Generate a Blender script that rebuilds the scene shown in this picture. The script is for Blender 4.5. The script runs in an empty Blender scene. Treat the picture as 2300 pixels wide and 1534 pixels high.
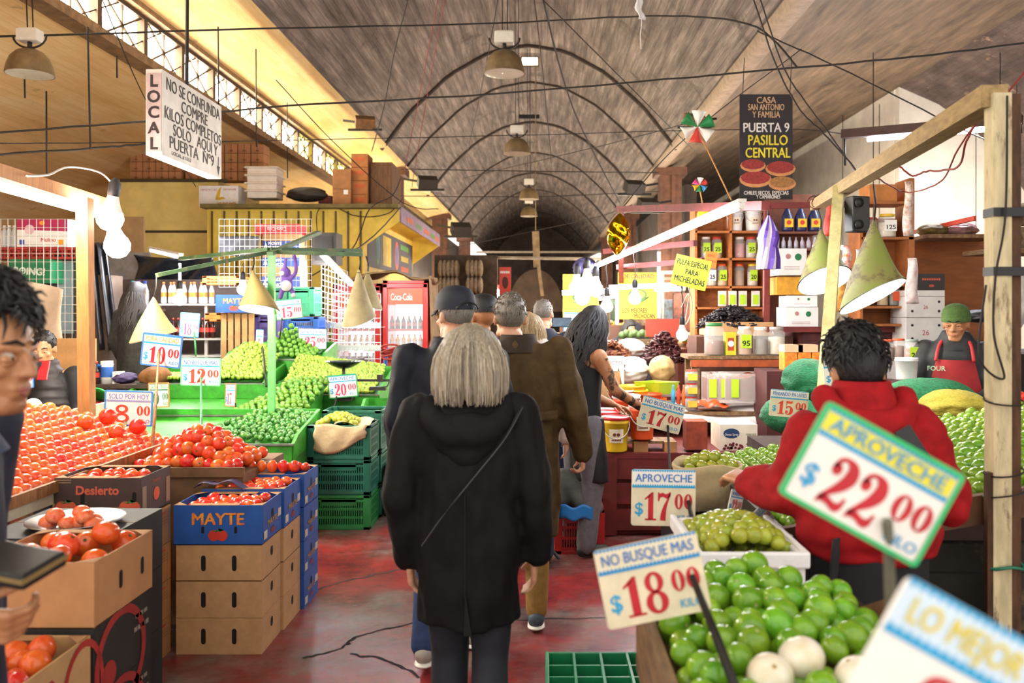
import bpy, math, random
from mathutils import Vector, Matrix, Euler, noise
R = random.Random(7)
sc = bpy.context.scene
col = sc.collection
V = Vector
rad = math.radians
# ---------- camera, world, exposure ----------
F, CX, CY, EYE = 1900.0, 1215.0, 695.0, 1.65
cd = bpy.data.cameras.new('camera'); cam = bpy.data.objects.new('camera', cd); col.objects.link(cam)
cam.location = (0, 0, EYE); cam.rotation_euler = (rad(90), 0, 0)
cd.sensor_width = 36; cd.lens = F * 36 / 2300
cd.shift_x = (1150 - CX) / 2300; cd.shift_y = (CY - 767) / 2300
cd.clip_start = 0.05; cd.clip_end = 300
cd.dof.use_dof = True; cd.dof.focus_distance = 5.2; cd.dof.aperture_fstop = 2.8
sc.camera = cam
w = bpy.data.worlds.new('world'); sc.world = w; w.use_nodes = True
w.node_tree.nodes['Background'].inputs[0].default_value = (1.0, 0.93, 0.84, 1)
w.node_tree.nodes['Background'].inputs[1].default_value = 1.25
sc.view_settings.view_transform = 'Standard'; sc.view_settings.look = 'None'
sc.view_settings.gamma = 1; sc.view_settings.use_curve_mapping = False
sc.view_settings.exposure = 0.6
sc.cycles.use_denoising = True
sc.cycles.max_bounces = 7; sc.cycles.diffuse_bounces = 4; sc.cycles.glossy_bounces = 3
sc.cycles.transmission_bounces = 5; sc.cycles.transparent_max_bounces = 10
sc.cycles.sample_clamp_indirect = 6; sc.cycles.caustics_reflective = False; sc.cycles.caustics_refractive = False

def P(px, py, Y):
    return V(((px - CX) * Y / F, Y, EYE - (py - CY) * Y / F))
def G(px, py):                                   # a point of the floor
    Y = F * EYE / (py - CY); return V(((px - CX) * Y / F, Y, 0))

# ---------- materials ----------
MC = {}
def srgb(c):
    if isinstance(c, str):
        c = [int(c[i:i+2], 16) / 255 for i in (0, 2, 4)]
    return tuple(x / 12.92 if x <= .04045 else ((x + .055) / 1.055) ** 2.4 for x in c)
def M(c, rough=.6, var=.18, scale=9, metal=0, bump=0, c2=None, emit=0, alpha=1, trans=0, rnd=0, stretch=None, spec=.5, dirt=None, sheen=0):
    """one procedural material: base colour wandering to a second by noise, optional per-object hue wander, bump, dirt, emission"""
    key = (c, rough, var, scale, metal, bump, c2, emit, alpha, trans, rnd, stretch, spec, dirt, sheen)
    if key in MC: return MC[key]
    m = bpy.data.materials.new('material'); m.use_nodes = True; MC[key] = m
    nt = m.node_tree; N = nt.nodes; L = nt.links; b = N['Principled BSDF']
    a = srgb(c); bb = srgb(c2) if c2 else tuple(x * (1 - var * 1.6) for x in a)
    tc = N.new('ShaderNodeTexCoord'); src = tc.outputs['Object']
    if stretch:
        mp = N.new('ShaderNodeMapping'); mp.inputs['Scale'].default_value = stretch; L.new(src, mp.inputs[0]); src = mp.outputs[0]
    nz = N.new('ShaderNodeTexNoise'); nz.inputs['Scale'].default_value = scale; nz.inputs['Detail'].default_value = 5; nz.inputs['Roughness'].default_value = .62
    L.new(src, nz.inputs[0])
    cr = N.new('ShaderNodeValToRGB'); cr.color_ramp.elements[0].position = .36; cr.color_ramp.elements[1].position = .66
    cr.color_ramp.elements[0].color = (*bb, 1); cr.color_ramp.elements[1].color = (*a, 1)
    L.new(nz.outputs[0], cr.inputs[0]); out = cr.outputs[0]
    if rnd:
        oi = N.new('ShaderNodeObjectInfo'); hs = N.new('ShaderNodeHueSaturation')
        mr = N.new('ShaderNodeMapRange'); mr.inputs[3].default_value = .5 - rnd * .5; mr.inputs[4].default_value = .5 + rnd * .5
        L.new(oi.outputs['Random'], mr.inputs[0]); L.new(mr.outputs[0], hs.inputs['Hue'])
        ml = N.new('ShaderNodeMath'); ml.operation = 'MULTIPLY'; ml.inputs[1].default_value = 7.13; L.new(oi.outputs['Random'], ml.inputs[0])
        fr = N.new('ShaderNodeMath'); fr.operation = 'FRACT'; L.new(ml.outputs[0], fr.inputs[0])
        m2 = N.new('ShaderNodeMapRange'); m2.inputs[3].default_value = 1 - rnd * 4; m2.inputs[4].default_value = 1 + rnd * 4
        L.new(fr.outputs[0], m2.inputs[0]); L.new(m2.outputs[0], hs.inputs['Value'])
        L.new(out, hs.inputs['Color']); out = hs.outputs[0]
    if dirt:
        n2 = N.new('ShaderNodeTexNoise'); n2.inputs['Scale'].default_value = dirt[1]; n2.inputs['Detail'].default_value = 8; n2.inputs['Roughness'].default_value = .7
        L.new(src, n2.inputs[0]); c3 = N.new('ShaderNodeValToRGB'); c3.color_ramp.elements[0].position = dirt[2]; c3.color_ramp.elements[1].position = dirt[2] + .12
        L.new(n2.outputs[0], c3.inputs[0]); mx = N.new('ShaderNodeMix'); mx.data_type = 'RGBA'
        L.new(c3.outputs[0], mx.inputs[0]); L.new(out, mx.inputs[6]); mx.inputs[7].default_value = (*srgb(dirt[0]), 1); out = mx.outputs[2]
    L.new(out, b.inputs['Base Color'])
    b.inputs['Roughness'].default_value = rough; b.inputs['Metallic'].default_value = metal
    b.inputs['Specular IOR Level'].default_value = spec
    if sheen: b.inputs['Sheen Weight'].default_value = sheen
    if bump:
        bp = N.new('ShaderNodeBump'); bp.inputs['Strength'].default_value = bump; bp.inputs['Distance'].default_value = .02
        L.new(nz.outputs[0], bp.inputs['Height']); L.new(bp.outputs[0], b.inputs['Normal'])
    if emit:
        b.inputs['Emission Color'].default_value = (*a, 1); b.inputs['Emission Strength'].default_value = emit
    if alpha < 1: b.inputs['Alpha'].default_value = alpha
    if trans: b.inputs['Transmission Weight'].default_value = trans; b.inputs['IOR'].default_value = 1.2
    return m

# ---------- mesh building ----------
base = {}
def root_of(o):
    while o.parent: o = o.parent
    return o
class B:
    def __init__(s): s.v = []; s.f = []; s.m = []; s.sm = []
    def add(s, vs, fs, m=0, smooth=False, T=None):
        k = len(s.v)
        s.v += [(T @ V(v)) if T else V(v) for v in vs]
        for f in fs: s.f.append([k + i for i in f]); s.m.append(m); s.sm.append(smooth)
        return s
    def box(s, c, d, rot=None, m=0, T=None):
        x, y, z = d[0] / 2, d[1] / 2, d[2] / 2
        vs = [V((a, b, e)) for a in (-x, x) for b in (-y, y) for e in (-z, z)]
        if rot: q = Euler(rot).to_matrix(); vs = [q @ v for v in vs]
        vs = [v + V(c) for v in vs]
        return s.add(vs, [(0,1,3,2),(4,6,7,5),(0,4,5,1),(2,3,7,6),(0,2,6,4),(1,5,7,3)], m, False, T)
    def bar(s, a, b, wx, wz=None, m=0, up=(0,0,1)):                 # square bar from a to b
        a, b = V(a), V(b); wz = wz or wx; d = (b - a).normalized(); u = V(up)
        if abs(d.dot(u)) > .95: u = V((0,1,0))
        r = d.cross(u).normalized() * wx / 2; t = r.cross(d).normalized() * wz / 2
        vs = [p + i * r + j * t for p in (a, b) for i, j in ((-1,-1),(1,-1),(1,1),(-1,1))]
        return s.add(vs, [(0,1,2,3),(7,6,5,4),(0,4,5,1),(1,5,6,2),(2,6,7,3),(3,7,4,0)], m)
    def tube(s, pts, r, n=6, m=0, cap=True):                        # round tube through points; r number or list
        pts = [V(p) for p in pts]; k = len(s.v); L = len(pts); up = V((.13, .27, .95)).normalized(); pr = None
        for i, p in enumerate(pts):
            d = (pts[min(i+1, L-1)] - pts[max(i-1, 0)]); d = d.normalized() if d.length > 1e-9 else V((0,0,1))
            if pr is None: a = d.cross(up); a = a if a.length > .05 else d.cross(V((1,0,0)))
            else: a = pr - d * pr.dot(d)
            a = a.normalized() if a.length > 1e-6 else d.orthogonal().normalized(); pr = a; b = d.cross(a); rr = r[i] if isinstance(r, (list, tuple)) else r
            for j in range(n):
                t = 2 * math.pi * j / n; s.v.append(p + a * math.cos(t) * rr + b * math.sin(t) * rr)
        for i in range(L - 1):
            for j in range(n):
                s.f.append([k+i*n+j, k+i*n+(j+1)%n, k+(i+1)*n+(j+1)%n, k+(i+1)*n+j]); s.m.append(m); s.sm.append(n > 4)
        if cap:
            s.f += [[k+j for j in range(n)][::-1], [k+(L-1)*n+j for j in range(n)]]; s.m += [m, m]; s.sm += [False, False]
        return s
    def lathe(s, prof, c=(0,0,0), n=16, m=0, T=None, smooth=True, sx=1, sy=1, mats=None):   # profile [(r,z)]
        vs, fs = [], []; L = len(prof); k = len(s.m)
        for r, z in prof:
            for j in range(n):
                t = 2 * math.pi * j / n; vs.append(V(c) + V((r*math.cos(t)*sx, r*math.sin(t)*sy, z)))
        for i in range(L-1):
            for j in range(n): fs.append((i*n+j, i*n+(j+1)%n, (i+1)*n+(j+1)%n, (i+1)*n+j))
        s.add(vs, fs, m, smooth, T)
        if mats:
            for i in range(L-1):
                for j in range(n): s.m[k+i*n+j] = mats[i]
        return s
    def ball(s, c, r, n=14, m=0, T=None, rot=None):
        r = (r, r, r) if isinstance(r, (int, float)) else r
        q = Euler(rot).to_matrix() if rot else None; h = max(6, n * 2 // 3); vs = []; fs = []
        vs.append(V((0,0,-r[2])))
        for i in range(1, h):
            p = -math.pi/2 + math.pi*i/h
            for j in range(n):
                t = 2*math.pi*j/n; vs.append(V((r[0]*math.cos(p)*math.cos(t), r[1]*math.cos(p)*math.sin(t), r[2]*math.sin(p))))
        vs.append(V((0,0,r[2])))
        for j in range(n): fs.append((0, 1+(j+1)%n, 1+j))
        for i in range(h-2):
            for j in range(n): fs.append((1+i*n+j, 1+i*n+(j+1)%n, 1+(i+1)*n+(j+1)%n, 1+(i+1)*n+j))
        e = len(vs)-1
        for j in range(n): fs.append((e, 1+(h-2)*n+j, 1+(h-2)*n+(j+1)%n))
        if q: vs = [q @ v for v in vs]
        return s.add([v + V(c) for v in vs], fs, m, True, T)
    def grid(s, fn, nu, nv, m=0, smooth=True):                      # fn(u,v) in 0..1
        k = len(s.v)
        for i in range(nu+1):
            for j in range(nv+1): s.v.append(V(fn(i/nu, j/nv)))
        for i in range(nu):
            for j in range(nv):
                s.f.append([k+i*(nv+1)+j, k+(i+1)*(nv+1)+j, k+(i+1)*(nv+1)+j+1, k+i*(nv+1)+j+1]); s.m.append(m); s.sm.append(smooth)
        return s
    def prism(s, pts, a, b, m=0, T=None):                           # 2D outline (x,z) extruded y=a..b
        n = len(pts); vs = [V((x, a, z)) for x, z in pts] + [V((x, b, z)) for x, z in pts]
        fs = [tuple(range(n)), tuple(range(2*n-1, n-1, -1))] + [(i, n+i, n+(i+1)%n, (i+1)%n) for i in range(n)]
        return s.add(vs, fs, m, False, T)
    def cap(s, a, b, ra, rb, n=12, m=0):                            # tapered capsule
        a, b = V(a), V(b); k = 5
        pts = []; rr = []
        d = b - a; L = d.length or 1e-6; d = d / L
        for i in range(k): t = math.pi/2*(1 - i/k); pts.append(a - d*ra*math.sin(t)); rr.append(max(ra*math.cos(t), ra*.02))
        pts += [a, b]; rr += [ra, rb]
        for i in range(1, k+1): t = math.pi/2*i/k; pts.append(b + d*rb*math.sin(t)); rr.append(max(rb*math.cos(t), rb*.02))
        return s.tube(pts, rr, n, m)
    def loft(s, rings, n=20, m=0, cap=True, T=None):                # rings: (centre, rx, ry[, rotz])
        vs, fs = [], []; L = len(rings)
        for rg in rings:
            c, rx, ry = V(rg[0]), rg[1], rg[2]; rz = rg[3] if len(rg) > 3 else 0
            for j in range(n):
                t = 2*math.pi*j/n; x, y = rx*math.cos(t), ry*math.sin(t)
                vs.append(c + V((x*math.cos(rz)-y*math.sin(rz), x*math.sin(rz)+y*math.cos(rz), 0)))
        for i in range(L-1):
            for j in range(n): fs.append((i*n+j, i*n+(j+1)%n, (i+1)*n+(j+1)%n, (i+1)*n+j))
        if cap: fs += [tuple(range(n))[::-1], tuple((L-1)*n+j for j in range(n))]
        return s.add(vs, fs, m, True, T)
    def txt(s, t, c, size, m=0, fit=None, bold=0, T=None, rot=0, align='CENTER', fitcap=None):   # flat lettering in the XZ plane facing -Y, or under T
        vs, fs = text_geo(t, bold, align)
        if not vs: return s
        xs = [v[0] for v in vs]; w0 = max(xs) - min(xs); k = size; kx = size
        if fit and w0 > 0: kx = fit / w0
        if fitcap and kx > fitcap * k: kx = fitcap * k
        ca, sa = math.cos(rot), math.sin(rot); c = V(c); o = []
        for x, y in vs: x *= kx; y = (y - .35) * k; o.append(c + V((x*ca - y*sa, 0, x*sa + y*ca)))
        s.add(o, fs, m, False, T)
        if bold > .004 and any(q in t for q in 'MNWVmwKkA4'):       # heavier strokes for letters that cannot be offset
            for i, dx in enumerate((-1, 1)): s.add([p + V((dx*bold*kx*ca, -.0004*(i+1), dx*bold*.5*k)) for p in o], fs, m, False, T)
        return s
    def mesh(s, mats):
        me = bpy.data.meshes.new('mesh')
        me.from_pydata([tuple(v) for v in s.v], [], s.f)
        for mt in mats: me.materials.append(mt)
        me.polygons.foreach_set('material_index', s.m); me.polygons.foreach_set('use_smooth', s.sm); me.update()
        return me
    def obj(s, name, mats, parent=None, bevel=0, world=True, remesh=0, smooth=0, solid=0, sub=0):
        mats = mats if isinstance(mats, (list, tuple)) else [mats]
        if parent is not None and world and root_of(parent) in base:
            off = base[root_of(parent)]; s.v = [v - off for v in s.v]
        o = bpy.data.objects.new(name, s.mesh(mats)); col.objects.link(o)
        if parent is not None: o.parent = parent
        if remesh or smooth or sub or solid:
            if solid: q = o.modifiers.new('s', 'SOLIDIFY'); q.thickness = solid; q.offset = 0
            if remesh: q = o.modifiers.new('r', 'REMESH'); q.mode = 'VOXEL'; q.voxel_size = remesh; q.use_smooth_shade = True
            if smooth: q = o.modifiers.new('m', 'SMOOTH'); q.factor = .5; q.iterations = smooth
            if sub: q = o.modifiers.new('u', 'SUBSURF'); q.levels = sub; q.render_levels = sub
            bpy.context.view_layer.update()
            me = bpy.data.meshes.new_from_object(o.evaluated_get(bpy.context.evaluated_depsgraph_get()))
            o.modifiers.clear(); o.data = me
        if bevel:
            q = o.modifiers.new('bevel', 'BEVEL'); q.width = bevel; q.segments = 2; q.limit_method = 'ANGLE'
        return o
TG = {}
def text_geo(t, bold=0, align='CENTER'):
    if any(q in t for q in 'MNWVmwKkA4'): bold = 0
    key = (t, bold, align)
    if key not in TG:
        cu = bpy.data.curves.new('t', 'FONT'); cu.body = t; cu.align_x = align; cu.offset = bold; cu.resolution_u = 3; cu.size = 1; cu.space_line = 1
        o = bpy.data.objects.new('t', cu); col.objects.link(o); bpy.context.view_layer.update()
        me = bpy.data.meshes.new_from_object(o.evaluated_get(bpy.context.evaluated_depsgraph_get()))
        vs = [(v.co.x, v.co.y) for v in me.vertices]; fs = [tuple(p.vertices) for p in me.polygons]
        bpy.data.objects.remove(o); bpy.data.curves.remove(cu); bpy.data.meshes.remove(me); TG[key] = (vs, fs)
    return TG[key]
def tag(o, label, cat, group=None, kind=None):
    if label: o['label'] = label
    if cat: o['category'] = cat
    if group: o['group'] = group
    if kind: o['kind'] = kind
    return o
def thing(name, label, cat, loc=(0,0,0), group=None):
    o = bpy.data.objects.new(name, None); col.objects.link(o); o.location = loc; o.empty_display_size = .05
    base[o] = V(loc); return tag(o, label, cat, group)
def struct(o): o['kind'] = 'structure'; return o
def dup(o, loc=None, rot=None, label=None, group=None, scale=None, parent=None):
    c = o.copy(); col.objects.link(c)
    if parent is not None: c.parent = parent
    if loc is not None: c.location = loc
    if rot is not None: c.rotation_euler = rot
    if scale is not None: c.scale = scale if isinstance(scale, (tuple, list)) else (scale,)*3
    if label: c['label'] = label
    if group: c['group'] = group
    for ch in list(o.children): dup(ch, parent=c)
    return c
def TR(loc, rx=0, ry=0, rz=0): return Matrix.Translation(V(loc)) @ Euler((rx, ry, rz)).to_matrix().to_4x4()
def sag(a, b, d, n=14, wob=0):
    a, b = V(a), V(b); o = []
    for i in range(n+1):
        t = i/n; p = a.lerp(b, t); p.z -= d*4*t*(1-t)
        if wob: p += V((R.uniform(-wob, wob), R.uniform(-wob, wob), R.uniform(-wob, wob)))
        o.append(p)
    return o
def spline(pts, k=6):
    pts = [V(p) for p in pts]; o = []
    for i in range(len(pts)-1):
        p0, p1, p2, p3 = pts[max(i-1,0)], pts[i], pts[i+1], pts[min(i+2, len(pts)-1)]
        for j in range(k):
            t = j/k; o.append(.5*((2*p1)+(p2-p0)*t+(2*p0-5*p1+4*p2-p3)*t*t+(3*p1-p0-3*p2+p3)*t**3))
    return o + [pts[-1]]
# shared looks
WHITE = M('f2efe8', .5, .06); CREAM = M('e8dcbc', .7, .15, bump=.1); BLACK = M('17171a', .55, .3); IRON = M('2b2622', .6, .3, metal=.3)
CARD = M('c79a6a', .8, .12, 14); CARDIN = M('b98c5e', .85, .15, 12); WOOD = M('a9743f', .7, .3, 6, stretch=(8,8,1), c2='7a4a22')
CHROME = M('cfd2d4', .3, .1, metal=.9); LAMPGLOW = M('fff1dc', .4, 0, emit=170); TUBEGLOW = M('f4f5ff', .4, 0, emit=100); CABLE = M('241d19', .7, .3)
GLASS = M('eef3f2', .08, 0, alpha=.22, spec=.6); PLASTICW = M('ece9e2', .45, .05)
# ---------- the hall ----------
def surf_mat(cols, sx, sy, dark, dpos, dscale, rough=.85, bump=.25, brick=.75):
    """plaster over formwork boards: streaks along the hall (uv: across, along), boards and peeled patches"""
    m = bpy.data.materials.new('plaster'); m.use_nodes = True; nt = m.node_tree; N = nt.nodes; L = nt.links; b = N['Principled BSDF']
    uv = N.new('ShaderNodeUVMap'); mp = N.new('ShaderNodeMapping'); mp.inputs['Scale'].default_value = (sx, sy, 1); L.new(uv.outputs[0], mp.inputs[0])
    n1 = N.new('ShaderNodeTexNoise'); n1.inputs['Scale'].default_value = 1; n1.inputs['Detail'].default_value = 6; n1.inputs['Roughness'].default_value = .7; L.new(mp.outputs[0], n1.inputs[0])
    cr = N.new('ShaderNodeValToRGB'); e = cr.color_ramp.elements; e[0].position = .3; e[1].position = .72; e[0].color = (*srgb(cols[0]), 1); e[1].color = (*srgb(cols[2]), 1)
    q = e.new(.5); q.color = (*srgb(cols[1]), 1); L.new(n1.outputs[0], cr.inputs[0])
    br = N.new('ShaderNodeTexBrick'); br.inputs['Scale'].default_value = 1; br.inputs['Mortar Size'].default_value = .006; br.inputs['Brick Width'].default_value = 1.3; br.inputs['Row Height'].default_value = .13
    m3 = N.new('ShaderNodeMapping'); m3.inputs['Rotation'].default_value = (0, 0, math.pi/2); L.new(uv.outputs[0], m3.inputs[0]); L.new(m3.outputs[0], br.inputs[0])
    br.inputs['Color1'].default_value = (1,1,1,1); br.inputs['Color2'].default_value = (.8,.8,.8,1); br.inputs['Mortar'].default_value = (.42,.4,.38,1)
    mu = N.new('ShaderNodeMix'); mu.data_type = 'RGBA'; mu.blend_type = 'MULTIPLY'; mu.inputs[0].default_value = brick; L.new(cr.outputs[0], mu.inputs[6]); L.new(br.outputs[0], mu.inputs[7])
    n2 = N.new('ShaderNodeTexNoise'); n2.inputs['Scale'].default_value = dscale; n2.inputs['Detail'].default_value = 9; n2.inputs['Roughness'].default_value = .68; L.new(uv.outputs[0], n2.inputs[0])
    c2 = N.new('ShaderNodeValToRGB'); c2.color_ramp.elements[0].position = dpos; c2.color_ramp.elements[1].position = dpos + .12; L.new(n2.outputs[0], c2.inputs[0])
    mx = N.new('ShaderNodeMix'); mx.data_type = 'RGBA'; L.new(c2.outputs[0], mx.inputs[0]); L.new(mu.outputs[2], mx.inputs[6]); mx.inputs[7].default_value = (*srgb(dark), 1)
    L.new(mx.outputs[2], b.inputs['Base Color']); b.inputs['Roughness'].default_value = rough
    bp = N.new('ShaderNodeBump'); bp.inputs['Strength'].default_value = bump; bp.inputs['Distance'].default_value = .05; L.new(n1.outputs[0], bp.inputs['Height']); L.new(bp.outputs[0], b.inputs['Normal'])
    return m
def sheet(name, prof, y0, y1, mat, ny=30):      # a profile (x, height above eye) run along the hall, with uv = (metres across, metres along)
    b = B(); L = [0]
    for i in range(1, len(prof)): L.append(L[-1] + math.dist(prof[i], prof[i-1]))
    n = len(prof) - 1; vs = []; uvs = []
    for i, (x, z) in enumerate(prof):
        for j in range(ny+1):
            y = y0 + (y1-y0)*j/ny; vs.append((x, y, z+EYE)); uvs.append((L[i], y))
    fs = [(i*(ny+1)+j, (i+1)*(ny+1)+j, (i+1)*(ny+1)+j+1, i*(ny+1)+j+1) for i in range(n) for j in range(ny)]
    b.add(vs, fs, 0, True); o = b.obj(name, mat)
    ul = o.data.uv_layers.new(name='UVMap')
    for lp in o.data.loops: ul.data[lp.index].uv = uvs[lp.vertex_index]
    return struct(o)
XL, XR, ZS, ZC = -3.65, 3.1, 3.65, 6.0
xc, ha = (XL+XR)/2, (XR-XL)/2
vault = [(xc + ha*u, ZS + (ZC-ZS)*(1-u*u)) for u in [-1 + 2*i/28 for i in range(29)]]
VM = surf_mat(('3f3733', '736861', 'a89c91'), 7, .45, '40362f', .575, .8)
sheet('ceiling', vault, 1.2, 62, VM, 60)
YM = surf_mat(('d8ae6c', 'e8c484', 'f2d8a2'), 3, .5, '8a6438', .62, 2.0, bump=.12, brick=.25)
cv = sheet('trim_1', [(-4.62, 3.37), (-4.3, 3.5), (-3.9, 3.6), (XL, ZS), (XL+.12, ZS+.02), (XL+.14, ZS+.1)], 1.2, 40, YM)
sheet('wall_left', [(-4.62, 2.80), (-5.6, 2.74), (-6.6, 2.5), (-7.6, 2.1), (-8.6, 1.4), (-9.4, .5), (-9.8, -.6), (-9.8, -EYE)], 1.2, 40, YM)
RM = surf_mat(('4c4035', '75644f', '988268'), 3, .6, '30271f', .58, .8, brick=.3)
sheet('trim_2', [(XR-.14, ZS+.12), (XR-.1, ZS-.02), (XR+.1, ZS-.02), (XR+.2, ZS+.06)], 1.2, 62, M('a08c76', .8, .2))
sheet('ceiling_right', [(XR+.1, ZS), (4.2, 4.12), (5.4, 4.55), (6.8, 4.93), (8.47, 5.26)], 1.2, 62, RM)
SM = surf_mat(('332b2a', '574a45', '7b6b60'), 1.5, .9, 'c9a684', .60, 1.5)
sheet('ceiling_right', [(8.47, 5.26), (9.4, 4.85), (10.3, 4.2), (11.4, 2.84), (12.3, 1.4), (13, -EYE)], 1.2, 20.2, SM)
GW = M('e9e2d4', .8, .12, 1.5, dirt=('b9a88e', 1.2, .62))
b = B(); gp = [(8.47, 5.26), (9.4, 4.85), (10.3, 4.2), (11.4, 2.84), (12.3, 1.4), (13, -EYE), (8.47, -EYE)]
b.prism([(x, z+EYE) for x, z in gp], 20, 20.2); struct(b.obj('wall_right', GW))
b = B(); b.box((8.57, 41.3, 2.6 + .9), (.2, 42, 7)); struct(b.obj('wall_right', GW))
# clerestory strip: one window per bay, frame and lattice bars in front of bright frosted glass
XW, WT, WB = -4.6, 3.37+EYE, 2.84+EYE
FR = M('4f3820', .7, .3); GLOW = M('fff4dc', .4, 0, emit=24); GLOWY = M('f0ea8a', .4, 0, emit=12)
yy = [1.6 + 1.02*i for i in range(21)]
for i, y in enumerate(yy[:-1]):
    y1 = yy[i+1]; g = GLOWY if (i > 13 and i % 3) else GLOW
    b = B(); b.box((XW-.05, (y+y1)/2, (WT+WB)/2), (.01, y1-y-.02, WT-WB)); wn = struct(b.obj('window_%d' % (i+1), g))
    f = B()
    f.box((XW, y, (WT+WB)/2), (.09, .09, WT-WB)); f.box((XW, (y+y1)/2, WT-.02), (.1, y1-y, .05)); f.box((XW, (y+y1)/2, WB+.02), (.1, y1-y, .05))
    f.bar((XW+.02, y, WB), (XW+.02, y1, WT), .022); f.bar((XW+.02, y, WT), (XW+.02, y1, WB), .022); f.bar((XW+.02, (y+y1)/2, WB), (XW+.02, (y+y1)/2, WT), .02)
    f.bar((XW+.02, y, (WT+WB)/2), (XW+.02, (y+y1)/2, WT), .014); f.bar((XW+.02, (y+y1)/2, WB), (XW+.02, y1, (WT+WB)/2), .014)
    f.obj('window_frame', FR, wn)
b = B(); b.box((XW+.05, 12, WB-.03), (.22, 21, .1)); b.box((XW+.05, 12, WT+.04), (.18, 21, .08)); struct(b.obj('trim_3', M('8b6a45', .7, .3)))
# vault ribs, crown skylight, columns, far end
RB = M('463b35', .9, .3)
for k, y in enumerate((19.2, 22.3, 27, 32.3, 37, 42.3, 52)):
    b = B(); b.tube([(x*.995+xc*.005, y + .05*math.sin(i*1.7), z+EYE-.02) for i, (x, z) in enumerate(vault)], .03 if k % 2 else .05, 6); struct(b.obj('trim_%d' % (4+k), RB))
b = B(); c = P(1190, 138, 19.8); b.box(c, (.36, .05, .17)); s1 = struct(b.obj('window_30', M('fff4d0', .4, 0, emit=6)))
b = B(); b.box((c.x, c.y+.03, c.z), (.42, .06, .23)); b.obj('window_frame', FR, s1)
for py, Y in ((262, 25), (344, 33)):
    b = B(); c = P(1188, py, Y); b.box(c, (.62, .06, .12)); struct(b.obj('window_31', M('1d2026', .4)))
CM = M('6e4630', .7, .3, 5, dirt=('3a241a', 3, .58)); 
for x0, x1, Y in ((-4.15, -3.6, 22), (3.07, 3.62, 22), (-4.15, -3.6, 32.5), (3.07, 3.62, 32.5), (-4.15, -3.6, 43), (3.07, 3.62, 43)):
    b = B(); b.box(((x0+x1)/2, Y, (ZS+EYE)/2), (x1-x0, .5, ZS+EYE)); b.box(((x0+x1)/2+.06, Y-.27, (ZS+EYE)/2), (.1, .08, ZS+EYE))
    b.box(((x0+x1)/2, Y, ZS+EYE-.1), (x1-x0+.25, .7, .2)); struct(b.obj('pillar', CM))
b = B(); b.prism([(x, z+EYE) for x, z in vault] + [(XR, 0), (XL, 0)], 61, 61.2); struct(b.obj('wall_back', M('6d6058', .9, .3, 1)))
b = B(); c = P(1203, 700, 60.9); b.prism([(c.x + 2.0*math.cos(t), c.z + 3.05*math.sin(t)) for t in [math.pi*i/16 for i in range(17)]], 60.9, 61); struct(b.obj('wall_back_arch', M('d8b498', .8, .2, 1)))
b = B(); b.box((-7.3, 23.9, 2.6), (5.6, .2, 5.4)); struct(b.obj('wall_back_left', YM if False else M('cfae72', .8, .2, 1)))
b = B(); b.box((0, 45, 3.05+EYE), (6.9, .12, .1)); struct(b.obj('beam', M('b9ab98', .7, .2)))
# floor: worn red paint over concrete
m = bpy.data.materials.new('floor_paint'); m.use_nodes = True; nt = m.node_tree; N = nt.nodes; L = nt.links; bs = N['Principled BSDF']
tc = N.new('ShaderNodeTexCoord')
def nz(s, d=8, r=.65):
    n = N.new('ShaderNodeTexNoise'); n.inputs['Scale'].default_value = s; n.inputs['Detail'].default_value = d; n.inputs['Roughness'].default_value = r; L.new(tc.outputs['Object'], n.inputs[0]); return n
def ramp(n, a, bq, ca, cb):
    c = N.new('ShaderNodeValToRGB'); e = c.color_ramp.elements; e[0].position = a; e[1].position = bq; e[0].color = (*srgb(ca), 1); e[1].color = (*srgb(cb), 1); L.new(n.outputs[0], c.inputs[0]); return c
n1 = nz(.85); k1 = N.new('ShaderNodeValToRGB'); k1.color_ramp.elements[0].position = .47; k1.color_ramp.elements[1].position = .62; L.new(n1.outputs[0], k1.inputs[0])
cg = ramp(nz(5), .35, .7, '4d4744', '857c75'); crd = ramp(nz(3), .35, .7, '642428', '9c3634')
mx = N.new('ShaderNodeMix'); mx.data_type = 'RGBA'; L.new(k1.outputs[0], mx.inputs[0]); L.new(crd.outputs[0], mx.inputs[6]); L.new(cg.outputs[0], mx.inputs[7])
n3 = nz(14, 10, .8); k3 = N.new('ShaderNodeValToRGB'); k3.color_ramp.elements[0].position = .60; k3.color_ramp.elements[1].position = .72; L.new(n3.outputs[0], k3.inputs[0])
mx2 = N.new('ShaderNodeMix'); mx2.data_type = 'RGBA'; L.new(k3.outputs[0], mx2.inputs[0]); L.new(mx.outputs[2], mx2.inputs[6]); mx2.inputs[7].default_value = (*srgb('94624f'), 1)
L.new(mx2.outputs[2], bs.inputs['Base Color']); rr = ramp(n1, .4, .7, '555555', '999999'); L.new(rr.outputs[0], bs.inputs['Roughness'])
bp = N.new('ShaderNodeBump'); bp.inputs['Strength'].default_value = .25; bp.inputs['Distance'].default_value = .01; L.new(n3.outputs[0], bp.inputs['Height']); L.new(bp.outputs[0], bs.inputs['Normal'])
b = B(); b.box((1.6, 30, -.05), (23, 64, .1)); floor = struct(b.obj('floor', m))
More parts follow.
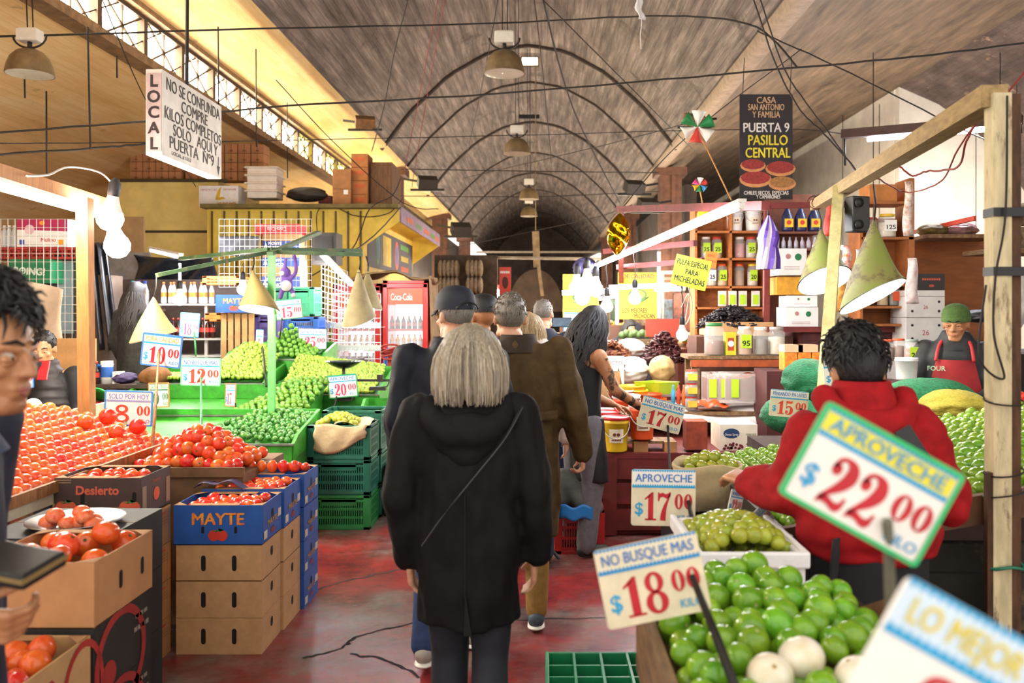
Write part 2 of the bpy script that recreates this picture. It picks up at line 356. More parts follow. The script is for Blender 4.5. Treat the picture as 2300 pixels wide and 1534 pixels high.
for pts in ([(700,1328),(790,1302),(875,1284),(960,1262)], [(680,1478),(760,1460),(800,1432),(870,1412),(970,1396),(1170,1392),(1400,1388)], [(790,1470),(870,1484),(940,1520)], [(935,1190),(930,1270),(938,1330)]):
    b = B(); q = spline([G(*p) for p in pts], 8)
    q = [p + V((R.uniform(-.012,.012), R.uniform(-.015,.015), .001)) for p in q]
    for p, r in zip(q, q[1:]):
        d = (r-p).cross(V((0,0,1))).normalized() * R.uniform(.005,.011); b.add([p-d, p+d, r+d, r-d], [(0,1,2,3)])
    b.obj('crack', M('2a2321', .9, .4), floor)
# ---------- price signs ----------
def ring(b, c, rx, ry, ix, iy, m, T, n=26, sl=0):
    vs = [(c[0]+rx*math.cos(2*math.pi*i/n), 0, c[1]+ry*math.sin(2*math.pi*i/n)) for i in range(n)] + [(c[0]+ix*math.cos(2*math.pi*i/n), 0, c[1]+iy*math.sin(2*math.pi*i/n)) for i in range(n)]
    b.add(vs, [(i, (i+1)%n, n+(i+1)%n, n+i) for i in range(n)], m, False, T)
def strip(b, pts, m, T):
    q = spline([(p[0], p[1], p[2]) for p in pts], 5); vs = []
    for i, p in enumerate(q):
        a, c = q[max(i-1,0)], q[min(i+1,len(q)-1)]; d = V((c.x-a.x, c.y-a.y)).normalized()
        vs += [(p.x-d.y*p.z, 0, p.y+d.x*p.z), (p.x+d.y*p.z, 0, p.y-d.x*p.z)]
    b.add(vs, [(2*i, 2*i+1, 2*i+3, 2*i+2) for i in range(len(q)-1)], m, False, T)
def flat(b, pts, m, T): b.add([(x, 0, z) for x, z in pts], [tuple(range(len(pts)))], m, False, T)
def disc(b, c, r, m, T, n=14, rz=None): flat(b, [(c[0]+r*math.cos(2*math.pi*i/n), c[1]+(rz or r)*math.sin(2*math.pi*i/n)) for i in range(n)], m, T)
def digit(b, ch, m, T):                                   # fat-faced numerals, one unit tall
    if ch == '0': ring(b, (.35,.5), .33, .52, .1, .45, m, T)
    elif ch == '1':
        flat(b, [(.17,.04),(.43,.04),(.43,1),(.40,1),(.17,.84)], m, T); flat(b, [(.02,0),(.58,0),(.58,.06),(.02,.06)], m, T); flat(b, [(.0,.72),(.18,.80),(.40,1),(.34,1),(.0,.78)], m, T)
    elif ch == '2':
        strip(b, [(.10,.76,.05),(.17,.92,.05),(.33,.98,.045),(.50,.88,.12),(.54,.70,.15),(.44,.50,.12),(.26,.30,.07),(.08,.10,.04)], m, T); disc(b, (.17,.74), .12, m, T)
        flat(b, [(.03,0),(.07,.13),(.17,.21),(.3,.2),(.45,.15),(.56,.17),(.62,.3),(.68,.3),(.66,.08),(.58,-.01),(.46,-.01),(.32,.05),(.17,.06)], m, T)
    elif ch == '5':
        flat(b, [(.1,1),(.58,1.0),(.64,1.03),(.6,.85),(.5,.82),(.15,.83)], m, T); flat(b, [(.1,1),(.15,1),(.15,.45),(.1,.45)], m, T)
        strip(b, [(.13,.46,.03),(.24,.58,.04),(.4,.58,.05),(.53,.45,.11),(.55,.28,.14),(.46,.1,.1),(.3,.02,.03),(.16,.03,.03),(.07,.14,.03)], m, T); disc(b, (.15,.2), .11, m, T)
    elif ch == '7':
        flat(b, [(.04,.68),(.04,1.0),(.09,1),(.12,.95),(.27,.99),(.44,.93),(.58,.98),(.64,1.02),(.69,1.0),(.66,.85),(.5,.77),(.3,.84),(.16,.82),(.1,.68)], m, T)
        strip(b, [(.65,.95,.03),(.52,.7,.05),(.39,.45,.09),(.32,.2,.13),(.30,.0,.14)], m, T)
    elif ch == '8': ring(b, (.35,.755), .29, .265, .11, .19, m, T); ring(b, (.35,.255), .345, .29, .13, .21, m, T)
    elif ch == 'S8': ring(b, (.35,.755), .29, .25, .15, .13, m, T); ring(b, (.35,.26), .34, .28, .19, .15, m, T)
DW = {'1': .62}
def numerals(b, s, x, z, h, w, m, T, y=0):               # digits fitted into the width w
    tot = sum(DW.get(c, .74) for c in s) * h; k = w / tot
    for c in s:
        digit(b, 'S8' if c == '8' and len(s) == 1 else c, m, T @ Matrix.Translation((x, y, z)) @ Matrix.Diagonal((h*k, 1, h, 1))); x += DW.get(c, .74)*h*k
def rrect(w, h, r, n=4):
    o = []
    for cx, cz, a0 in ((w/2-r, h/2-r, 0), (-w/2+r, h/2-r, 90), (-w/2+r, -h/2+r, 180), (w/2-r, -h/2+r, 270)):
        for i in range(n+1): t = rad(a0 + 90*i/n); o.append((cx+r*math.cos(t), cz+r*math.sin(t)))
    return o
NR, NP, NO = M('c5202f', .5, .12, 20), M('d23a68', .5, .1), M('e8472c', .5, .1)
BLU, CYN, GRN = M('2d78c8', .5, .1), M('2aa6dc', .5, .1), M('1f9f62', .5, .1)
SIGNW, SIGNC = M('f1eee8', .45, .04), M('eadfc0', .5, .12, 12)
def price_sign(label, px, py, Y, W, H, roll, text, dollars, cents, border=None, band='f1eee8', ink=BLU, num=NR, board=SIGNW, zig=CYN, yaw=0, stick=None, stickm=None, kilo='KILO', cur=CYN, sq=1, tight=1, group='price signs'):
    s = Y / F; w, h = W*s, H*s; c = P(px, py, Y); t = thing('price_sign', label, 'price sign', c, group)
    T = Euler((0, rad(roll), rad(yaw))).to_matrix().to_4x4()
    L = lambda y: T @ Matrix.Translation((0, y, 0))
    d = .0022
    b = B(); b.prism(rrect(w, h, .05*h), -d, d, 0, T); b.obj('board', board, t, world=False)
    bw = 0
    if border:
        bw = .045*h; b = B(); o = rrect(w, h, .05*h); i2 = rrect(w-2*bw, h-2*bw, .03*h); n = len(o)
        vs = [(x, -.0045, z) for x, z in o] + [(x, -.0045, z) for x, z in i2] + [(x, .004, z) for x, z in o]
        b.add(vs, [(k, (k+1)%n, n+(k+1)%n, n+k) for k in range(n)] + [(2*n+k, 2*n+(k+1)%n, (k+1)%n, k) for k in range(n)], 0, False, T); b.obj('border', border, t, world=False)
    # banner strip with toothed edges
    z1 = h/2-bw; z0 = h/2-.30*h; b = B(); wi = w-2*bw-.004
    b.add([(-wi/2,0,z0),(wi/2,0,z0),(wi/2,0,z1),(-wi/2,0,z1)], [(0,1,2,3)], 0, False, L(-d-.0006))
    n = 26; tz = .035*h; zz = L(-d-.0012)
    for e0, sg in ((z0, 1), (z1, -1)):
        if sg < 0 and tight > 1: continue
        b.add([(-wi/2,0,e0-sg*.02*h*(sg>0)),(wi/2,0,e0-sg*.02*h*(sg>0)),(wi/2,0,e0+sg*.012*h),(-wi/2,0,e0+sg*.012*h)], [(0,1,2,3)], 1, False, zz)
        for k in range(n):
            x0 = -wi/2 + wi*k/n; b.add([(x0,0,e0+sg*.012*h),(x0+wi/n,0,e0+sg*.012*h),(x0+wi/n/2,0,e0+sg*(.012*h+tz))], [(0,1,2)], 1, False, zz)
    b.obj('banner', [M(band, .5, .05), zig], t, world=False)
    b = B(); b.txt(text, (0, 0, (z0+z1)/2+.005*h), .20*h, 0, fit=wi*.9, bold=.012, T=L(-d-.002), fitcap=1.5); b.obj('lettering', ink, t, world=False)
    b = B(); nh = .50*h; zb = -h/2+.10*h; wd = (.42 if len(dollars) > 1 else .33)*w*sq
    numerals(b, dollars, -w/2+.21*w, zb, nh, wd, 0, T, -d-.0015)
    if cents: numerals(b, cents, w/2-.33*w, zb+nh*.42, nh*.52, .29*w, 0, T, -d-.0015)
    b.obj('numerals', num, t, world=False)
    b = B(); b.txt('$', (-w/2+.12*w, 0, zb+nh*.42), .30*h, 0, T=L(-d-.0018), bold=.015)
    if kilo: b.txt(kilo, (w/2-.17*w, 0, zb+.05*h), .15*h, 0, T=L(-d-.0018), bold=.008, fit=.22*w)
    b.obj('small_lettering', cur, t, world=False)
    if stick:
        (ax, ay), (bx, by), Y2 = stick; p = P(ax, ay, Y) - c + V((0, -.012, 0)); q = P(bx, by, Y2) - c; b = B(); r = .009
        b.tube([p, p.lerp(q, .5)+V((.002,0,0)), q], [r*.75, r, r], 7); b.obj('stick', stickm or WOOD, t, world=False)
    return t
def bars(b, x, z, w, h, m, T, n=5):
    for i in range(n): k = w/n; q = h*(.7+.3*math.sin(3.1*i)); flat(b, [(x-w/2+k*i,z-q/2),(x-w/2+k*(i+.8),z-q/2),(x-w/2+k*(i+.8),z+q/2),(x-w/2+k*i,z+q/2)], m, T)
# ---------- boxes, crates, produce ----------
def slot(b, c, w, h, ax, m):          # dark stadium-shaped hand hole; ax: 'f' front face (-Y) or 'r' right face (+X)
    n = 6; r = min(w, h)/2; o = []
    for k in range(2*n+2):
        t = math.pi*k/(n) if k <= n else math.pi*(k-1)/n
        o.append((r*math.cos(t), r*math.sin(t) + (1 if k <= n else -1)*(h/2-r)))
    if ax == 'f': b.add([(c[0]+x, c[1], c[2]+z) for x, z in o], [tuple(range(len(o)))], m)
    else: b.add([(c[0], c[1]+x, c[2]+z) for x, z in o], [tuple(range(len(o)))], m)
def carton(label, x0, x1, y0, y1, z0, z1, mat=CARD, inn=CARDIN, holes_f=(), holes_r=(), art=None, closed=False, group=None, name='cardboard_box', yaw=0, lip=0):
    c = V(((x0+x1)/2, (y0+y1)/2, z0)); t = thing(name, label, 'box', c, group); t.rotation_euler[2] = yaw
    w, dp, h = x1-x0, y1-y0, z1-z0; k = .006; b = B()
    if closed:
        b.box((0,0,h/2), (w,dp,h)); b.box((0,0,h+.001), (w*.999,.004,.002), m=1)
    else:
        b.box((0,-dp/2+k/2,h/2), (w,k,h)); b.box((0,dp/2-k/2,h/2), (w,k,h)); b.box((-w/2+k/2,0,h/2), (k,dp-2*k,h)); b.box((w/2-k/2,0,h/2), (k,dp-2*k,h)); b.box((0,0,k/2), (w,dp,k))
        for sx in (-1,1):
            for sy in (-1,1):                                    # corner gussets
                b.add([(sx*w/2,sy*dp/2,h),(sx*(w/2-.07),sy*dp/2,h),(sx*w/2,sy*(dp/2-.07),h)], [(0,1,2)], 1); 
        for sy in (-1,1): b.box((-.02,sy*(dp/2-.02),h-.001), (w*.55,.04,.004), m=1)
    for (fx, fz, fw, fh) in holes_f: slot(b, (-w/2+fx*w, -dp/2-.0012, fz*h), fw, fh, 'f', 2)
    for (fy, fz, fw, fh) in holes_r: slot(b, (w/2+.0012, -dp/2+fy*dp, fz*h), fw, fh, 'r', 2)
    b.obj('box_body', [mat, inn, M('120e0b', .9)], t, world=False, bevel=.0018)
    if art: art(t, w, dp, h)
    return t
FR_ = lambda w, dp, h, y=.002: Matrix.Translation((0, -dp/2-y, 0))
RT_ = lambda w, dp, h, y=.002: Matrix.Translation((w/2+y, 0, 0)) @ Matrix.Rotation(rad(90), 4, 'Z')
def crate(label, x0, x1, y0, y1, z0, z1, mat, group=None, nsl=16, rows=2, name='plastic_crate', yaw=0, lined=None):
    c = V(((x0+x1)/2, (y0+y1)/2, z0)); t = thing(name, label, 'crate', c, group); t.rotation_euler[2] = yaw
    w, d, h = x1-x0, y1-y0, z1-z0; b = B(); e = .012
    for sx in (-1,1):
        for sy in (-1,1): b.box((sx*(w/2-.025), sy*(d/2-.025), h/2), (.05,.05,h))
    for z, q in ((h-.012,.024),(.012,.024)):
        b.box((0,-d/2+e/2,z), (w,e,q)); b.box((0,d/2-e/2,z), (w,e,q)); b.box((-w/2+e/2,0,z), (e,d,q)); b.box((w/2-e/2,0,z), (e,d,q))
    b.box((0,0,.006), (w-.02,d-.02,.008)); b.obj('frame', mat, t, world=False, bevel=.003)
    b = B()
    for sy in (-1,1):
        for r in range(rows+1): b.box((0,sy*(d/2-.006),h*(.12+.72*r/rows)), (w-.08,.010,.018))
        b.box((0,sy*(d/2-.006),h*.80), (w*.55,.010,h*.2))
        for k in range(nsl+1): b.box((-w/2+.05+(w-.1)*k/nsl, sy*(d/2-.006), h*.45), (.009,.009,h*.8))
    for sx in (-1,1):
        for r in range(rows+1): b.box((sx*(w/2-.006),0,h*(.12+.72*r/rows)), (.010,d-.08,.018))
        n2 = max(4, int(nsl*d/w))
        for k in range(n2+1): b.box((sx*(w/2-.006), -d/2+.05+(d-.1)*k/n2, h*.45), (.009,.009,h*.8))
    b.obj('slatted_side', mat, t, world=False)
    return t
def fruit(name, label, cat, mat, r, seg=14, sz=1.0, dimple=0, cal=None):
    b = B(); b.ball((0,0,0), (r,r,r*sz), seg)
    if dimple:
        for v in b.v:
            q = math.hypot(v.x, v.y)/r
            if v.z > 0 and q < .5: v.z -= dimple*r*(1-q/.5)**2
    o = b.obj(name, mat); tag(o, label, cat)
    if cal: 
        k = B(); k.lathe([(.13*r,.93*r*sz),(.10*r,1.0*r*sz-dimple*r*.6),(.0,.99*r*sz-dimple*r*.7)], n=7); k.obj('stem_end', cal, o)
    return o
def scatter(proto, pts, group, label=None, lo=.9, hi=1.1, tilt=3.14, first=True, kids=True, rot=None):
    for i, p in enumerate(pts):
        o = proto if (i == 0 and first) else dup(proto)
        o.location = p; o.scale = (R.uniform(lo, hi),)*3; o['group'] = group
        if label: o['label'] = label
        o.rotation_euler = rot() if rot else (R.uniform(-tilt, tilt), R.uniform(-tilt, tilt), R.uniform(-3.14, 3.14))
def mound(fn, nu, nv, j=.15, drop=0, keep=None):         # rows of fruit over a surface fn(u,v); alternate rows offset
    o = []
    for a in range(nv):
        for c in range(nu):
            u = (c + .5 + (.25 if a % 2 else -.25) + R.uniform(-j, j))/nu; v = (a + .5 + R.uniform(-j, j))/nv
            if R.random() < drop or (keep and not keep(u, v)): continue
            o.append(V(fn(min(max(u,0),1), v)))
    return o
def stuffmesh(name, label, cat, mat, pts, r, seg=9, group=None, lo=.9, hi=1.1):
    b = B()
    for p in pts: b.ball(p, r*R.uniform(lo, hi), seg)
    return tag(b.obj(name, mat), label, cat, group, 'stuff')
def tomato_art(b, x, z, r, m, g, T): disc(b, (x-r*.55, z), r*.75, m, T); disc(b, (x+r*.55, z), r*.75, m, T @ Matrix.Translation((0,-.0007,0))); T = T @ Matrix.Translation((0,-.0014,0)); flat(b, [(x-r*.9,z+r*.75),(x-r*.3,z+r*.45),(x,z+r*.95),(x+r*.3,z+r*.45),(x+r*.9,z+r*.75),(x,z+r*.55)], g, T)
def bulb(label, px, py, Y, r, cordtop=None, glow=None, group='white light bulbs', tilt=0):
    c = P(px, py, Y); t = thing('light_bulb', label, 'light bulb', c, group); t.rotation_euler = (0, tilt, 0)
    b = B(); b.lathe([(.001,-r),(r*.5,-r*.88),(r*.87,-r*.5),(r,0),(r*.85,r*.5)], n=16); b.obj('glowing_globe', glow or LAMPGLOW, t, world=False)
    b = B(); b.lathe([(r*.85,r*.5),(r*.62,r*.95),(r*.45,r*1.5),(r*.4,r*1.7)], n=16); b.obj('collar', PLASTICW, t, world=False)
    b = B(); b.lathe([(r*.42,r*1.7),(r*.46,r*1.9),(r*.44,r*2.7),(r*.2,r*3.1),(.001,r*3.15)], n=12); b.obj('socket', BLACK, t, world=False)
    if cordtop is not None:
        b = B(); q = P(*cordtop) - c; a = V((0,0,r*3.1)); b.tube([a, a.lerp(q,.4)+V((.006,0,0)), a.lerp(q,.75)-V((.008,0,0)), q], .004, 5); k = b.obj('cord', CABLE, t, world=False)
    return t
def tube_light(label, a, b_, rad_=.014, body=True, glow=None, group=None):
    a, b_ = V(a), V(b_); t = thing('tube_light', label, 'tube light', (a+b_)/2, group); q = B()
    d = (b_-a).normalized(); q.tube([a+d*.03, b_-d*.03], rad_, 10); q.obj('glowing_tube', glow or TUBEGLOW, t)
    if body:
        q = B(); q.bar(a+V((0,0,rad_+.012)), b_+V((0,0,rad_+.012)), .045, .022); q.tube([a, a+d*.04], rad_*1.15, 8); q.tube([b_-d*.04, b_], rad_*1.15, 8); q.obj('housing', PLASTICW, t)
    return t
def cone_shade(label, px, py, Y, hpx, wpx, matn, inner, face=0, tipz=.22, tilt=(0,0), cord=None, lit=True, br=.045, group='cone lamp shades'):
    s = Y/F; h = hpx*s; r = wpx*s/2; c = P(px, py, Y); t = thing('cone_lampshade', label, 'lamp shade', c, group); b = B(); n = 28; k = []
    for i in range(9):
        f = .03 + .97*i/8
        for j in range(n):
            th = 2*math.pi*j/n; z = -h*f*(1 + (tipz*math.cos(th-face))*f*f*f); k.append((r*f*math.cos(th), r*f*math.sin(th), z))
    fs = [(i*n+j, (i+1)*n+j, (i+1)*n+(j+1)%n, i*n+(j+1)%n) for i in range(8) for j in range(n)]
    T = Euler((tilt[0], tilt[1], 0)).to_matrix().to_4x4()
    b.add(k, fs, 0, True, T); b.obj('outer_shade', matn, t, world=False)
    b = B(); b.add([(x*.97, y*.97, z-.006) for x, y, z in k], [f[::-1] for f in fs], 0, True, T); b.obj('shade_lining', inner, t, world=False)
    if lit:
        b = B(); b.ball(T @ V((0,0,-h*.80)), br, 12); b.obj('glowing_bulb', LAMPGLOW, t, world=False)
        b = B(); b.tube([T @ V((0,0,-h*.1)), T @ V((0,0,-h*.80+br))], .016, 8); b.obj('socket', BLACK, t, world=False)
    if cord: b = B(); q = P(*cord)-c; b.tube([(0,0,-h*.08), V((0,0,0)).lerp(q,.4)+V((.012,0,0)), q], .006, 5); b.obj('cord', CABLE, t, world=False)
    return t
# ---------- left: tomato boxes ----------
HOLE2 = ((.32,.5,.022,.075),(.68,.5,.022,.075))
HR = ((.5,.62,.035,.05),)
MB = M('2358a8', .6, .15, 10); BRN = M('4a3630', .7, .15); YEL = M('f2c531', .5, .1); RED = M('cf3a2c', .5, .1); GRNI = M('2f7a3a', .5, .1)
def mayte(t, w, d, h):
    T = FR_(w, d, h); b = B(); b.txt('MAYTE', (0,0,h*.66), h*.42, 0, fit=w*.58, bold=.03, T=T); b.obj('lettering', M('f0a52c', .5, .2, 30, c2='e2622a'), t, world=False)
    b = B(); tomato_art(b, 0, h*.24, h*.19, 0, 1, T); b.obj('tomato_print', [RED, GRNI], t, world=False)
    mayte_side(t, w, d, h)
def mayte_side(t, w, d, h):
    T = RT_(w, d, h); b = B(); b.txt('MAYTE', (0,0,h*.45), h*.22, 1, fit=d*.5, bold=.02, T=T); tomato_art(b, 0, h*.2, h*.11, 2, 2, T)
    for x, z in ((-.36,.2),(.36,.52)): flat(b, [(x*d-.025,z*h-.02),(x*d+.025,z*h-.02),(x*d+.025,z*h+.02),(x*d-.025,z*h+.02)], 0, T)
    b.obj('side_print', [M('d9cfc0'), M('c9923a'), M('8e2f3a')], t, world=False)
x0, x1 = -1.745, -1.335; zz = [0, .175, .350, .525, .715]
nm = ['lowest', 'second', 'third']
for i in range(3):
    carton('plain tan box, %s from the floor in the front stack under the blue box' % nm[i], x0, x1, 4.045, 4.34, zz[i], zz[i+1]-.002, holes_f=HOLE2, holes_r=HR, closed=i < 2, group='tan boxes of the front stack')
    carton('plain tan box, %s from the floor in the tan stack just behind' % nm[i], x0+.02, x1+.012, 4.35, 4.645, zz[i], zz[i+1]-.002, holes_r=HR, closed=i < 2, group='tan boxes of the second stack')
carton('blue tomato box with yellow lettering, topmost of the front stack', x0-.01, x1+.005, 4.04, 4.34, zz[3], zz[4], MB, holes_f=((.33,.38,.014,.034),(.70,.38,.014,.034)), holes_r=HR, art=mayte)
carton('blue tomato box topping the second stack, just behind the front blue box', x0, x1+.015, 4.35, 4.645, zz[3], zz[4]+.012, MB, holes_r=HR, art=mayte_side)
for i in range(4):
    carton('blue printed box, %s from the floor in the rearmost all-blue stack' % ['lowest','second','third','fourth'][i], x0+.02, x1+.03, 4.66, 4.95, i*.186, i*.186+.184, MB, holes_r=HR, art=mayte_side, closed=i < 3, group='boxes of the all-blue stack')
TOM = M('dc4420', .22, .12, 30, rnd=.03, c2='e6642e'); TOMB = M('dd4526', .25, .12, 30, rnd=.03, c2='ea7038')
STEMG = M('4d6b2c', .6, .2)
tom = fruit('tomato', 'x', 'tomato', TOM, .029, 14, 1.22, .12)
def lay(pts, group, label, **k):
    scatter(dup(tom), pts, group, label, **k)
flatrot = lambda: (1.57 + R.uniform(-.3,.3), R.uniform(-.3,.3), R.uniform(-3,3))
upr = lambda: (R.uniform(-.12,.12), R.uniform(-.12,.12), R.uniform(-3,3))
lay(mound(lambda u, v: (x0+.05+u*.32, 4.08+v*.22, zz[4]-.03+.012*R.random()), 6, 4), 'tomatoes in the front blue box', 'plum tomato lying in the blue box with yellow lettering', rot=flatrot)
lay(mound(lambda u, v: (x0+.06+u*.32, 4.39+v*.22, zz[4]-.008+.012*R.random()), 6, 4), 'tomatoes in the second blue box', 'plum tomato lying in the second blue box behind', rot=flatrot)
lay([V((x0+.07+.061*i, 4.70, .186*4+.035)) for i in range(6)], 'tomatoes standing in a row', 'plum tomato standing upright in the row along the rear blue boxes', rot=upr)
lay([V((x0+.30+.05*i, 4.83, .186*4+.005)) for i in range(3)], 'tomatoes behind the upright row', 'tomato lying in the rear blue box behind the upright row', rot=flatrot)
# stack of logo boxes and the dark box on it
ORB = M('b98450', .75, .15)
def logo_side(t, w, d, h):
    T = RT_(w, d, h); b = B(); tomato_art(b, .0, h*.28, h*.17, 0, 1, T); bars(b, .05, h*.86, .10, h*.07, 0, T)
    for k in range(3): flat(b, [(.05,h*(.72-.08*k)),(.12,h*(.72-.08*k)),(.12,h*(.73-.08*k)),(.05,h*(.73-.08*k))], 1, T)
    b.obj('tomato_print', [RED, M('5b4a2c')], t, world=False)
for i in range(4):
    carton('brown box with printed tomatoes on its side, %s from the floor beside the tan stack' % ['lowest','second','third','fourth'][i], -2.16, -1.79, 3.78, 4.09, i*.178, i*.178+.175, ORB, holes_r=((.5,.70,.045,.045),), art=logo_side, closed=True, group='boxes with printed tomatoes')
def desierto(t, w, d, h):
    T = FR_(w, d, h); b = B(); b.txt('Desierto', (0,0,h*.70), h*.30, 0, fit=w*.5, bold=.035, T=T); flat(b, [(-w*.46,h*.05),(w*.46,h*.05),(w*.46,h*.22),(.1,h*.30),(0,h*.24),(-.08,h*.33),(-w*.46,h*.22)], 1, T)
    tomato_art(b, -w*.36, h*.28, h*.2, 2, 3, T @ Matrix.Translation((0,-.001,0))); tomato_art(b, w*.38, h*.28, h*.2, 2, 3, T @ Matrix.Translation((0,-.001,0)))
    for z in (.93,.87): flat(b, [(-w*.48,h*z),(-w*.3,h*z),(-w*.3,h*(z+.03)),(-w*.48,h*(z+.03))], 1, T)
    T = RT_(w, d, h); b.txt('Desierto', (0,0,h*.8), h*.13, 0, T=T); disc(b, (0,h*.45), h*.17, 2, T)
    for x in (-.12,.12): flat(b, [(x-.02,h*.1),(x+.02,h*.1),(x+.02,h*.75),(x-.02,h*.75)], 1, T)
    b.obj('print', [M('d9624a'), M('96795c'), M('dd5a3a'), GRNI], t, world=False)
carton('dark brown printed box with red cursive lettering standing on the printed-tomato stack', -2.175, -1.79, 3.78, 4.09, .715, .897, BRN, holes_f=((.33,.45,.018,.075),(.93,.45,.018,.075)), art=desierto)
lay(mound(lambda u, v: (-2.12+u*.28, 3.84+v*.2, .897+.006*R.random()-.03), 5, 3), 'tomatoes in the dark brown box', 'tomato just showing over the rim of the dark brown box', rot=flatrot)
# tomato heap behind
b = B(); b.box((-1.86, 4.78, .39), (.60, .7, .78)); b.box((-1.86,4.42,.80), (.62,.02,.05)); tag(b.obj('display_table', M('7a5a3c', .8, .25)), 'wooden display table under the round tomato heap', 'table')
def hp(u, v):
    r = math.hypot((u-.5)*2, (v-.5)*2); return (-2.14+u*.53, 4.44+v*.5, .82+.17*max(0, 1-r**1.5) )
tom2 = fruit('tomato', 'x', 'tomato', TOM, .037, 14, 1.0, .14, STEMG)
scatter(tom2, mound(hp, 10, 8), 'tomatoes of the round heap', 'red tomato in the loose heap behind the dark brown box', .9, 1.15)
b = B(); b.grid(lambda u, v: (-1.78+u*.26+.02*math.sin(9*v), 4.33+v*.06, .735+.03*math.sin(3.1*u)+.012*math.sin(11*u)), 12, 3); tag(b.obj('purple_paper', M('4b3d63', .6, .2), solid=.002), 'crumpled purple paper liner hanging out at the tomato heap', 'paper')
# the open tan box in front, boxes under and before it
carton('large open tan box of big tomatoes, nearest the aisle at the front left', -1.76, -1.373, 2.60, 2.99, .668, .872, M('c08c5c', .8, .1), holes_r=((.42,.5,.022,.06),(.80,.5,.022,.06)))
tom3 = fruit('tomato', 'x', 'tomato', TOM, .042, 18, .88, .16, STEMG)
scatter(tom3, [V(p) for p in ((-1.64,2.70,.862),(-1.56,2.78,.875),(-1.47,2.86,.895),(-1.53,2.68,.862),(-1.44,2.73,.84),(-1.62,2.86,.86),(-1.68,2.78,.83),(-1.44,2.93,.84),(-1.57,2.92,.84),(-1.68,2.92,.84),(-1.70,2.66,.83),(-1.42,2.65,.82))], 'big tomatoes in the open tan box', 'big round tomato in the large open tan box', .95, 1.1, tilt=.7)
DK = M('23211f', .7, .2)
def melon(t, w, d, h):
    T = RT_(w, d, h); b = B(); ring(b, (-.02,h*.3), .17, h*.75, .14, h*.62, 0, T, 30); bars(b, .12, h*.74, .09, h*.09, 1, T, 3); bars(b, .12, h*.55, .11, h*.10, 1, T, 4); disc(b, (-.1,h*.2), h*.2, 0, T)
    b.obj('print', [M('a62f2c'), M('9c948a')], t, world=False)
for i, (a, c) in enumerate(((0,.215),(.217,.44),(.442,.666))):
    carton('black box with red curved print, %s under the large open tan box' % ['lowest','middle','uppermost'][i], -1.76, -1.376, 2.60, 2.985, a, c, DK, art=melon, closed=True, group='black boxes under the tan box')
def redlogo(t, w, d, h):
    T = RT_(w, d, h); b = B(); disc(b, (.07,h*.5), .03, 0, T, rz=.06); disc(b, (.07,h*.5), .022, 1, T @ Matrix.Translation((0,-.001,0)), rz=.02); bars(b, -.08, h*.3, .14, h*.10, 1, T, 5); ring(b, (.24,h*.2), .12, h*.8, .10, h*.7, 0, T); b.obj('print', [M('b8322c'), M('4d5a3a')], t, world=False)
for i, (a, c) in enumerate(((0,.22),(.222,.44),(.442,.655))):
    carton('tan oval-print box, %s in the stack at the bottom left corner' % ['lowest','middle','topmost and open'][i], -1.80, -1.376, 2.02, 2.585, a, c, M('c9a06c', .75, .12), art=redlogo, closed=i < 2, group='oval-print boxes')
scatter(dup(tom3), mound(lambda u, v: (-1.76+u*.34, 2.06+v*.47, .615+.03*R.random()), 5, 7), 'tomatoes in the bottom left box', 'tomato in the open oval-print box at the bottom left corner', .8, 1.05)
# plate of cut tomatoes on a dark box
carton('dark box carrying the plate of cut tomatoes', -2.10, -1.62, 3.14, 3.62, .56, .80, DK, closed=True)
carton('dark box, the lower one below the cut-tomato plate', -2.10, -1.62, 3.14, 3.62, .30, .558, DK, closed=True)
carton('dark box on the floor, lowest below the cut-tomato plate', -2.10, -1.62, 3.14, 3.62, .0, .298, DK, closed=True)
c = V((-1.83, 3.33, .802)); b = B(); b.lathe([(.001,0),(.10,0),(.175,.022),(.178,.026),(.10,.006),(.001,.005)], c, 28); tag(b.obj('plate', CHROME), 'shallow metal plate of cut tomatoes on the dark box', 'plate')
for i in range(9):
    b = B(); b.ball((0,0,0), (.036,.036,.03), 12)
    for v in b.v: v.z = max(v.z, -.020)
    o = b.obj('tomato_half', M('e2552e', .25, .25, 60, c2='f08a5a')); tag(o, 'halved tomato lying on the shallow metal plate', 'tomato', 'halved tomatoes on the plate'); o.location = c + V((R.uniform(-.10,.10), R.uniform(-.06,.06), .014+.03*(i%3==0))); o.rotation_euler = (R.uniform(-.4,.4), R.uniform(-.4,.4), R.uniform(0,6))
# sloping tomato bed
b = B(); bed = thing('tomato_bed', 'cream painted plank bed of tomatoes along the left edge', 'display', (-2.6, 4.2, 0))
b.add([(-2.18,3.0,.83),(-2.18,5.05,.83),(-3.3,5.05,1.15),(-3.3,3.0,1.15),(-2.18,3.0,.78),(-2.18,5.05,.78),(-3.3,5.05,1.1),(-3.3,3.0,1.1)], [(0,1,2,3),(4,7,6,5),(0,4,5,1),(3,2,6,7),(0,3,7,4),(1,5,6,2)]); b.obj('sloping_top', CREAM, bed)
b = B(); b.box((-2.165,4.02,.86), (.02,2.06,.05)); b.obj('front_lip', WOOD, bed)
b = B(); b.box((-2.19,4.02,.62), (.03,2.04,.24)); b.box((-2.19,4.02,.3), (.03,2.04,.3)); b.obj('side_planks', CREAM, bed)
for y in (3.1, 4.95):
    for x in (-2.22, -3.2): b = B(); b.box((x,y,.41), (.06,.06,.82)); b.obj('leg', CREAM, bed)
bp = [V((-2.215-.068*r - .003*R.random(), 3.06+.071*c+(.035 if r % 2 else 0), .872+.0195*r+.002*R.random())) for r in range(11) for c in range(28) if r < 9 or c > 4]
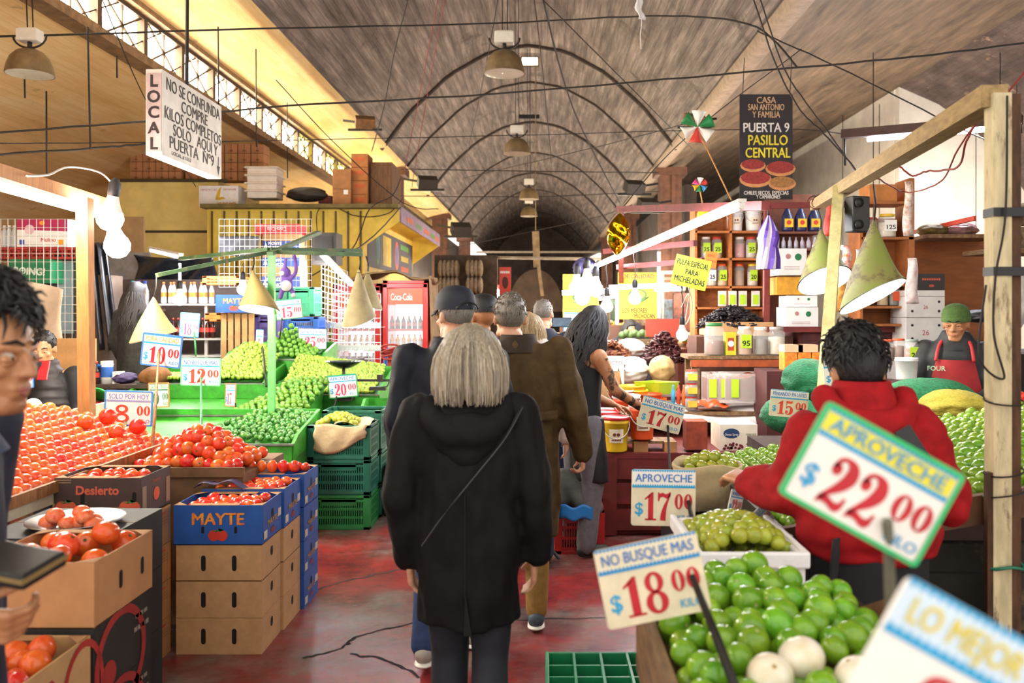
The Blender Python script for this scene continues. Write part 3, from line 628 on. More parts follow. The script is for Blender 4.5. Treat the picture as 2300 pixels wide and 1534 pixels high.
scatter(fruit('plum_tomato', 'x', 'plum tomato', TOMB, .033, 12, 1.15, .1), bp, 'tomatoes ranked on the sloping bed', 'orange-red tomato ranked in rows on the sloping left bed', .95, 1.1, rot=lambda: (R.uniform(-.3,.3), 1.3, R.uniform(-.4,.4)))
scatter(dup(tom2), [V((-2.55+.09*i+R.uniform(-.01,.01)-.4*k, 4.72+.08*(i%2)+.13*k, 1.02+.012*k+.05*((i+k)%2)-.028*i)) for k in range(2) for i in range(4)], 'larger tomatoes at the back of the bed', 'larger tomato at the back end of the sloping bed, next to the white onion box', 1.1, 1.3)
# slatted crate of tomatoes at the left edge
t = thing('wooden_crate', 'slatted wooden crate of tomatoes at the left edge above the tomato bed', 'crate', (-2.7,3.75,1.06)); b = B()
for z in (1.10,1.16,1.22): b.box((-2.5,3.75,z), (.012,.5,.05)); b.box((-2.75,3.5,z), (.5,.012,.05))
b.obj('slats', WOOD, t); b = B()
for y in (3.5,3.75,4.0): b.box((-2.515,y,1.15), (.03,.05,.26))
b.box((-2.75,3.75,1.06), (.5,.5,.015)); b.obj('corner_posts', M('3a2a22', .8, .2), t)
scatter(dup(tom2), mound(lambda u, v: (-2.93+u*.4, 3.54+v*.42, 1.245+.05*math.sin(3.1*u)*math.sin(3.1*v)), 5, 5), 'tomatoes in the slatted crate', 'tomato in the slatted crate at the left edge', .95, 1.15)
# white plank box of white onions
t = thing('onion_box', 'white painted plank box of white onions behind the tomato bed', 'box', (-3.25,5.45,0)); b = B()
b.box((-3.27,5.22,.93), (.73,.03,.2)); b.box((-2.905,5.5,.93), (.03,.55,.2)); b.box((-3.25,5.5,.86), (.72,.5,.03)); b.box((-3.0,5.20,.82), (.35,.03,.08)); b.obj('planks', CREAM, t)
for x in (-3.55,-2.97): b = B(); b.box((x,5.3,.42), (.08,.08,.84)); b.obj('leg', CREAM, t)
on = fruit('onion', 'x', 'onion', M('dfe4c8', .35, .1, 20, c2='c8d4a4'), .047, 16, .95)
scatter(on, [V((-3.46+.085*i+.04*(k%2), 5.33+.085*k, .93+.05*max(0,2-abs(i-2)-abs(k-1)*.6))) for k in range(3) for i in range(5)], 'white onions in the plank box', 'pale green-white onion heaped in the white plank box', .9, 1.15)
# ---------- green stand ----------
GR = M('3aa32a', .5, .25, 9, c2='2b7d1c', dirt=('1d3a14', 16, .66)); GRD = M('2c7a22', .6, .3, 9); STEEL = M('8d948c', .35, .2, metal=.7)
st = thing('green_stand', 'bright green tiered wooden lime stand with steel lips', 'display stand', (-2.35, 6.8, 0))
def tray(n, xa, xb, yl, yb, zl, zb, hb, mt=GR):
    b = B(); k = .025
    b.box(((xa+xb)/2, yl, zl-.10), (xb-xa, k, .20)); b.add([(xa,yl,zl-.06),(xb,yl,zl-.06),(xb,yb,zb),(xa,yb,zb)], [(0,1,2,3)])
    b.box(((xa+xb)/2, yb, (zb+hb)/2), (xb-xa, k, hb-zb))
    for x in (xa, xb): b.prism([(0,0)]*0 or [(yl,zl-.2),(yb,zl-.2),(yb,hb),(yl+.12,zl+.06),(yl,zl)], -.012, .012, 0, Matrix.Translation((x,0,0)) @ Matrix.Rotation(rad(90), 4, 'Z') @ Matrix.Diagonal((1,-1,1,1)))
    b.obj(n, mt, st); b = B(); b.box(((xa+xb)/2, yl-.004, zl+.004), (xb-xa+.02, .035, .012)); b.obj('steel_lip', STEEL, st)
XA, XB = -3.16, -1.765
tray('lower_tray', XA, XB, 6.0, 6.72, .687, .80, .86)
tray('middle_tray', -3.5, -1.90, 6.72, 7.35, .805, .88, 1.0)
tray('upper_tray', -3.5, -2.42, 7.36, 7.98, 1.0, 1.06, 1.14)
tray('top_tray', -3.0, -2.08, 8.0, 8.6, 1.172, 1.20, 1.32)
tray('side_tray', -2.35, -1.42, 7.38, 8.2, .90, 1.02, 1.1)
b = B(); b.box((-2.45,6.35,.30), (1.40,.55,.6)); b.box((-2.6,7.3,.38), (1.7,1.1,.76)); b.box((-2.5,8.1,.5), (1.5,.9,1.0)); b.obj('plinth', GRD, st)
tray('end_tray', -1.50, -1.26, 7.08, 7.36, .83, .80, .88)
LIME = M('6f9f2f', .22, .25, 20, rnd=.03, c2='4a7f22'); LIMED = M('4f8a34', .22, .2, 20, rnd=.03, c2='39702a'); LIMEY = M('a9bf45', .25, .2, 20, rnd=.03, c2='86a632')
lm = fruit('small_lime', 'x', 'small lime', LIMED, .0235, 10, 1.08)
def low(u, v): return (-2.63+u*.86+(1-v)*(-.02), 6.05+v*.58, .70+.135*v+.03*math.sin(3*u))
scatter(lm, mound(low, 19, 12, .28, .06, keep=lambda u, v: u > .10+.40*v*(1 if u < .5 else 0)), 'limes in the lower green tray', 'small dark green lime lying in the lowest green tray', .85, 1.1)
lm2 = fruit('small_lime', 'x', 'small lime', LIME, .025, 10, 1.06)
def midt(u, v): return (-2.50+u*.60+.10*v*u, 6.77+v*.5, .825+.24*v**.9*(min(1, .25+1.3*u)))
mp_ = mound(midt, 13, 11, .2, .0, keep=lambda u, v: u > .55*v-.08)
scatter(lm2, mp_, 'limes in the middle green tray', 'glossy green lime in the sloping heap of the middle green tray', .9, 1.08)
b = B(); b.grid(lambda u, v: V(midt(u, v))-V((0,-.01,.03)), 8, 8); b.obj('heap_board', GRD, st)
# top pyramid and the yellowish heaps: the limes beyond what one would count
def top(u, v): return (-2.97+u*.80, 8.05+v*.35, 1.205+max(0,(.30-.62*abs(u-.62)))*v)
LIMET = M('7fae3a', .25, .2, 20, rnd=.03, c2='5f9430'); tp = mound(top, 15, 7, .12)
b = B(); b.grid(lambda u, v: V(top(u, v))+V((0,.02,-.03)), 10, 4); b.obj('heap_board', GRD, st)
def yel(u, v): return (-3.48+u*1.02, 7.42+v*.5, 1.02+.30*v*math.exp(-((u-.78)/.30)**2)+.03)
yp = mound(yel, 36, 18, .3)
b = B(); b.grid(lambda u, v: V(yel(u, v))+V((0,.02,-.035)), 12, 6); b.obj('heap_board', GRD, st)
def sid(u, v): return (-2.30+u*.83, 7.42+v*.6, .925+.20*v+.10*v*(1-u))
b = B(); b.grid(lambda u, v: V(sid(u, v))+V((0,.02,-.035)), 8, 6); b.obj('heap_board', GRD, st)
sp = mound(sid, 30, 20, .3)
lmy = fruit('yellow_lime', 'x', 'yellow lime', LIMEY, .0185, 8)
near = sp[:170]; scatter(lmy, near, 'yellowish limes in the side tray', 'small yellowish lime in the slanting side tray beside the balance', .85, 1.15)
b = B()
for p in yp + sp[170:]: b.ball(p, .0185*R.uniform(.85, 1.15), 8)
for p in tp: b.ball(p, .026*R.uniform(.95, 1.05), 9, m=1)
tag(b.obj('heaped_limes', [LIMEY, LIMET]), 'bright and pale limes heaped in the upper and top green trays', 'limes', None, 'stuff')
# stand post and arms
b = B(); b.bar((-2.10,6.6,.8), (-2.10,6.6,2.10), .048); b.obj('post', M('6cc46a', .5, .2, dirt=('3a6a34', 9, .6)), st)
AG = M('3c5a34', .6, .35, dirt=('6a5a3a', 12, .55))
for a, c in (((352,618,6.0),(606,566,6.6)), ((406,581,7.2),(606,560,6.6)), ((606,566,6.6),(815,572,6.7)), ((606,560,6.6),(810,563,7.2)), ((606,570,6.5),(716,522,7.4))):
    b = B(); b.bar(P(*a), P(*c), .05, .028); b.obj('arm', AG, st)
LN = M('e9efe2', .5, .05); OL = M('8f7a4e', .6, .3, 6, dirt=('5a4a30', 7, .55), c2='a08a50')
cone_shade('brown cone shade hanging left above the ten-peso sign', 345, 664, 6.0, 92, 100, OL, LN, 3.6, .15, cord=(352,618,6.0))
cone_shade('brown cone shade hanging over the lime stand just left of the green post', 566, 604, 6.5, 92, 88, OL, LN, 4.0, -.16, tilt=(0, rad(-10)), cord=(570,572,6.5))
cone_shade('tan cone shade hanging right of the green post, before the wire rack', 806, 600, 6.7, 120, 76, M('a39468', .6, .25, 5), LN, 4.0, .12, cord=(808,572,6.7))
cone_shade('smaller tan cone shade hanging behind the tan one before the wire rack', 826, 606, 7.4, 80, 66, M('a39468', .6, .25, 5), LN, 0, .12, cord=(822,575,7.4))
# crates of limes beside the stand
DG = M('14604c', .45, .15)
for k in range(3):
    crate('dark green plastic crate, %s of the crate stack right of the lime stand' % ['lowest','middle','topmost'][k], -1.75, -1.28, 6.33, 6.68, k*.262, k*.262+.258, DG if k else M('1f7a3c', .45, .15), 'green crates in front', 22, 3)
    crate('dark green plastic crate, %s of the rear stack behind the lime crates' % ['lowest','middle','topmost'][k], -1.74, -1.27, 6.71, 7.05, k*.262, k*.262+.262+(.06 if k == 2 else -.004), DG, 'green crates behind', 22, 3)
ck = fruit('yellow_lime', 'x', 'yellow lime', M('b3b23c', .25, .2, 20, rnd=.03, c2='93a030'), .026, 12)
scatter(ck, mound(lambda u, v: (-1.70+u*.30, 6.37+v*.26, .775+.07*math.sin(3.1*u)*math.sin(2.2*v+.5)), 7, 6, .2), 'yellow limes in the top crate', 'yellow-green lime in the paper-lined topmost green crate', .9, 1.1)
b = B(); b.grid(lambda u, v: (-1.695+u*.39+.006*math.sin(12*v), 6.322-.012*math.sin(math.pi*v)-.004*math.sin(14*u+5*v), .785-(.19-.07*u**3+.03*math.sin(5*u))*v+.012*math.sin(7*u)*(1-v)), 18, 10); b.grid(lambda u, v: (-1.55+u*.27, 6.34+v*.3, .79+.02*math.sin(6*u+4*v)), 8, 8)
tag(b.obj('paper_liner', M('cdb48c', .8, .1, 30, bump=.3), solid=.002), 'crumpled tan paper hanging over the rim of the topmost green crate', 'paper')
crate('black crate of limes on the floor behind the green crates', -1.25, -.99, 6.75, 7.1, 0, .40, M('16171d', .5, .2), None, 10, 2)
scatter(dup(lm2), mound(lambda u, v: (-1.21+u*.2, 6.78+v*.26, .40+.03*math.sin(3*u)), 5, 5), 'limes in the black crate', 'lime in the black floor crate behind the green crates', 1, 1.15)
# balance
t = thing('balance_scale', 'black market balance with a wide scoop pan by the side tray', 'scale', (-1.62,7.3,1.0)); b = B(); c = P(772,820,7.3)
b.lathe([(.001,-.03),(.05,-.028),(.10,-.005),(.155,.03),(.158,.034),(.09,.0),(.001,-.02)], c, 24, sx=1.0, sy=.8); b.obj('scoop_pan', M('1c2a22', .25, .2, metal=.4), t)
b = B(); b.tube([c+V((0,0,-.03)), c+V((0,0,-.14))], .014, 8); b.box(c+V((.02,0,-.22)), (.12,.14,.17)); b.obj('stand_body', IRON, t)
b = B(); b.bar(c+V((0,-.02,-.13)), c+V((.42,-.02,-.13)), .014, .02); b.box(c+V((.32,-.03,-.11)), (.05,.03,.06)); b.box(c+V((.30,-.02,-.20)), (.14,.06,.03)); b.tube([c+V((.40,-.02,-.13)), c+V((.38,-.02,-.18)), c+V((.32,-.02,-.19))], .006, 6); b.obj('beam_arm', IRON, t)
# ---------- price signs of the left side ----------
SB = M('3f86d8', .5, .1); SG = M('2c9a58', .5, .1)
price_sign('eight-peso price sign with a blue frame above the dark brown tomato box', 289, 917, 5.3, 107, 80, 2, 'SOLO POR HOY', '8', '00', border=M('3f8fd8', .5, .05), ink=M('8a86c8'), num=NO, zig=M('9aa0d0'), tight=2, stick=((283,945),(277,1150),3.74), kilo='KILO', cur=M('9a94c4'), yaw=2)
price_sign('ten-peso price sign with a blue frame under the left cone shade', 363, 787, 5.4, 92, 74, 6, 'PURA CALIDAD', '10', '00', border=SB, ink=M('f0c030'), stick=((359,790),(338,1060),4.6), yaw=-3, band='dfeaf4')
price_sign('twelve-peso price sign with a green frame on a green stick', 451, 835, 6.0, 90, 63, 1, 'NO BUSQUE MAS', '12', '00', border=M('7cc9a0', .5, .05), num=NO, tight=2, ink=BLU, stick=((453,848),(450,1075),4.9), stickm=M('1f7a4c', .5, .2))
price_sign('green printed price card half hidden behind the eight-peso sign', 357, 887, 6.55, 47, 56, -1, 'CALIDAD Y PRECIO', '0', '00', border=M('b9783c'), ink=M('1d5a3c'), num=M('1d5a3c'), zig=M('1d5a3c'), board=M('bfe8c0', .5, .05), band='bfe8c0', cur=M('1d5a3c'))
price_sign('eighteen-peso price sign in front of the shelf of soda bottles', 426, 730, 7.8, 44, 55, 4, 'PURA CALIDAD', '18', '00', border=SB, num=NP, ink=M('e0b83a'), band='cfe8d0', stick=((437,745),(440,800),7.7), stickm=M('3a8a54'))
price_sign('fifteen-peso price sign with a green frame in front of the green crate', 649, 694, 8.4, 61, 46, -6, 'LO MEJOR DEL DIA', '15', '00', border=SG, num=NP, stick=((634,715),(628,760),8.2), stickm=BLACK)
price_sign('twenty-five-peso price sign at the right end of the lime pyramid', 702, 761, 8.3, 62, 45, 1, 'NO BUSQUE MAS', '25', '00', border=M('a9b4e4', .5, .05), num=NP, tight=2, stick=((684,775),(662,848),7.9), stickm=BLACK)
price_sign('twenty-peso price sign with a green frame below the balance', 770, 867, 7.2, 66, 52, -5, 'APROVECHE', '20', '00', border=SG, num=NP, stick=((757,890),(745,930),7.1), stickm=BLACK)
price_sign('narrow edge-on price sign standing before the upper green tray', 518, 887, 7.0, 25, 52, 2, 'NO BUSQUE', '17', '', border=M('b98a5a', .5), num=NP, kilo='', stick=((530,905),(535,960),6.9), stickm=BLACK)
price_sign('narrow edge-on price sign on the lime pyramid next to the green post', 583, 766, 7.9, 16, 52, 2, 'NO BUSQUE', '25', '', num=NP, kilo='', stick=((590,775),(598,868),7.3), stickm=BLACK)
price_sign('price sign with a blue frame behind the man holding a red phone', 45, 846, 6.3, 62, 50, 0, 'APROVECHE', '8', '00', border=SB, num=NP, stick=((45,860),(40,960),5.9))
# ---------- right front: lime bin, foam box, sloping bed ----------
OLDW = M('8d6f4c', .8, .3, 5, stretch=(6,1,6), c2='5d4630'); DARKW = M('3b2d22', .85, .3, 6)
t = thing('wooden_bin', 'grey-brown plank bin of big green limes at the bottom right', 'bin', (.5,1.75,.6)); b = B()
b.box((.245,1.68,.86), (.022,.80,.18)); b.box((.262,1.68,.85), (.006,.80,.16)); b.obj('left_board', OLDW, t)
b = B(); b.box((.50,2.09,.84), (.50,.02,.18)); b.obj('back_board', OLDW, t)
b = B(); b.box((.755,1.68,.86), (.022,.80,.18)); b.obj('right_board', DARKW, t)
b = B(); b.bar((.75,2.02,.86), (.80,1.80,.98), .02, .13); b.obj('raised_plank', M('7a5236', .8, .25, 5), t)
b = B(); b.box((.5,1.68,.78), (.50,.8,.02)); b.obj('bottom', OLDW, t)
for x in (.27,.73):
    for y in (1.32,2.05): b = B(); b.box((x,y,.38), (.05,.05,.76)); b.obj('leg', OLDW, t)
BIGL = M('84b22c', .14, .15, 25, rnd=.035, c2='5c9424'); SCAR = M('b9b878', .7, .2)
def binz(x, y):
    u = (x-.26)/.48; v = (y-1.3)/.78; return .905 + .115*max(0, math.sin(math.pi*min(max(.12+.8*u,0),1)))**.8*(.45+.55*v)
big = fruit('lime', 'x', 'lime', BIGL, .0305, 18, 1.04, .10, SCAR)
pts = []
R.seed(11)
for lay_ in range(2):
    for k in range(900):
        x, y = R.uniform(.285,.725), R.uniform(1.33,2.06); p = V((x, y, binz(x, y)-.030*lay_+R.uniform(-.004,.012)))
        if .40 < x < .62 and y < 1.63 and abs(x-.50) < .12 and not lay_ and y > 1.5: continue
        if all((p-q).length > .051 for q in pts): pts.append(p)
scatter(big, pts, 'big limes in the plank bin', 'big glossy green lime heaped in the plank bin at the bottom right', .86, 1.14)
on2 = fruit('onion', 'x', 'onion', M('efe9dc', .35, .08, 20, c2='dccfae'), .042, 20, .92, .06, M('b99a62', .8))
scatter(on2, [V((.485,1.575,1.0)), V((.415,1.53,.985)), V((.57,1.52,.985))], 'peeled onions on the big limes', 'peeled white onion lying on the big limes in the plank bin', 1, 1.08, tilt=.6)
FOAM = M('eeeef0', .6, .05, 40, bump=.05)
t = thing('foam_box', 'white styrofoam box of yellow-green limes behind the plank bin', 'box', (.58,2.55,.80)); b = B(); k = .022
b.box((.585,2.36,.885), (.29,k,.17)); b.box((.585,2.76,.885), (.29,k,.17)); b.box((.445,2.56,.885), (k,.42,.17)); b.box((.725,2.56,.885), (k,.42,.17)); b.box((.585,2.56,.81), (.28,.4,.02)); b.obj('walls', FOAM, t, bevel=.006)
b = B(); b.box((.585,2.345,.955), (.32,.02,.045)); b.box((.737,2.56,.955), (.02,.44,.045)); b.box((.433,2.56,.955), (.02,.44,.045)); b.obj('rim', FOAM, t, bevel=.006)
b = B(); b.box((.60,2.58,.60), (.36,.5,.40)); b.box((.60,2.58,.2), (.34,.48,.40)); tag(b.obj('black_crate_stack', BLACK), 'dark crate block carrying the white styrofoam box', 'crate')
YL = M('a3a534', .18, .15, 25, rnd=.03, c2='88982a')
yl = fruit('yellow_lime', 'x', 'yellow lime', YL, .0245, 14, 1.04, .08, SCAR)
scatter(yl, mound(lambda u, v: (.472+u*.24, 2.39+v*.36, .945+.075*math.sin(math.pi*u)**.6*math.sin(math.pi*min(1,.3+.6*v))), 6, 9, .2) + mound(lambda u, v: (.48+u*.22, 2.40+v*.3, .925), 4, 5, .2), 'yellow-green limes in the foam box', 'yellow-green lime heaped in the white styrofoam box', .88, 1.12)
# sloping lime bed
t = thing('lime_bed', 'dark plank bed sloping up to the right, ranked with bright limes', 'display', (1.6,3.6,0)); b = B()
zb = lambda x: .845 + .17*(x-.86)
b.add([(.85,2.95,zb(.86)),(.85,4.45,zb(.86)),(2.75,4.45,zb(2.75)),(2.75,2.95,zb(2.75)),(.85,2.95,zb(.86)-.05),(.85,4.45,zb(.86)-.05),(2.75,4.45,zb(2.75)-.05),(2.75,2.95,zb(2.75)-.05)], [(0,1,2,3),(4,7,6,5),(0,4,5,1),(3,2,6,7),(0,3,7,4),(1,5,6,2)]); b.obj('sloping_top', DARKW, t)
b = B(); b.box((.84,3.65,.85), (.025,1.6,.07)); b.obj('left_lip', M('49443c', .6, .3, 8), t)
b = B(); b.bar((.84,2.93,.845), (2.75,2.93,zb(2.75)), .03, .10); b.obj('front_lip', M('6b4a30', .8, .3, 7), t)
b = B(); b.box((1.8,3.02,.42), (1.7,.04,.80)); b.box((1.8,2.99,.30), (1.7,.02,.22)); b.box((1.8,2.99,.62), (1.7,.02,.2)); b.obj('front_boards', M('2b2a20', .85, .4, 4, dirt=('6b5836', 5, .60)), t)
LB = M('83a92e', .16, .15, 25, rnd=.03, c2='5c8f24')
lb = fruit('lime', 'x', 'lime', LB, .0300, 14, 1.04, .06)
bp = [V((.90+.058*r+R.uniform(-.004,.004), 3.02+.062*c+(.03 if r % 2 else 0), zb(.90+.058*r)+.028+R.uniform(0,.008))) for r in range(9) for c in range(22)]
bp += [V((1.40+.062*r+R.uniform(-.006,.006), 3.02+.064*c+(.03 if r % 2 else 0), zb(1.40+.062*r)+.03+R.uniform(0,.015))) for r in range(22) for c in range(21) if .455 < (1.40+.062*r)/(3.02+.064*c) < .59]
nb = [p for p in bp if not (p.y < 3.25 and .98 < p.x < 1.45)]
nb.sort(key=lambda p: p.y); vis = [p for p in nb if R.random() < 1][:170]
rest = nb[len(vis):]
scatter(lb, vis, 'limes on the sloping bed', 'bright green lime ranked on the sloping plank bed by the person in red', .9, 1.1)
stuffmesh('limes_at_the_back', 'bright limes ranked on the far end of the sloping plank bed', 'limes', LB, rest, .03, 10)
# paper sack of yellow limes and its neighbours
b = B(); b.lathe([(.001,0),(.11,0),(.135,.10),(.15,.17),(.158,.20),(.150,.205),(.13,.15)], (.75,3.80,.76), 20, sy=.9)
for v in b.v: v += V((.008*math.sin(19*v.z+7*v.x), 0, .012*math.sin(23*v.x+11*v.y)))
tag(b.obj('paper_sack', M('c9b58c', .9, .15, 12, bump=.3), solid=.003), 'rolled-down tan sack of yellow limes beside the sloping bed', 'sack')
b = B(); b.box((.74,3.82,.37), (.34,.4,.75)); tag(b.obj('black_box', BLACK), 'black block under the tan sack of limes', 'box')
scatter(dup(yl), mound(lambda u, v: (.65+u*.22, 3.70+v*.2, .945+.05*math.sin(3.1*u)*math.sin(3.1*v)), 5, 4), 'yellow limes in the tan sack', 'yellow-green lime in the rolled-down tan sack', .95, 1.1)
# ---------- signs on the right ----------
price_sign('seventeen-peso price sign standing level above the yellow-green limes', 1490, 1118, 2.9, 144, 126, 1, 'APROVECHE', '17', '00', board=SIGNC, stick=((1545,1125),(1570,1260),2.55), stickm=IRON, group='cream price signs', yaw=0)
price_sign('eighteen-peso price sign tilted above the plank bin of big limes', 1465, 1303, 1.72, 236, 180, -11.5, 'NO BUSQUE MAS', '18', '00', board=SIGNC, band='e9dfc4', zig=M('2590d0', .5, .1), stick=((1552,1290),(1672,1600),1.45), stickm=IRON, group='cream price signs', yaw=0)
price_sign('big twenty-two-peso price sign with a green frame tilted before the person in red', 1957, 1087, 1.16, 352, 236, 29, 'APROVECHE', '22', '00', border=M('2fbf72', .5, .1), band='ece03a', ink=M('3f9fd0', .5, .1), yaw=0, stick=((1985,1165),(2004,1590),1.30), stickm=M('6b6a58', .7, .2), group=None)
price_sign('very large close price sign with blurred blue print at the bottom right corner', 2205, 1622, .80, 610, 420, 29, 'LO MEJOR DEL DIA', '20', '00', band='cfe4f4', ink=M('e8d238', .5, .1), group=None)
price_sign('seventeen-peso price sign tilted in front of the orange buckets', 1485, 932, 4.9, 98, 66, 15, 'NO BUSQUE MAS', '17', '00', stick=((1499,955),(1522,1440),4.3), stickm=IRON, group='cream price signs', board=SIGNC, band='f0ead8')
price_sign('fifteen-peso price sign in front of the green net sacks', 1772, 907, 4.6, 86, 60, 5, 'PENSANDO EN USTED', '15', '00', stick=((1797,918),(1806,960),4.5), stickm=IRON, board=SIGNC, num=NO, group='cream price signs')
price_sign('price sign half hidden behind the yellow pole', 1888, 836, 4.4, 76, 66, -5, 'EL MEJOR', '10', '00', stick=((1885,850),(1895,900),4.3), stickm=IRON, group='cream price signs')
price_sign('blue-banded price sign showing above the black hair of the person in red', 1934, 778, 4.8, 74, 54, -12, 'NO BUSQUE MAS', '15', '00', group='cream price signs', stick=((1940,790),(1946,960),4.6))
price_sign('small paper price card standing in the limes at the bed lip', 1652, 1128, 3.0, 34, 54, 14, 'NO BUSQUE MAS', '22', '00', yaw=20, group='cream price signs', stick=((1655,1140),(1660,1190),3.1))
price_sign('small paper price card leaning over the foam box', 1708, 1166, 2.8, 58, 48, -38, 'NO BUSQUE MAS', '22', '00', num=NP, yaw=20, group='cream price signs')
price_sign('twenty-peso price sign far down the aisle beside the tank-top vendor', 1286, 724, 9.0, 40, 44, 2, 'PURA CALIDAD', '20', '00', num=NO, border=SB, group='cream price signs', stick=((1286,735),(1284,830),9.2))
# green bin bottom at the frame edge
t = thing('plastic_crate', 'upturned green plastic crate on the floor at the bottom centre', 'crate', (.24,3.22,0)); b = B(); GC = M('1f8a58', .45, .12)
for x in (.025,.455): b.box((x,3.22,.13), (.014,.44,.26))
for y in (3.01,3.43): b.box((.24,y,.13), (.43,.014,.26))
b.box((.24,3.22,.14), (.42,.42,.01)); b.obj('frame', GC, t, bevel=.004); b = B()
for i in range(1,4): b.box((.025+.43*i/4,3.22,.225), (.010,.42,.07))
for i in range(1,4): b.box((.24,3.01+.42*i/4,.222), (.43,.010,.06))
b.obj('base_ribs', GC, t)
# ---------- red counter, buckets, blocks ----------
RW = M('6e1d1b', .7, .25, 7, dirt=('3a1512', 6, .6)); ORG = M('e2592a', .4, .1); BUCY = M('ecc62c', .4, .1); BUCR = M('c5252d', .4, .1); BUCW = M('e4e4e2', .4, .08)
t = thing('counter', 'low dark red plank counter carrying buckets and wood blocks', 'counter', (1.2,6.6,0)); b = B()
b.box((1.35,6.7,.585), (1.75,1.1,.04)); b.obj('top', RW, t); b = B()
for z in (.49,.31,.12): b.box((1.37,6.165,z), (1.66,.025,.15))
b.box((.50,6.155,.29), (.10,.03,.56)); b.box((1.35,6.2,.28), (1.7,.01,.54)); b.obj('front_planks', RW, t)
for x in (.5, 2.2): b = B(); b.box((x,6.72,.28), (.07,1.0,.56)); b.obj('end_panel', RW, t)
def bucket(label, px, py, Y, wpx, hpx, body, lid=None, art=None, group='plastic buckets', handle=True):
    s = Y/F; r = wpx*s/2; h = hpx*s; c = P(px, py, Y); t = thing('bucket', label, 'bucket', c, group); b = B()
    b.lathe([(.001,0),(r*.84,0),(r*.86,.01),(r*.95,h*.82),(r*1.0,h*.83),(r*1.0,h*.87),(r*.97,h*.88),(r*.99,h*.97)] + ([] if lid else [(r*.93,h*.97),(r*.86,h*.3),(.001,h*.3)]), n=24); b.obj('pail', body, t, world=False)
    if lid: b = B(); b.lathe([(r*1.02,h*.93),(r*1.06,h*.94),(r*1.06,h*1.0),(r*.98,h*1.02),(r*.92,h*.985),(.001,h*.985)], n=24); b.obj('lid', lid, t, world=False)
    if handle: b = B(); b.tube([(r*1.02*math.cos(a), -abs(r*1.04*math.sin(a))-.004, h*.85-.45*h*math.sin(a)) for a in [math.pi*i/12 for i in range(13)]], .004, 5); b.obj('handle', M('d8d0c4'), t, world=False)
    if art:
        b = B(); n = 10; vs = []; ang = lambda i: -math.pi/2 - .55 + 1.1*i/n
        for z in (.28,.68): vs += [((r*(.875+.1*z)+.004)*math.cos(ang(i)), (r*(.875+.1*z)+.004)*math.sin(ang(i)), h*z) for i in range(n+1)]
        b.add(vs, [(i, i+1, n+2+i, n+1+i) for i in range(n)], 0); T = Matrix.Translation((0,-r*.99,0))
        disc(b, (-r*.14,h*.52), h*.05, 1, T); disc(b, (r*.14,h*.52), h*.05, 1, T); bars(b, 0, h*.36, r*.7, h*.05, 1, T, 6); b.obj('paper_label', [M('f3ead0'), M('7d3a26')], t, world=False)
bucket('yellow bucket with a red rim at the front corner of the red counter', 1382, 1012, 6.22, 62, 76, BUCY, BUCR, '100')
bucket('yellow bucket with a red rim right behind the corner one', 1358, 998, 6.55, 62, 74, BUCY, BUCR)
bucket('orange bucket standing on wood blocks behind the tilted seventeen-peso sign', 1442, 985, 6.25, 58, 76, ORG, BUCW, 'PURO')
bucket('orange bucket with a white lid behind the yellow buckets', 1406, 952, 6.7, 60, 62, ORG, BUCW, 'MOLE')
bucket('white bucket with a white lid, left end of the bucket row', 1357, 965, 6.9, 56, 46, BUCW, BUCW)
bucket('orange bucket with a white lid near the vendor hand', 1394, 922, 7.2, 56, 46, ORG, BUCW)
bucket('white bucket with a grey-white lid between two orange buckets', 1410, 935, 7.0, 56, 48, BUCW, M('cfd0d2'))
for i, (px, py, mt, nm) in enumerate(((1428,905,BUCY,'yellow bowl, lowest of the yellow nest'),(1426,896,BUCY,'yellow bowl in the middle of the yellow nest'),(1420,886,BUCY,'yellow bowl on top of the yellow nest'),(1468,915,ORG,'orange bowl, lower of the orange nest'),(1458,904,ORG,'orange bowl, upper of the orange nest'))):
    bucket(nm + ' on the red counter', px, py, 7.3-.1*(i>2), 60, 22, mt, handle=False, group='nested bowls')
b = B(); c = P(1475, 884, 7.4); b.lathe([(.001,0),(.13,0),(.16,.10),(.168,.105),(.155,.1),(.12,.012),(.001,.012)], c, 4, smooth=False, sx=1.25); tag(b.obj('tub', M('a9cc2c', .4, .1), bevel=.008), 'lime-green plastic tub on the counter before the white sacks', 'tub')
BLK = M('c08a55', .8, .25, 6)
for lb_, px, w_, mt in (('short pale wood block under the orange bucket', 1438, 32, BLK), ('short wood block left of the red-brown block', 1504, 28, BLK)):
    b = B(); c = P(px, 1014, 6.25); b.box(c+V((0,0,.04)), (w_*6.25/F,.1,.08)); tag(b.obj('wood_block', mt, bevel=.003), lb_, 'wood block', 'wood blocks on the counter')
b = B(); b.box(P(1452, 990, 6.28)+V((.03,.05,-.004)), (.36,.2,.02)); tag(b.obj('plank', OLDW), 'plank lying on the wood blocks under the orange bucket', 'plank')
b = B(); b.box(P(1561, 975, 6.25), (.155,.16,.21)); tag(b.obj('brick_block', M('a8492f', .85, .3, 12, dirt=('d8b89a', 10, .62)), bevel=.004), 'red-brown square block standing on the red counter', 'block')
def fruitbox(t, w, d, h):
    T = FR_(w, d, h); b = B(); disc(b, (-w*.2,h*.66), w*.22, 0, T, rz=h*.19); b.txt('Ocean Spray', (-w*.2,0,h*.62), h*.13, 1, fit=w*.36, T=T @ Matrix.Translation((0,-.001,0))); b.txt('PREMIER', (w*.33,0,h*.62), h*.11, 2, T=T)
    for i in range(30): disc(b, (R.uniform(-w*.46, w*.46), h*(.08+.22*R.random()*abs(math.sin(i*1.3)))), .010, 3, T @ Matrix.Translation((0,-.0005*(i%4),0)))
    b.obj('print', [M('24406e'), WHITE, M('3f6a4a'), M('6e1d2a')], t, world=False)
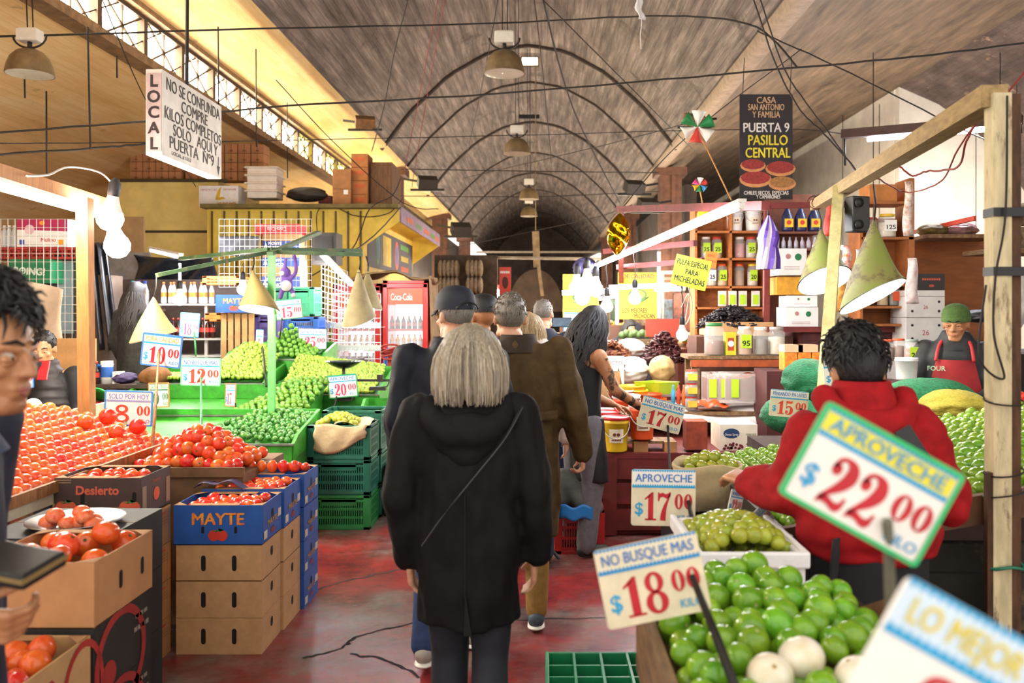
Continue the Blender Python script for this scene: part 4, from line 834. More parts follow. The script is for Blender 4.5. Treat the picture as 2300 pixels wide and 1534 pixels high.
carton('cream fruit box printed with dark red berries on the red counter', 1.325, 1.60, 6.25, 6.6, .606, .80, M('e9dfcb', .75, .1), art=fruitbox, closed=True)
# back table with white sheet, trays, bench and jars
b = B(); b.box((1.55,7.35,.80), (1.5,.9,.03)); 
for x in (.85,2.25): b.box((x,7.0,.695), (.06,.06,.18)); b.box((x,7.7,.4), (.06,.06,.79))
tag(b.obj('back_table', OLDW), 'raised plank table behind the red counter under a white sheet', 'table')
def sheet_fn(u, v): return (1.02+u*.95, 6.86+v*.75, .825+.015*math.sin(9*u+3*v)+.012*math.sin(17*v+5*u)-(.10*max(0,.12-v)/.12))
b = B(); b.grid(sheet_fn, 24, 16); tag(b.obj('plastic_sheet', M('efe9e4', .35, .08, 12), solid=.003), 'crumpled white plastic sheet spread behind the tilted seventeen-peso sign', 'sheet')
b = B(); b.grid(lambda u, v: (1.27+u*.26, 6.88+v*.25, .86+.06*math.sin(3.1*u)*math.sin(3.1*v)+.015*math.sin(13*u)), 10, 8); tag(b.obj('orange_bag', M('ea5a24', .3, .15), solid=.002), 'crumpled orange plastic bag lying on the white sheet', 'bag')
PASTE = M('3a140d', .3, .3, 20, c2='8a2f16'); CLEAR = M('e8e4e0', .1, 0, alpha=.3); NEON = M('b6dc2a', .5, .05)
for i, (px, w_, nm) in enumerate(((1601,24,'leftmost, narrow'),(1628,24,'middle, narrow'),(1682,104,'large right-hand'))):
    Y = 6.95-.02*i; c = P(px, 905, Y); ww = w_*Y/F; t = thing('paste_tray', '%s clear tray of dark red mole paste on the white sheet' % nm, 'tray', c, 'paste trays'); b = B()
    b.box((0,.12,.115), (ww,.24,.17)); b.box((0,.12,.055), (ww*1.001,.241,.06)); b.grid(lambda u, v: (-ww*.48+u*ww*.96, v*.24, .20+.02*math.sin(9*u+i)+.015*math.sin(14*v)), 12, 6); b.obj('mole_paste', PASTE, t, world=False)
    b = B(); b.box((0,-.006,.12), (ww*1.04,.006,.24)); b.box((0,.246,.12), (ww*1.04,.006,.24)); b.box((-ww*.52,.12,.12), (.006,.25,.24)); b.box((ww*.52,.12,.12), (.006,.25,.24)); b.obj('tray_walls', CLEAR, t, world=False)
    b = B(); b.box((-ww*.3 if i == 2 else 0,-.012,.12), (.06,.004,.15)); b.obj('price_card', NEON, t, world=False)
t = thing('bench', 'rough wooden bench carrying a row of big jars above the paste trays', 'bench', (1.65,7.45,.81)); c = P(1655, 803, 7.3)
b = B(); b.box((c.x+.14,7.5,c.z), (1.12,.42,.03)); b.obj('top', OLDW, t); b = B(); b.box((c.x+.14,7.30,c.z-.05), (1.08,.03,.06)); b.obj('apron', M('b5572c', .7, .3), t)
for x in (c.x-.35, c.x+.62): 
    for y in (7.34,7.66): b = B(); b.box((x,y,(c.z+.81)/2), (.07,.05,c.z-.81-.02)); b.obj('leg', OLDW, t)
zj = c.z + .017
def jar(label, px, Y, wpx, hpx, fill, lid, fillmat, z=None, py=None, group='jars', lab=None, square=False, txt=None):
    s = Y/F; r = wpx*s/2; h = hpx*s; c = P(px, py or 700, Y)
    if z is not None: c.z = z
    t = thing('jar', label, 'jar', c, group); n = 4 if square else 18; b = B(); T = Matrix.Rotation(rad(45), 4, 'Z') if square else None; k = 1.3 if square else 1
    b.lathe([(.001,.002),(r*.94*k,.002),(r*.98*k,h*.05),(r*.98*k,h*.80),(r*.72*k,h*.90),(r*.72*k,h*.93)], n=n, T=T, smooth=not square); b.obj('glass', GLASS, t, world=False)
    if fill: b = B(); b.lathe([(.001,.006),(r*.9*k,.006),(r*.93*k,h*.06),(r*.93*k,h*.8*fill),(.001,h*.8*fill+.006)], n=n, T=T, smooth=not square); b.obj('contents', fillmat, t, world=False)
    b = B(); b.lathe([(r*.78,h*.90),(r*.80,h*.91),(r*.80,h*.99),(r*.74,h),(.001,h)], n=18); b.obj('lid', lid, t, world=False)
    if lab: 
        b = B(); yy_ = -r*1.0-.004; ww = r*.68; b.add([(-ww,yy_,h*.25),(ww,yy_,h*.25),(ww,yy_,h*.72),(-ww,yy_,h*.72)], [(0,1,2,3)], 0)
        if txt: b.txt(txt, (0,yy_-.002,h*.42), h*.26, 1, fit=ww*1.5, bold=.02)
        b.obj('price_label', [lab, BLACK], t, world=False)
    return t
SPB, SPW, SPR, SPY = M('7a4a30', .8, .2, 30), M('d9cdb4', .8, .15, 30), M('c46a62', .8, .15, 30), M('c9a25a', .8, .2, 30)
jar('big ribbed jar half full of brown powder, left end of the bench', 1604, 7.4, 46, 72, .55, GRNI, SPB, z=zj, group='jars on the bench')
jar('clear jar of tan powder with a large neon price label on the bench', 1672, 7.4, 34, 64, .85, PLASTICW, M('c79a72', .8), z=zj, group='jars on the bench', lab=NEON, txt='95')
jar('clear jar of grey powder next to the neon-labelled jar', 1708, 7.42, 34, 62, .7, PLASTICW, M('8d8276', .8), z=zj, group='jars on the bench')
jar('clear jar of white grains at the right end of the bench', 1744, 7.44, 38, 62, .8, M('a9a49a'), SPW, z=zj, group='jars on the bench')
def oil(t, w, d, h): T = FR_(w, d, h); b = B(); disc(b, (0,h*.5), w*.3, 0, T); flat(b, [(-w*.3,h*.2),(w*.3,h*.2),(w*.3,h*.75),(-w*.3,h*.75)], 1, T @ Matrix.Translation((0,.001,0))); b.obj('print', [WHITE, M('b5402c')], t, world=False)
c = P(1640, 700, 7.38); carton('tall yellow-green carton between two jars on the bench', c.x-.045, c.x+.045, 7.35, 7.45, zj, zj+.20, M('cbc62a', .6, .1), art=oil, closed=True, name='carton')
jar('stacked round plastic tub of red sauce, top of the tub tower', 1553, 6.95, 30, 30, .9, RED, SPB, py=800, z=.825+.22, group='tub tower', lab=M('e2b83a')); jar('round plastic tub of red sauce, middle of the tub tower', 1553, 6.95, 30, 30, .9, RED, SPB, z=.825+.11, group='tub tower', lab=M('e2b83a')); jar('round plastic tub of red sauce, bottom of the tub tower', 1553, 6.95, 30, 30, .9, RED, SPB, z=.825, group='tub tower', lab=M('e2b83a'))
for i, (px, mt, nm) in enumerate(((1512,M('3f8fb8'),'blue'),(1524,M('c4452c'),'red'),(1536,M('d86a2c'),'orange'))):
    b = B(); c = P(px, 876, 7.0); c.z = .826; b.lathe([(.001,0),(.018,0),(.018,.14),(.008,.17),(.008,.20),(.001,.20)], c, 12); tag(b.obj('sauce_bottle', mt), 'slim %s sauce bottle beside the tub tower' % nm, 'bottle', 'sauce bottles')
# sacks, chillies
SACK = M('ece8e0', .8, .12, 8, bump=.2)
def roll(label, px, py, Y, wpx, hpx, mt, nm='sack', folds=7, dpt=.30):
    s = Y/F; w, h = wpx*s, hpx*s; c = P(px, py, Y); b = B()
    def fn(u, v):
        a = 2*math.pi*u; q = math.sin(math.pi*min(max(v,.002),.998))**.42; k = 1+.16*noise.noise(V((2.2*math.cos(a)+px, 2.2*math.sin(a), folds*v*1.3)))+.07*noise.noise(V((5*math.cos(a), 5*math.sin(a)+py, folds*2.6*v)))
        return c + V((w/2*math.cos(a)*q*k, dpt/2*math.sin(a)*q*k, h*v))
    b.grid(fn, 36, 30); return tag(b.obj(nm, mt), label, 'sack')
b = B(); b.box((.75,8.42,.42), (1.2,1.16,.84)); b.box((.46,7.61,.42), (.62,.44,.84)); tag(b.obj('display_table', RW), 'dark display table under the white sacks and dried chillies', 'table')
roll('white woven sack standing behind the lime-green tub', 1420, 862, 8.05, 76, 62, SACK, folds=5, dpt=.4).location.z += .0
roll('white woven sack standing behind the front white sack', 1415, 806, 8.5, 68, 46, SACK, folds=4, dpt=.4)
roll('open tan sack beside the tub tower', 1487, 860, 7.85, 58, 62, M('c9a974', .85, .15, 12, bump=.2), folds=3, dpt=.3)
def chil(name, label, px, py, Y, wpx, hpx, mt, n, ln=.10, flatn=.4):
    s = Y/F; w, h = wpx*s, hpx*s; c = P(px, py, Y); b = B()
    b.lathe([(w*.48,0),(w*.42,h*.28),(w*.22,h*.55),(.001,h*.62)], c, 14, sy=.5)
    for i in range(int(n*1.7)):
        a, q = R.uniform(0, 6.28), R.random()**.5; p = c + V((math.cos(a)*w/2*q, math.sin(a)*w/4*q, h*(1-q**1.6)*.95+.01)); d = V((R.uniform(-1,1), R.uniform(-.6,.6), R.uniform(-.35,.35))).normalized()*ln*R.uniform(.6,1.1); e = V((R.uniform(-.02,.02), 0, R.uniform(-.015,.02)))
        b.tube([p-d*.5, p+e, p+d*.5], [.006,.013,.003], 5)
    return tag(b.obj(name, mt), label, 'dried chillies', None, 'stuff')
chil('dried_chillies', 'tan-brown dried chillies heaped behind the tank-top vendor', 1375, 832, 8.3, 110, 66, M('8a5a34', .4, .3, 20, c2='5b1d18'), 170)
chil('dried_chillies', 'dark red dried chillies heaped behind the white sacks', 1490, 815, 8.2, 90, 68, M('4a1216', .35, .3, 20, c2='2a0c10'), 150)
chil('dried_chillies', 'red dried chillies in the open front of the white sacks', 1372, 835, 7.9, 60, 30, M('6e1a18', .35, .3, 20), 60)
c = P(1655, 742, 8.0); carton('cardboard box heaped with black dried chillies under the shelf of jars', c.x-.30, c.x+.32, 7.9, 8.3, c.z-.05, c.z+.08, CARD)
chil('dried_chillies', 'black wrinkled dried chillies heaped in the cardboard box', 1645, 735, 8.05, 150, 44, M('191114', .35, .3, 20), 220)
b = B(); b.box((c.x+.05,8.15,(c.z-.05)/2), (.9,.5,c.z-.06)); tag(b.obj('cabinet', M('5b3524', .8, .2)), 'dark wooden cabinet under the box of black chillies', 'cabinet')
def sel(t, w, d, h): T = FR_(w, d, h); b = B(); b.txt('SELECTO', (0,0,h*.85), h*.12, 0, T=T); [flat(b, [(x-.04,h*.2),(x+.04,h*.2),(x,h*.75)], 1, T) for x in (-.06,.06)]; b.obj('print', [M('7a8aa8'), M('8a5a4a')], t, world=False)
c = P(1372, 830, 7.6); carton('white box lid printed with two brown trees by the vendor', c.x-.10, c.x+.12, 7.6, 7.64, .845, c.z+.12, WHITE, art=sel, closed=True)
c = P(1368, 858, 7.5); carton('low brown box with a paper edge beside the vendor', c.x-.10, c.x+.09, 7.42, 7.58, .845, c.z+.09, CARD)
# ---------- right: shelves, poles, banners ----------
SHW = M('c4763a', .7, .25, 6, stretch=(2,6,6)); RBAR = M('7a2a26', .6, .25, 9)
t = thing('shelf_unit', 'orange-brown wooden shelf unit of jars right of the red-brown column', 'shelf', (2,9,0)); b = B()
Ys = 8.9; X = lambda px, Y=8.9: (px-CX)*Y/F
Z = lambda py, Y=8.9: EYE-(py-CY)*Y/F
for py in (462, 521, 582, 645, 692): b.box(((X(1562)+X(1722))/2, Ys+.14, Z(py)), (X(1722)-X(1562), .30, .022))
b.obj('boards', SHW, t); b = B()
for px in (1563, 1641, 1721): b.box((X(px), Ys+.14, (Z(462)+Z(800))/2), (.025, .30, Z(462)-Z(800)))
b.obj('uprights', SHW, t); b = B(); b.box(((X(1562)+X(1722))/2, Ys+.30, (Z(462)+Z(800))/2), (X(1722)-X(1562), .015, Z(462)-Z(800))); b.obj('back_panel', SHW, t)
zs = {k: Z(k)+.012 for k in (521, 582, 645, 692)}
for i, (px, nm) in enumerate(((1585,'first'),(1610,'second'),(1661,'third'),(1686,'fourth'),(1708,'rightmost'))):
    jar('%s jar from the left on the upper jar shelf' % nm, px, Ys+.1, 24, 48, (.7,.8,.85,.8,.7)[i], (PLASTICW,RED,PLASTICW,RED,PLASTICW)[i], (SPW,SPY,M('d98a86'),SPW,SPY)[i], z=zs[582], group='jars on the upper shelf', lab=NEON if i != 2 else None, txt='25' if i != 2 else None)
for i, (px, nm) in enumerate(((1574,'first'),(1598,'second'),(1622,'third'),(1660,'fourth'),(1690,'rightmost'))):
    jar('%s jar from the left on the lower jar shelf' % nm, px, Ys+.1, 24, 50, (.8,.85,.8,.85,.8)[i], (PLASTICW,PLASTICW,ORG,ORG,BUCY)[i], (SPW,SPW,SPY,M('b98a5a'),SPW)[i], z=zs[645], group='jars on the lower shelf', lab=(None,WHITE,NEON,None,NEON)[i], txt=(None,'25','25',None,'20')[i])
for i, (px, nm) in enumerate(((1650,'left'),(1692,'right'))):
    c = P(px, 519, Ys+.1); bucket('white jug, %s of the two on the top shelf' % nm, px, 519, Ys+.1, 38, 44, BUCW, BUCW, 'AB', 'white jugs')
for i, px in enumerate((1622, 1645, 1668, 1697)):
    b = B(); c = P(px, 690, Ys-.05); b.box(c+V((0,0,.09)), (.085,.02,.16)); b.box(c+V((0,-.012,.08)), (.06,.004,.10), m=1); tag(b.obj('spice_bag', [M('e4e2da', .3), NEON]), '%s clear spice bag with a neon card on the lowest shelf' % ('first','second','third','fourth')[i], 'bag', 'bags on the lowest shelf')
# dark red frame of the stall
t = thing('stall_gantry', 'dark red steel stall frame hung with lamps and strings above the chilli stall', 'frame', (1.5,8,0))
for a, c in (((1390,470,8),(1725,462,8)), ((1358,565,9.5),(1562,546,8.4)), ((1388,600,9.5),(1580,585,8.6)), ((1725,462,8),(2010,458,8)), ((1723,462,8),(1720,800,8)), ((1390,470,8),(1720,462,5)), ((1395,470,8),(1395,720,11))):
    b = B(); b.bar(P(*a), P(*c), .055); b.obj('bar', RBAR, t)
tube_light('long slanting tube light under the dark red frame above the chilli stall', P(1322,606,11), P(1668,462,4.6), .016)
SG_ = M('f4f5ff', .4, 0, emit=22)
tube_light('tube light between the yellow banners', P(1368,648,9.0), P(1520,642,9.0), .014, glow=SG_); tube_light('horizontal tube light above the red board', P(1470,652,9), P(1540,650,9), .014)
tube_light('upright tube light on the right edge of the yellow banner', P(1480,560,9.3), P(1480,720,9.3), .016, body=False, glow=SG_); tube_light('upright tube light on the left edge of the yellow banner', P(1386,640,9.3), P(1386,735,9.3), .016, body=False, glow=SG_)
tube_light('tube light over the spice stall left of the second banner', P(1262,660,9.4), P(1385,655,9.4), .016, glow=SG_)
bulb('bulb with a grey collar hanging before the right yellow banner', 1426, 670, 7.6, .055, (1424,560,7.8)); bulb('bulb hanging low over the chilli heap', 1532, 752, 6.6, .046, (1534,640,6.8)); bulb('bulb hanging between the two yellow banners', 1363, 688, 8.4, .06, (1362,590,8.6))
for i, (px, py, nm) in enumerate(((1296,645,'left'),(1318,632,'upper'),(1308,668,'lower'),(1338,650,'right'))): bulb('%s bulb of the dazzling lamp cluster over the aisle stall' % nm, px, py, 9.0, .08, (px+4, 590, 9.0), M('fff6ea', .4, 0, emit=70), group='dazzling lamp cluster')
def board(name, label, cat, px0, py0, px1, py1, Y, mt, lines, roll=0, art=None, ink=BLACK, thick=.008):
    s = Y/F; w, h = (px1-px0)*s, (py1-py0)*s; c = P((px0+px1)/2, (py0+py1)/2, Y); t = thing(name, label, cat, c); T = Euler((0, rad(roll), 0)).to_matrix().to_4x4()
    b = B(); b.box((0,0,0), (w,thick,h), T=T); b.obj('panel', mt, t, world=False)
    b = B(); FT = T @ Matrix.Translation((0,-thick/2-.003,0)); mats = [ink]
    for tx, x, z, sz, ft, mi in lines:
        b.txt(tx, (x*w, 0, z*h), sz*h, mats.index(mi) if mi in mats else (mats.append(mi) or len(mats)-1), fit=ft*w if ft else None, bold=.022, T=FT)
    if b.v: b.obj('lettering', mats, t, world=False)
    if art: art(t, w, h, FT)
    return t
CB, CW, CY_ = M('c9a27c'), M('e4ded8'), M('e0cf2c')
def bowls(t, w, h, T):
    b = B(); T = T @ Matrix.Translation((0,.001,0)); flat(b, [(-w*.5,-h*.5),(w*.5,-h*.5),(w*.5,-h*.415),(-w*.5,-h*.415)], 3, T)
    for x, z, r, m in ((-.20,-.31,.28,0),(.27,-.21,.26,0),(.30,-.35,.24,2),(-.25,-.18,.22,0)):
        disc(b, (x*w, z*h), r*w*1.1, 1, T, rz=r*w*.55); T = T @ Matrix.Translation((0,-.0006,0)); disc(b, (x*w, z*h+r*w*.12), r*w, m, T, rz=r*w*.45); T = T @ Matrix.Translation((0,-.0006,0))
    b.obj('printed_bowls', [M('9c2a24', .6, .3, 60), M('c98a54'), M('a8743a', .6, .3, 60), M('14100f')], t, world=False)
bn = board('banner', 'dark hanging spice shop banner printed with yellow words and bowls of chillies', 'banner', 1661, 212, 1780, 448, 8.4, M('1d1018', .55, .2), [('CASA',0,.445,.085,.36,CB),('SAN ANTONIO',0,.378,.085,.68,CB),('Y FAMILIA',0,.308,.085,.52,CB),('PUERTA 9',0,.185,.125,.86,CW),('PASILLO',.03,.065,.135,.74,CY_),('CENTRAL',.03,-.055,.135,.84,CY_),('CHILES SECOS, ESPECIAS',0,-.437,.05,.84,CW),('Y CAMARONES',.04,-.475,.05,.45,CW)], art=bowls)
b = B()
for px in (1668, 1774): b.tube([P(px, 214, 8.4)-P(1720.5,330,8.4), P(px+4, 130, 8.4)-P(1720.5,330,8.4)], .004, 4)
b.obj('hanging_wire', CABLE, bn, world=False)
board('paper_sign', 'yellow-green handwritten sign for special chile pulp hanging from the stall frame', 'sign', 1512, 578, 1592, 646, 6.4, M('c3cf2e', .6, .08), [('PULPA ESPECIAL',0,.28,.26,.9,BLACK),('PARA',.02,0,.24,.36,BLACK),('MICHELADAS',0,-.27,.27,.86,BLACK)], roll=13)
board('paper_sign', 'orange handwritten card behind the yellow-green sign', 'sign', 1583, 565, 1610, 602, 6.9, M('f07a2a', .6, .1), [('ESTO',0,.25,.2,.6,RED),('EXTRA',0,-.1,.2,.8,RED)], roll=6)
def avo(t, w, h, T):
    b = B(); disc(b, (0,.02*h), .24*w, 0, T, rz=.13*h); T = T @ Matrix.Translation((0,-.001,0)); disc(b, (.02*w,.03*h), .17*w, 1, T, rz=.09*h); flat(b, [(-.3*w,-.1*h),(.3*w,-.02*h),(.34*w,.03*h),(.1*w,-.14*h)], 0, T); b.obj('printed_fruit', [M('3f6a2c'), M('c9b83a')], t, world=False)
YB = M('bfa81c', .6, .1)
board('banner', 'yellow banner with a printed avocado hung behind the bulb', 'banner', 1388, 612, 1476, 717, 9.7, YB, [('DE CALIDAD',.02,.42,.13,.8,RED),('LOS MEJORES',-.08,-.31,.14,.62,M('2e2206')),('MICHOCAN',.18,-.43,.14,.52,M('2e2206'))], art=avo)
board('banner', 'second yellow banner left of it, half lost in lamp glare', 'banner', 1264, 616, 1345, 722, 9.9, YB, [('LOS MEJORES',0,-.33,.13,.66,M('2e2206'))], art=avo)
board('red_board', 'plain red board behind the dried chillies', 'board', 1450, 716, 1535, 756, 8.9, M('d8402e', .6, .1), [])
b = B(); b.prism([(X(1262),0),(X(1540),0),(X(1540),Z(735)),(X(1262),Z(735))], 9.98, 10.03); tag(b.obj('market_counter', M('6b4a3a', .8, .3, 3)), 'brown counter behind the chilli stall below the yellow banners', 'counter')
for i in range(7): b = B(); b.ball(P(1398+9*i, 752-(i%2)*4, 9.3), .042, 10); tag(b.obj('avocado', M('4d6a34', .5, .2)), 'green avocado in the row below the right yellow banner', 'avocado', 'avocados below the banner')
b = B(); b.box(P(1432, 768, 9.3), (.40,.2,.06)); tag(b.obj('fruit_tray', M('6b5a3a')), 'wooden tray of avocados below the right yellow banner', 'tray')
# foil balloon, windmills, umbrella, plastic toys
t = thing('foil_balloon', 'gold foil balloon hanging from the end of the dark red frame', 'balloon', P(1390,525,7.6)); b = B(); c = P(1389,526,7.6)
def fb(u, v):
    a = 2*math.pi*u; q = math.sin(math.pi*v)**.75; k = 1+.05*math.sin(14*a)*(abs(math.sin(a))) ; return c + V((.108*q*k*math.cos(a)+.03*(v-.5), .10*q*math.sin(a)*(1+.15*math.sin(17*v+3*a)), .20*(1.9*v-.95)))
b.grid(fb, 40, 24); b.obj('foil_body', M('e0b21a', .12, .1, metal=1), t); b = B(); b.tube([P(1390,482,7.6), P(1392,470,7.8)], .006, 5); b.obj('string', M('d8c080'), t)
def pinwheel(label, px, py, Y, r, cols, stick):
    c = P(px, py, Y); t = thing('pinwheel', label, 'pinwheel', c); n = len(cols)
    for i in range(n):
        b = B(); a = 2*math.pi*i/n; T = Matrix.Rotation(a, 4, 'Y'); b.grid(lambda u, v: V((r*u*(1-.35*v), -.02*math.sin(math.pi*v)*1.5-.012*u, r*u*.75*v)), 6, 5)
        b.v = [T @ v for v in b.v]; b.obj('vane', cols[i], t, world=False, solid=.002)
    b = B(); b.tube([V((0,.02,0)), P(*stick)-c], .006, 5); b.obj('stick', M('c98a4a', .7), t, world=False)
pk = M('d8327a', .4); bl = M('3a8ac8', .4); gr_ = M('1f8a4a', .4)
pinwheel('small many-coloured pinwheel on the dark red frame', 1571, 416, 7, .065, [RED, bl, gr_, BUCY, pk, WHITE], (1579,462,7)); pinwheel('large green, white and red paper windmill on a long stick below the vault edge', 1566, 286, 7.2, .15, [gr_, WHITE, RED, WHITE, gr_, WHITE], (1643,450,7.2))
b = B(); b.ball(P(1580,484,7), (.055,.02,.055), 14); tag(b.obj('paper_ball', BUCY), 'small yellow round paper toy hanging from the dark red frame', 'toy')
t = thing('umbrella', 'furled purple and white striped umbrella hanging at the stall corner', 'umbrella', P(1725,545,7.4)); b = B(); c = P(1726,484,7.4)
STR = M('efe9f0', .6, 0); PUR = M('5a35a0', .6, .1); rg = [(.012,0),(.04,-.06),(.075,-.14),(.085,-.20),(.07,-.28),(.085,-.38),(.09,-.47)]; n = 24; vs = []; fs = []
for r, z in rg:
    for j in range(n): a = 2*math.pi*j/n; k = r*(1+.22*math.sin(6*a+z*5)); vs.append(c + V((k*math.cos(a+z*2), k*math.sin(a+z*2), z)))
for i in range(len(rg)-1):
    for j in range(n): b.add([vs[i*n+j], vs[i*n+(j+1)%n], vs[(i+1)*n+(j+1)%n], vs[(i+1)*n+j]], [(0,1,2,3)], (j//2)%2, True)
b.obj('folded_cover', [PUR, STR], t); b = B(); b.tube([c, c+V((0,0,.08))], .01, 6); b.obj('tip', BLACK, t)
# second shelf: jugs and bottles, white boxes
t = thing('shelf_unit', 'dark wooden shelf of blue jugs and small bottles right of the striped umbrella', 'shelf', (2.8,8.9,0)); b = B()
for py in (522, 560, 600): b.box(((X(1735)+X(1845))/2, 9.05, Z(py)), (X(1845)-X(1735), .28, .02))
b.box(((X(1735)+X(1845))/2, 9.2, 1.6), (X(1845)-X(1735), .02, 2.6)); b.obj('boards', M('7a4630', .7, .25), t)
JB = M('2a3460', .35, .2)
for i, px in enumerate((1768, 1798, 1828)):
    c = P(px, 520, 9.0); tt = thing('jug', '%s dark blue jug with a yellow label on the dark shelf' % ('first','second','third')[i], 'jug', c, 'dark blue jugs'); b = B(); b.lathe([(.001,0),(.06,0),(.064,.02),(.064,.15),(.03,.22),(.022,.24),(.022,.27),(.001,.27)], n=16); b.obj('jug_body', JB, tt, world=False)
    b = B(); b.box((0,-.066,.085), (.09,.006,.09)); disc(b, (0,.09), .025, 1, Matrix.Translation((0,-.071,0))); b.obj('label', [BUCY, RED], tt, world=False)
for r, (py, mt) in enumerate(((558, M('c7c8d8', .4, .1)), (598, M('c9b83a', .4, .1)))):
    for i in range(7):
        c = P(1746+14*i, py, 9.0); o = B(); o.lathe([(.001,0),(.022,0),(.022,.07),(.01,.095),(.01,.12),(.001,.12)], c, 10, mats=[0,0,0,1,1,1] if False else None); tag(o.obj('small_bottle', mt), 'small bottle in the %s row of the dark shelf' % ('upper pale','lower yellow')[r], 'bottle', ('pale small bottles','yellow small bottles')[r])
WB_ = M('eef0ee', .6, .05)
def gp(t, w, d, h): T = FR_(w, d, h); b = B(); disc(b, (w*.2,h*.68), h*.13, 0, T); disc(b, (-w*.15,h*.7), h*.1, 1, T); [flat(b, [(-w*.3,h*z),(w*.25,h*z),(w*.25,h*(z+.02)),(-w*.3,h*(z+.02))], 1, T) for z in (.3,.22)]; b.obj('print', [M('1f7a4a'), M('c08a8a')], t, world=False)
for px0, px1, py0, py1, Y, nm, mm in ((1748,1812,558,618,7.9,'tilted white box with a green print, upper of the white boxes',WB_),(1764,1838,690,738,7.8,'white box with a green print standing on the counter',WB_),(1770,1836,664,689,7.85,'flat white box on the counter box',WB_)):
    a, c = P(px0, py1, Y), P(px1, py0, Y); carton(nm, a.x, c.x, Y, Y+.3, a.z, c.z, mm, art=gp, closed=True)
a, c = P(1745, 662, 7.9), P(1832, 622, 7.9); carton('yellow printed box under the tilted white box', a.x, c.x, 7.9, 8.2, a.z, c.z, M('e0a32a', .5, .2, 14), closed=True)
b = B(); b.box((2.84, 8.1, (Z(740,8.1))/2), (.86, .6, Z(740,8.1)-.02)); b.box((X(1860,8.1), 7.78, Z(738,8.1)), (1.35,.08,.05), m=1); tag(b.obj('stall_counter', [M('5b2422', .7, .3), RBAR]), 'dark red stall counter under the white boxes', 'counter')
for i in range(3):
    a = P(1762+31*i, 832, 6.6); carton('orange tea carton, %s in the front row behind the green net' % ('first','second','third')[i], a.x, a.x+.10, 6.6, 6.75, a.z, a.z+.14, M('f0a52a', .5, .2, 25, c2='e8702a'), closed=True, group='orange cartons')
    if i < 2: carton('pale orange carton, %s of the two lying on the orange cartons' % ('left','right')[i], a.x, a.x+.145+.01*i, 6.6, 6.75, a.z+.142, a.z+.20, M('efc9a0', .5, .1), closed=True, group='cartons on top')
b = B(); b.box((2.05,6.75,P(0,833,6.6).z/2), (.6,.4,P(0,833,6.6).z)); tag(b.obj('side_table', M('4a1a1a', .8, .2)), 'dark red table carrying the orange cartons', 'table')
# third cabinet with jars, and hanging goods
t = thing('cabinet', 'open wooden cabinet of jars and bags behind the large cone lampshade', 'cabinet', (3.1,7.8,0)); b = B(); Q = lambda px: X(px, 7.6); W_ = lambda py: Z(py, 7.6)
for py in (455, 535, 640, 690, 730): b.box(((Q(1935)+Q(2052))/2, 7.75, W_(py)), (Q(2052)-Q(1935), .3, .022))
b.box((Q(1935), 7.75, (W_(455)+W_(740))/2), (.025,.3,W_(455)-W_(740))); b.box((Q(2048), 7.75, (W_(400)+W_(740))/2), (.05,.3,W_(400)-W_(740))); b.box(((Q(1935)+Q(2052))/2, 7.91, 1.2), (Q(2052)-Q(1935), .02, 2.6)); b.obj('boards', M('b06a34', .7, .25, 6), t)
jar('big jar with a yellow lid and a price label in the open cabinet', 1992, 7.7, 40, 52, .8, BUCY, SPW, py=534, z=W_(535)+.014, group='cabinet jars', lab=WHITE, txt='125'); jar('jar left of the yellow-lidded jar in the open cabinet', 1958, 7.75, 26, 46, .8, RED, SPW, z=W_(535)+.014, group='cabinet jars')
jar('dark bottle-like jar low in the open cabinet', 2008, 7.7, 26, 44, .8, BLACK, M('4a4a22', .5), z=W_(690)+.014, group='cabinet jars', lab=ORG); jar('plain jar beside the dark jar low in the open cabinet', 1982, 7.7, 24, 40, .8, BLACK, SPY, z=W_(690)+.014, group='cabinet jars')
a, c = P(1958,454,7.6), P(2020,412,7.6); carton('plywood-brown box on top of the open cabinet', a.x, c.x, 7.65, 7.9, a.z, c.z, M('c07a3a', .7, .2), closed=True)
def hang(label, px, py0, py1, Y, wpx, mt, nm='hanging_bag', cat='bag', group='hanging bags'):
    c = P(px, py0, Y); s = Y/F; h = (py1-py0)*s; w = wpx*s; b = B(); b.grid(lambda u, v: c + V(((u-.5)*w*(.6+.4*v)+.01*math.sin(7*v), -.03*math.sin(math.pi*u)*math.sin(math.pi*v)**.5+.006*math.sin(9*v+6*u), -h*v)), 10, 14); return tag(b.obj(nm, mt, solid=.012), label, cat, group)
hang('clear bag of orange snacks hanging left of the large cone lampshade', 1900, 552, 632, 6.9, 26, M('e8682e', .3, .3, 30, c2='e8e4de')); hang('clear bag of white goods hanging under the junction box', 1932, 560, 640, 6.95, 30, M('dcdcd8', .3, .15, 30)); hang('long strip of plastic cups hanging at the cabinet edge', 2040, 408, 530, 7.0, 24, M('d8d4d0', .25, .2, 30, c2='b98a6a')); hang('pinkish bag of knit gloves hanging by the stacked white boxes', 2048, 580, 682, 7.2, 30, M('d9b8b8', .5, .2, 20, c2='efe6e2')); hang('red mesh bag hanging behind the yellow pole', 1862, 455, 530, 6.9, 22, M('d03a2c', .5, .3, 40)); hang('yellow and brown packet bag hanging low by the yellow pole', 1890, 640, 700, 7.1, 40, M('e0a83a', .4, .3, 25, c2='a86a3a'))
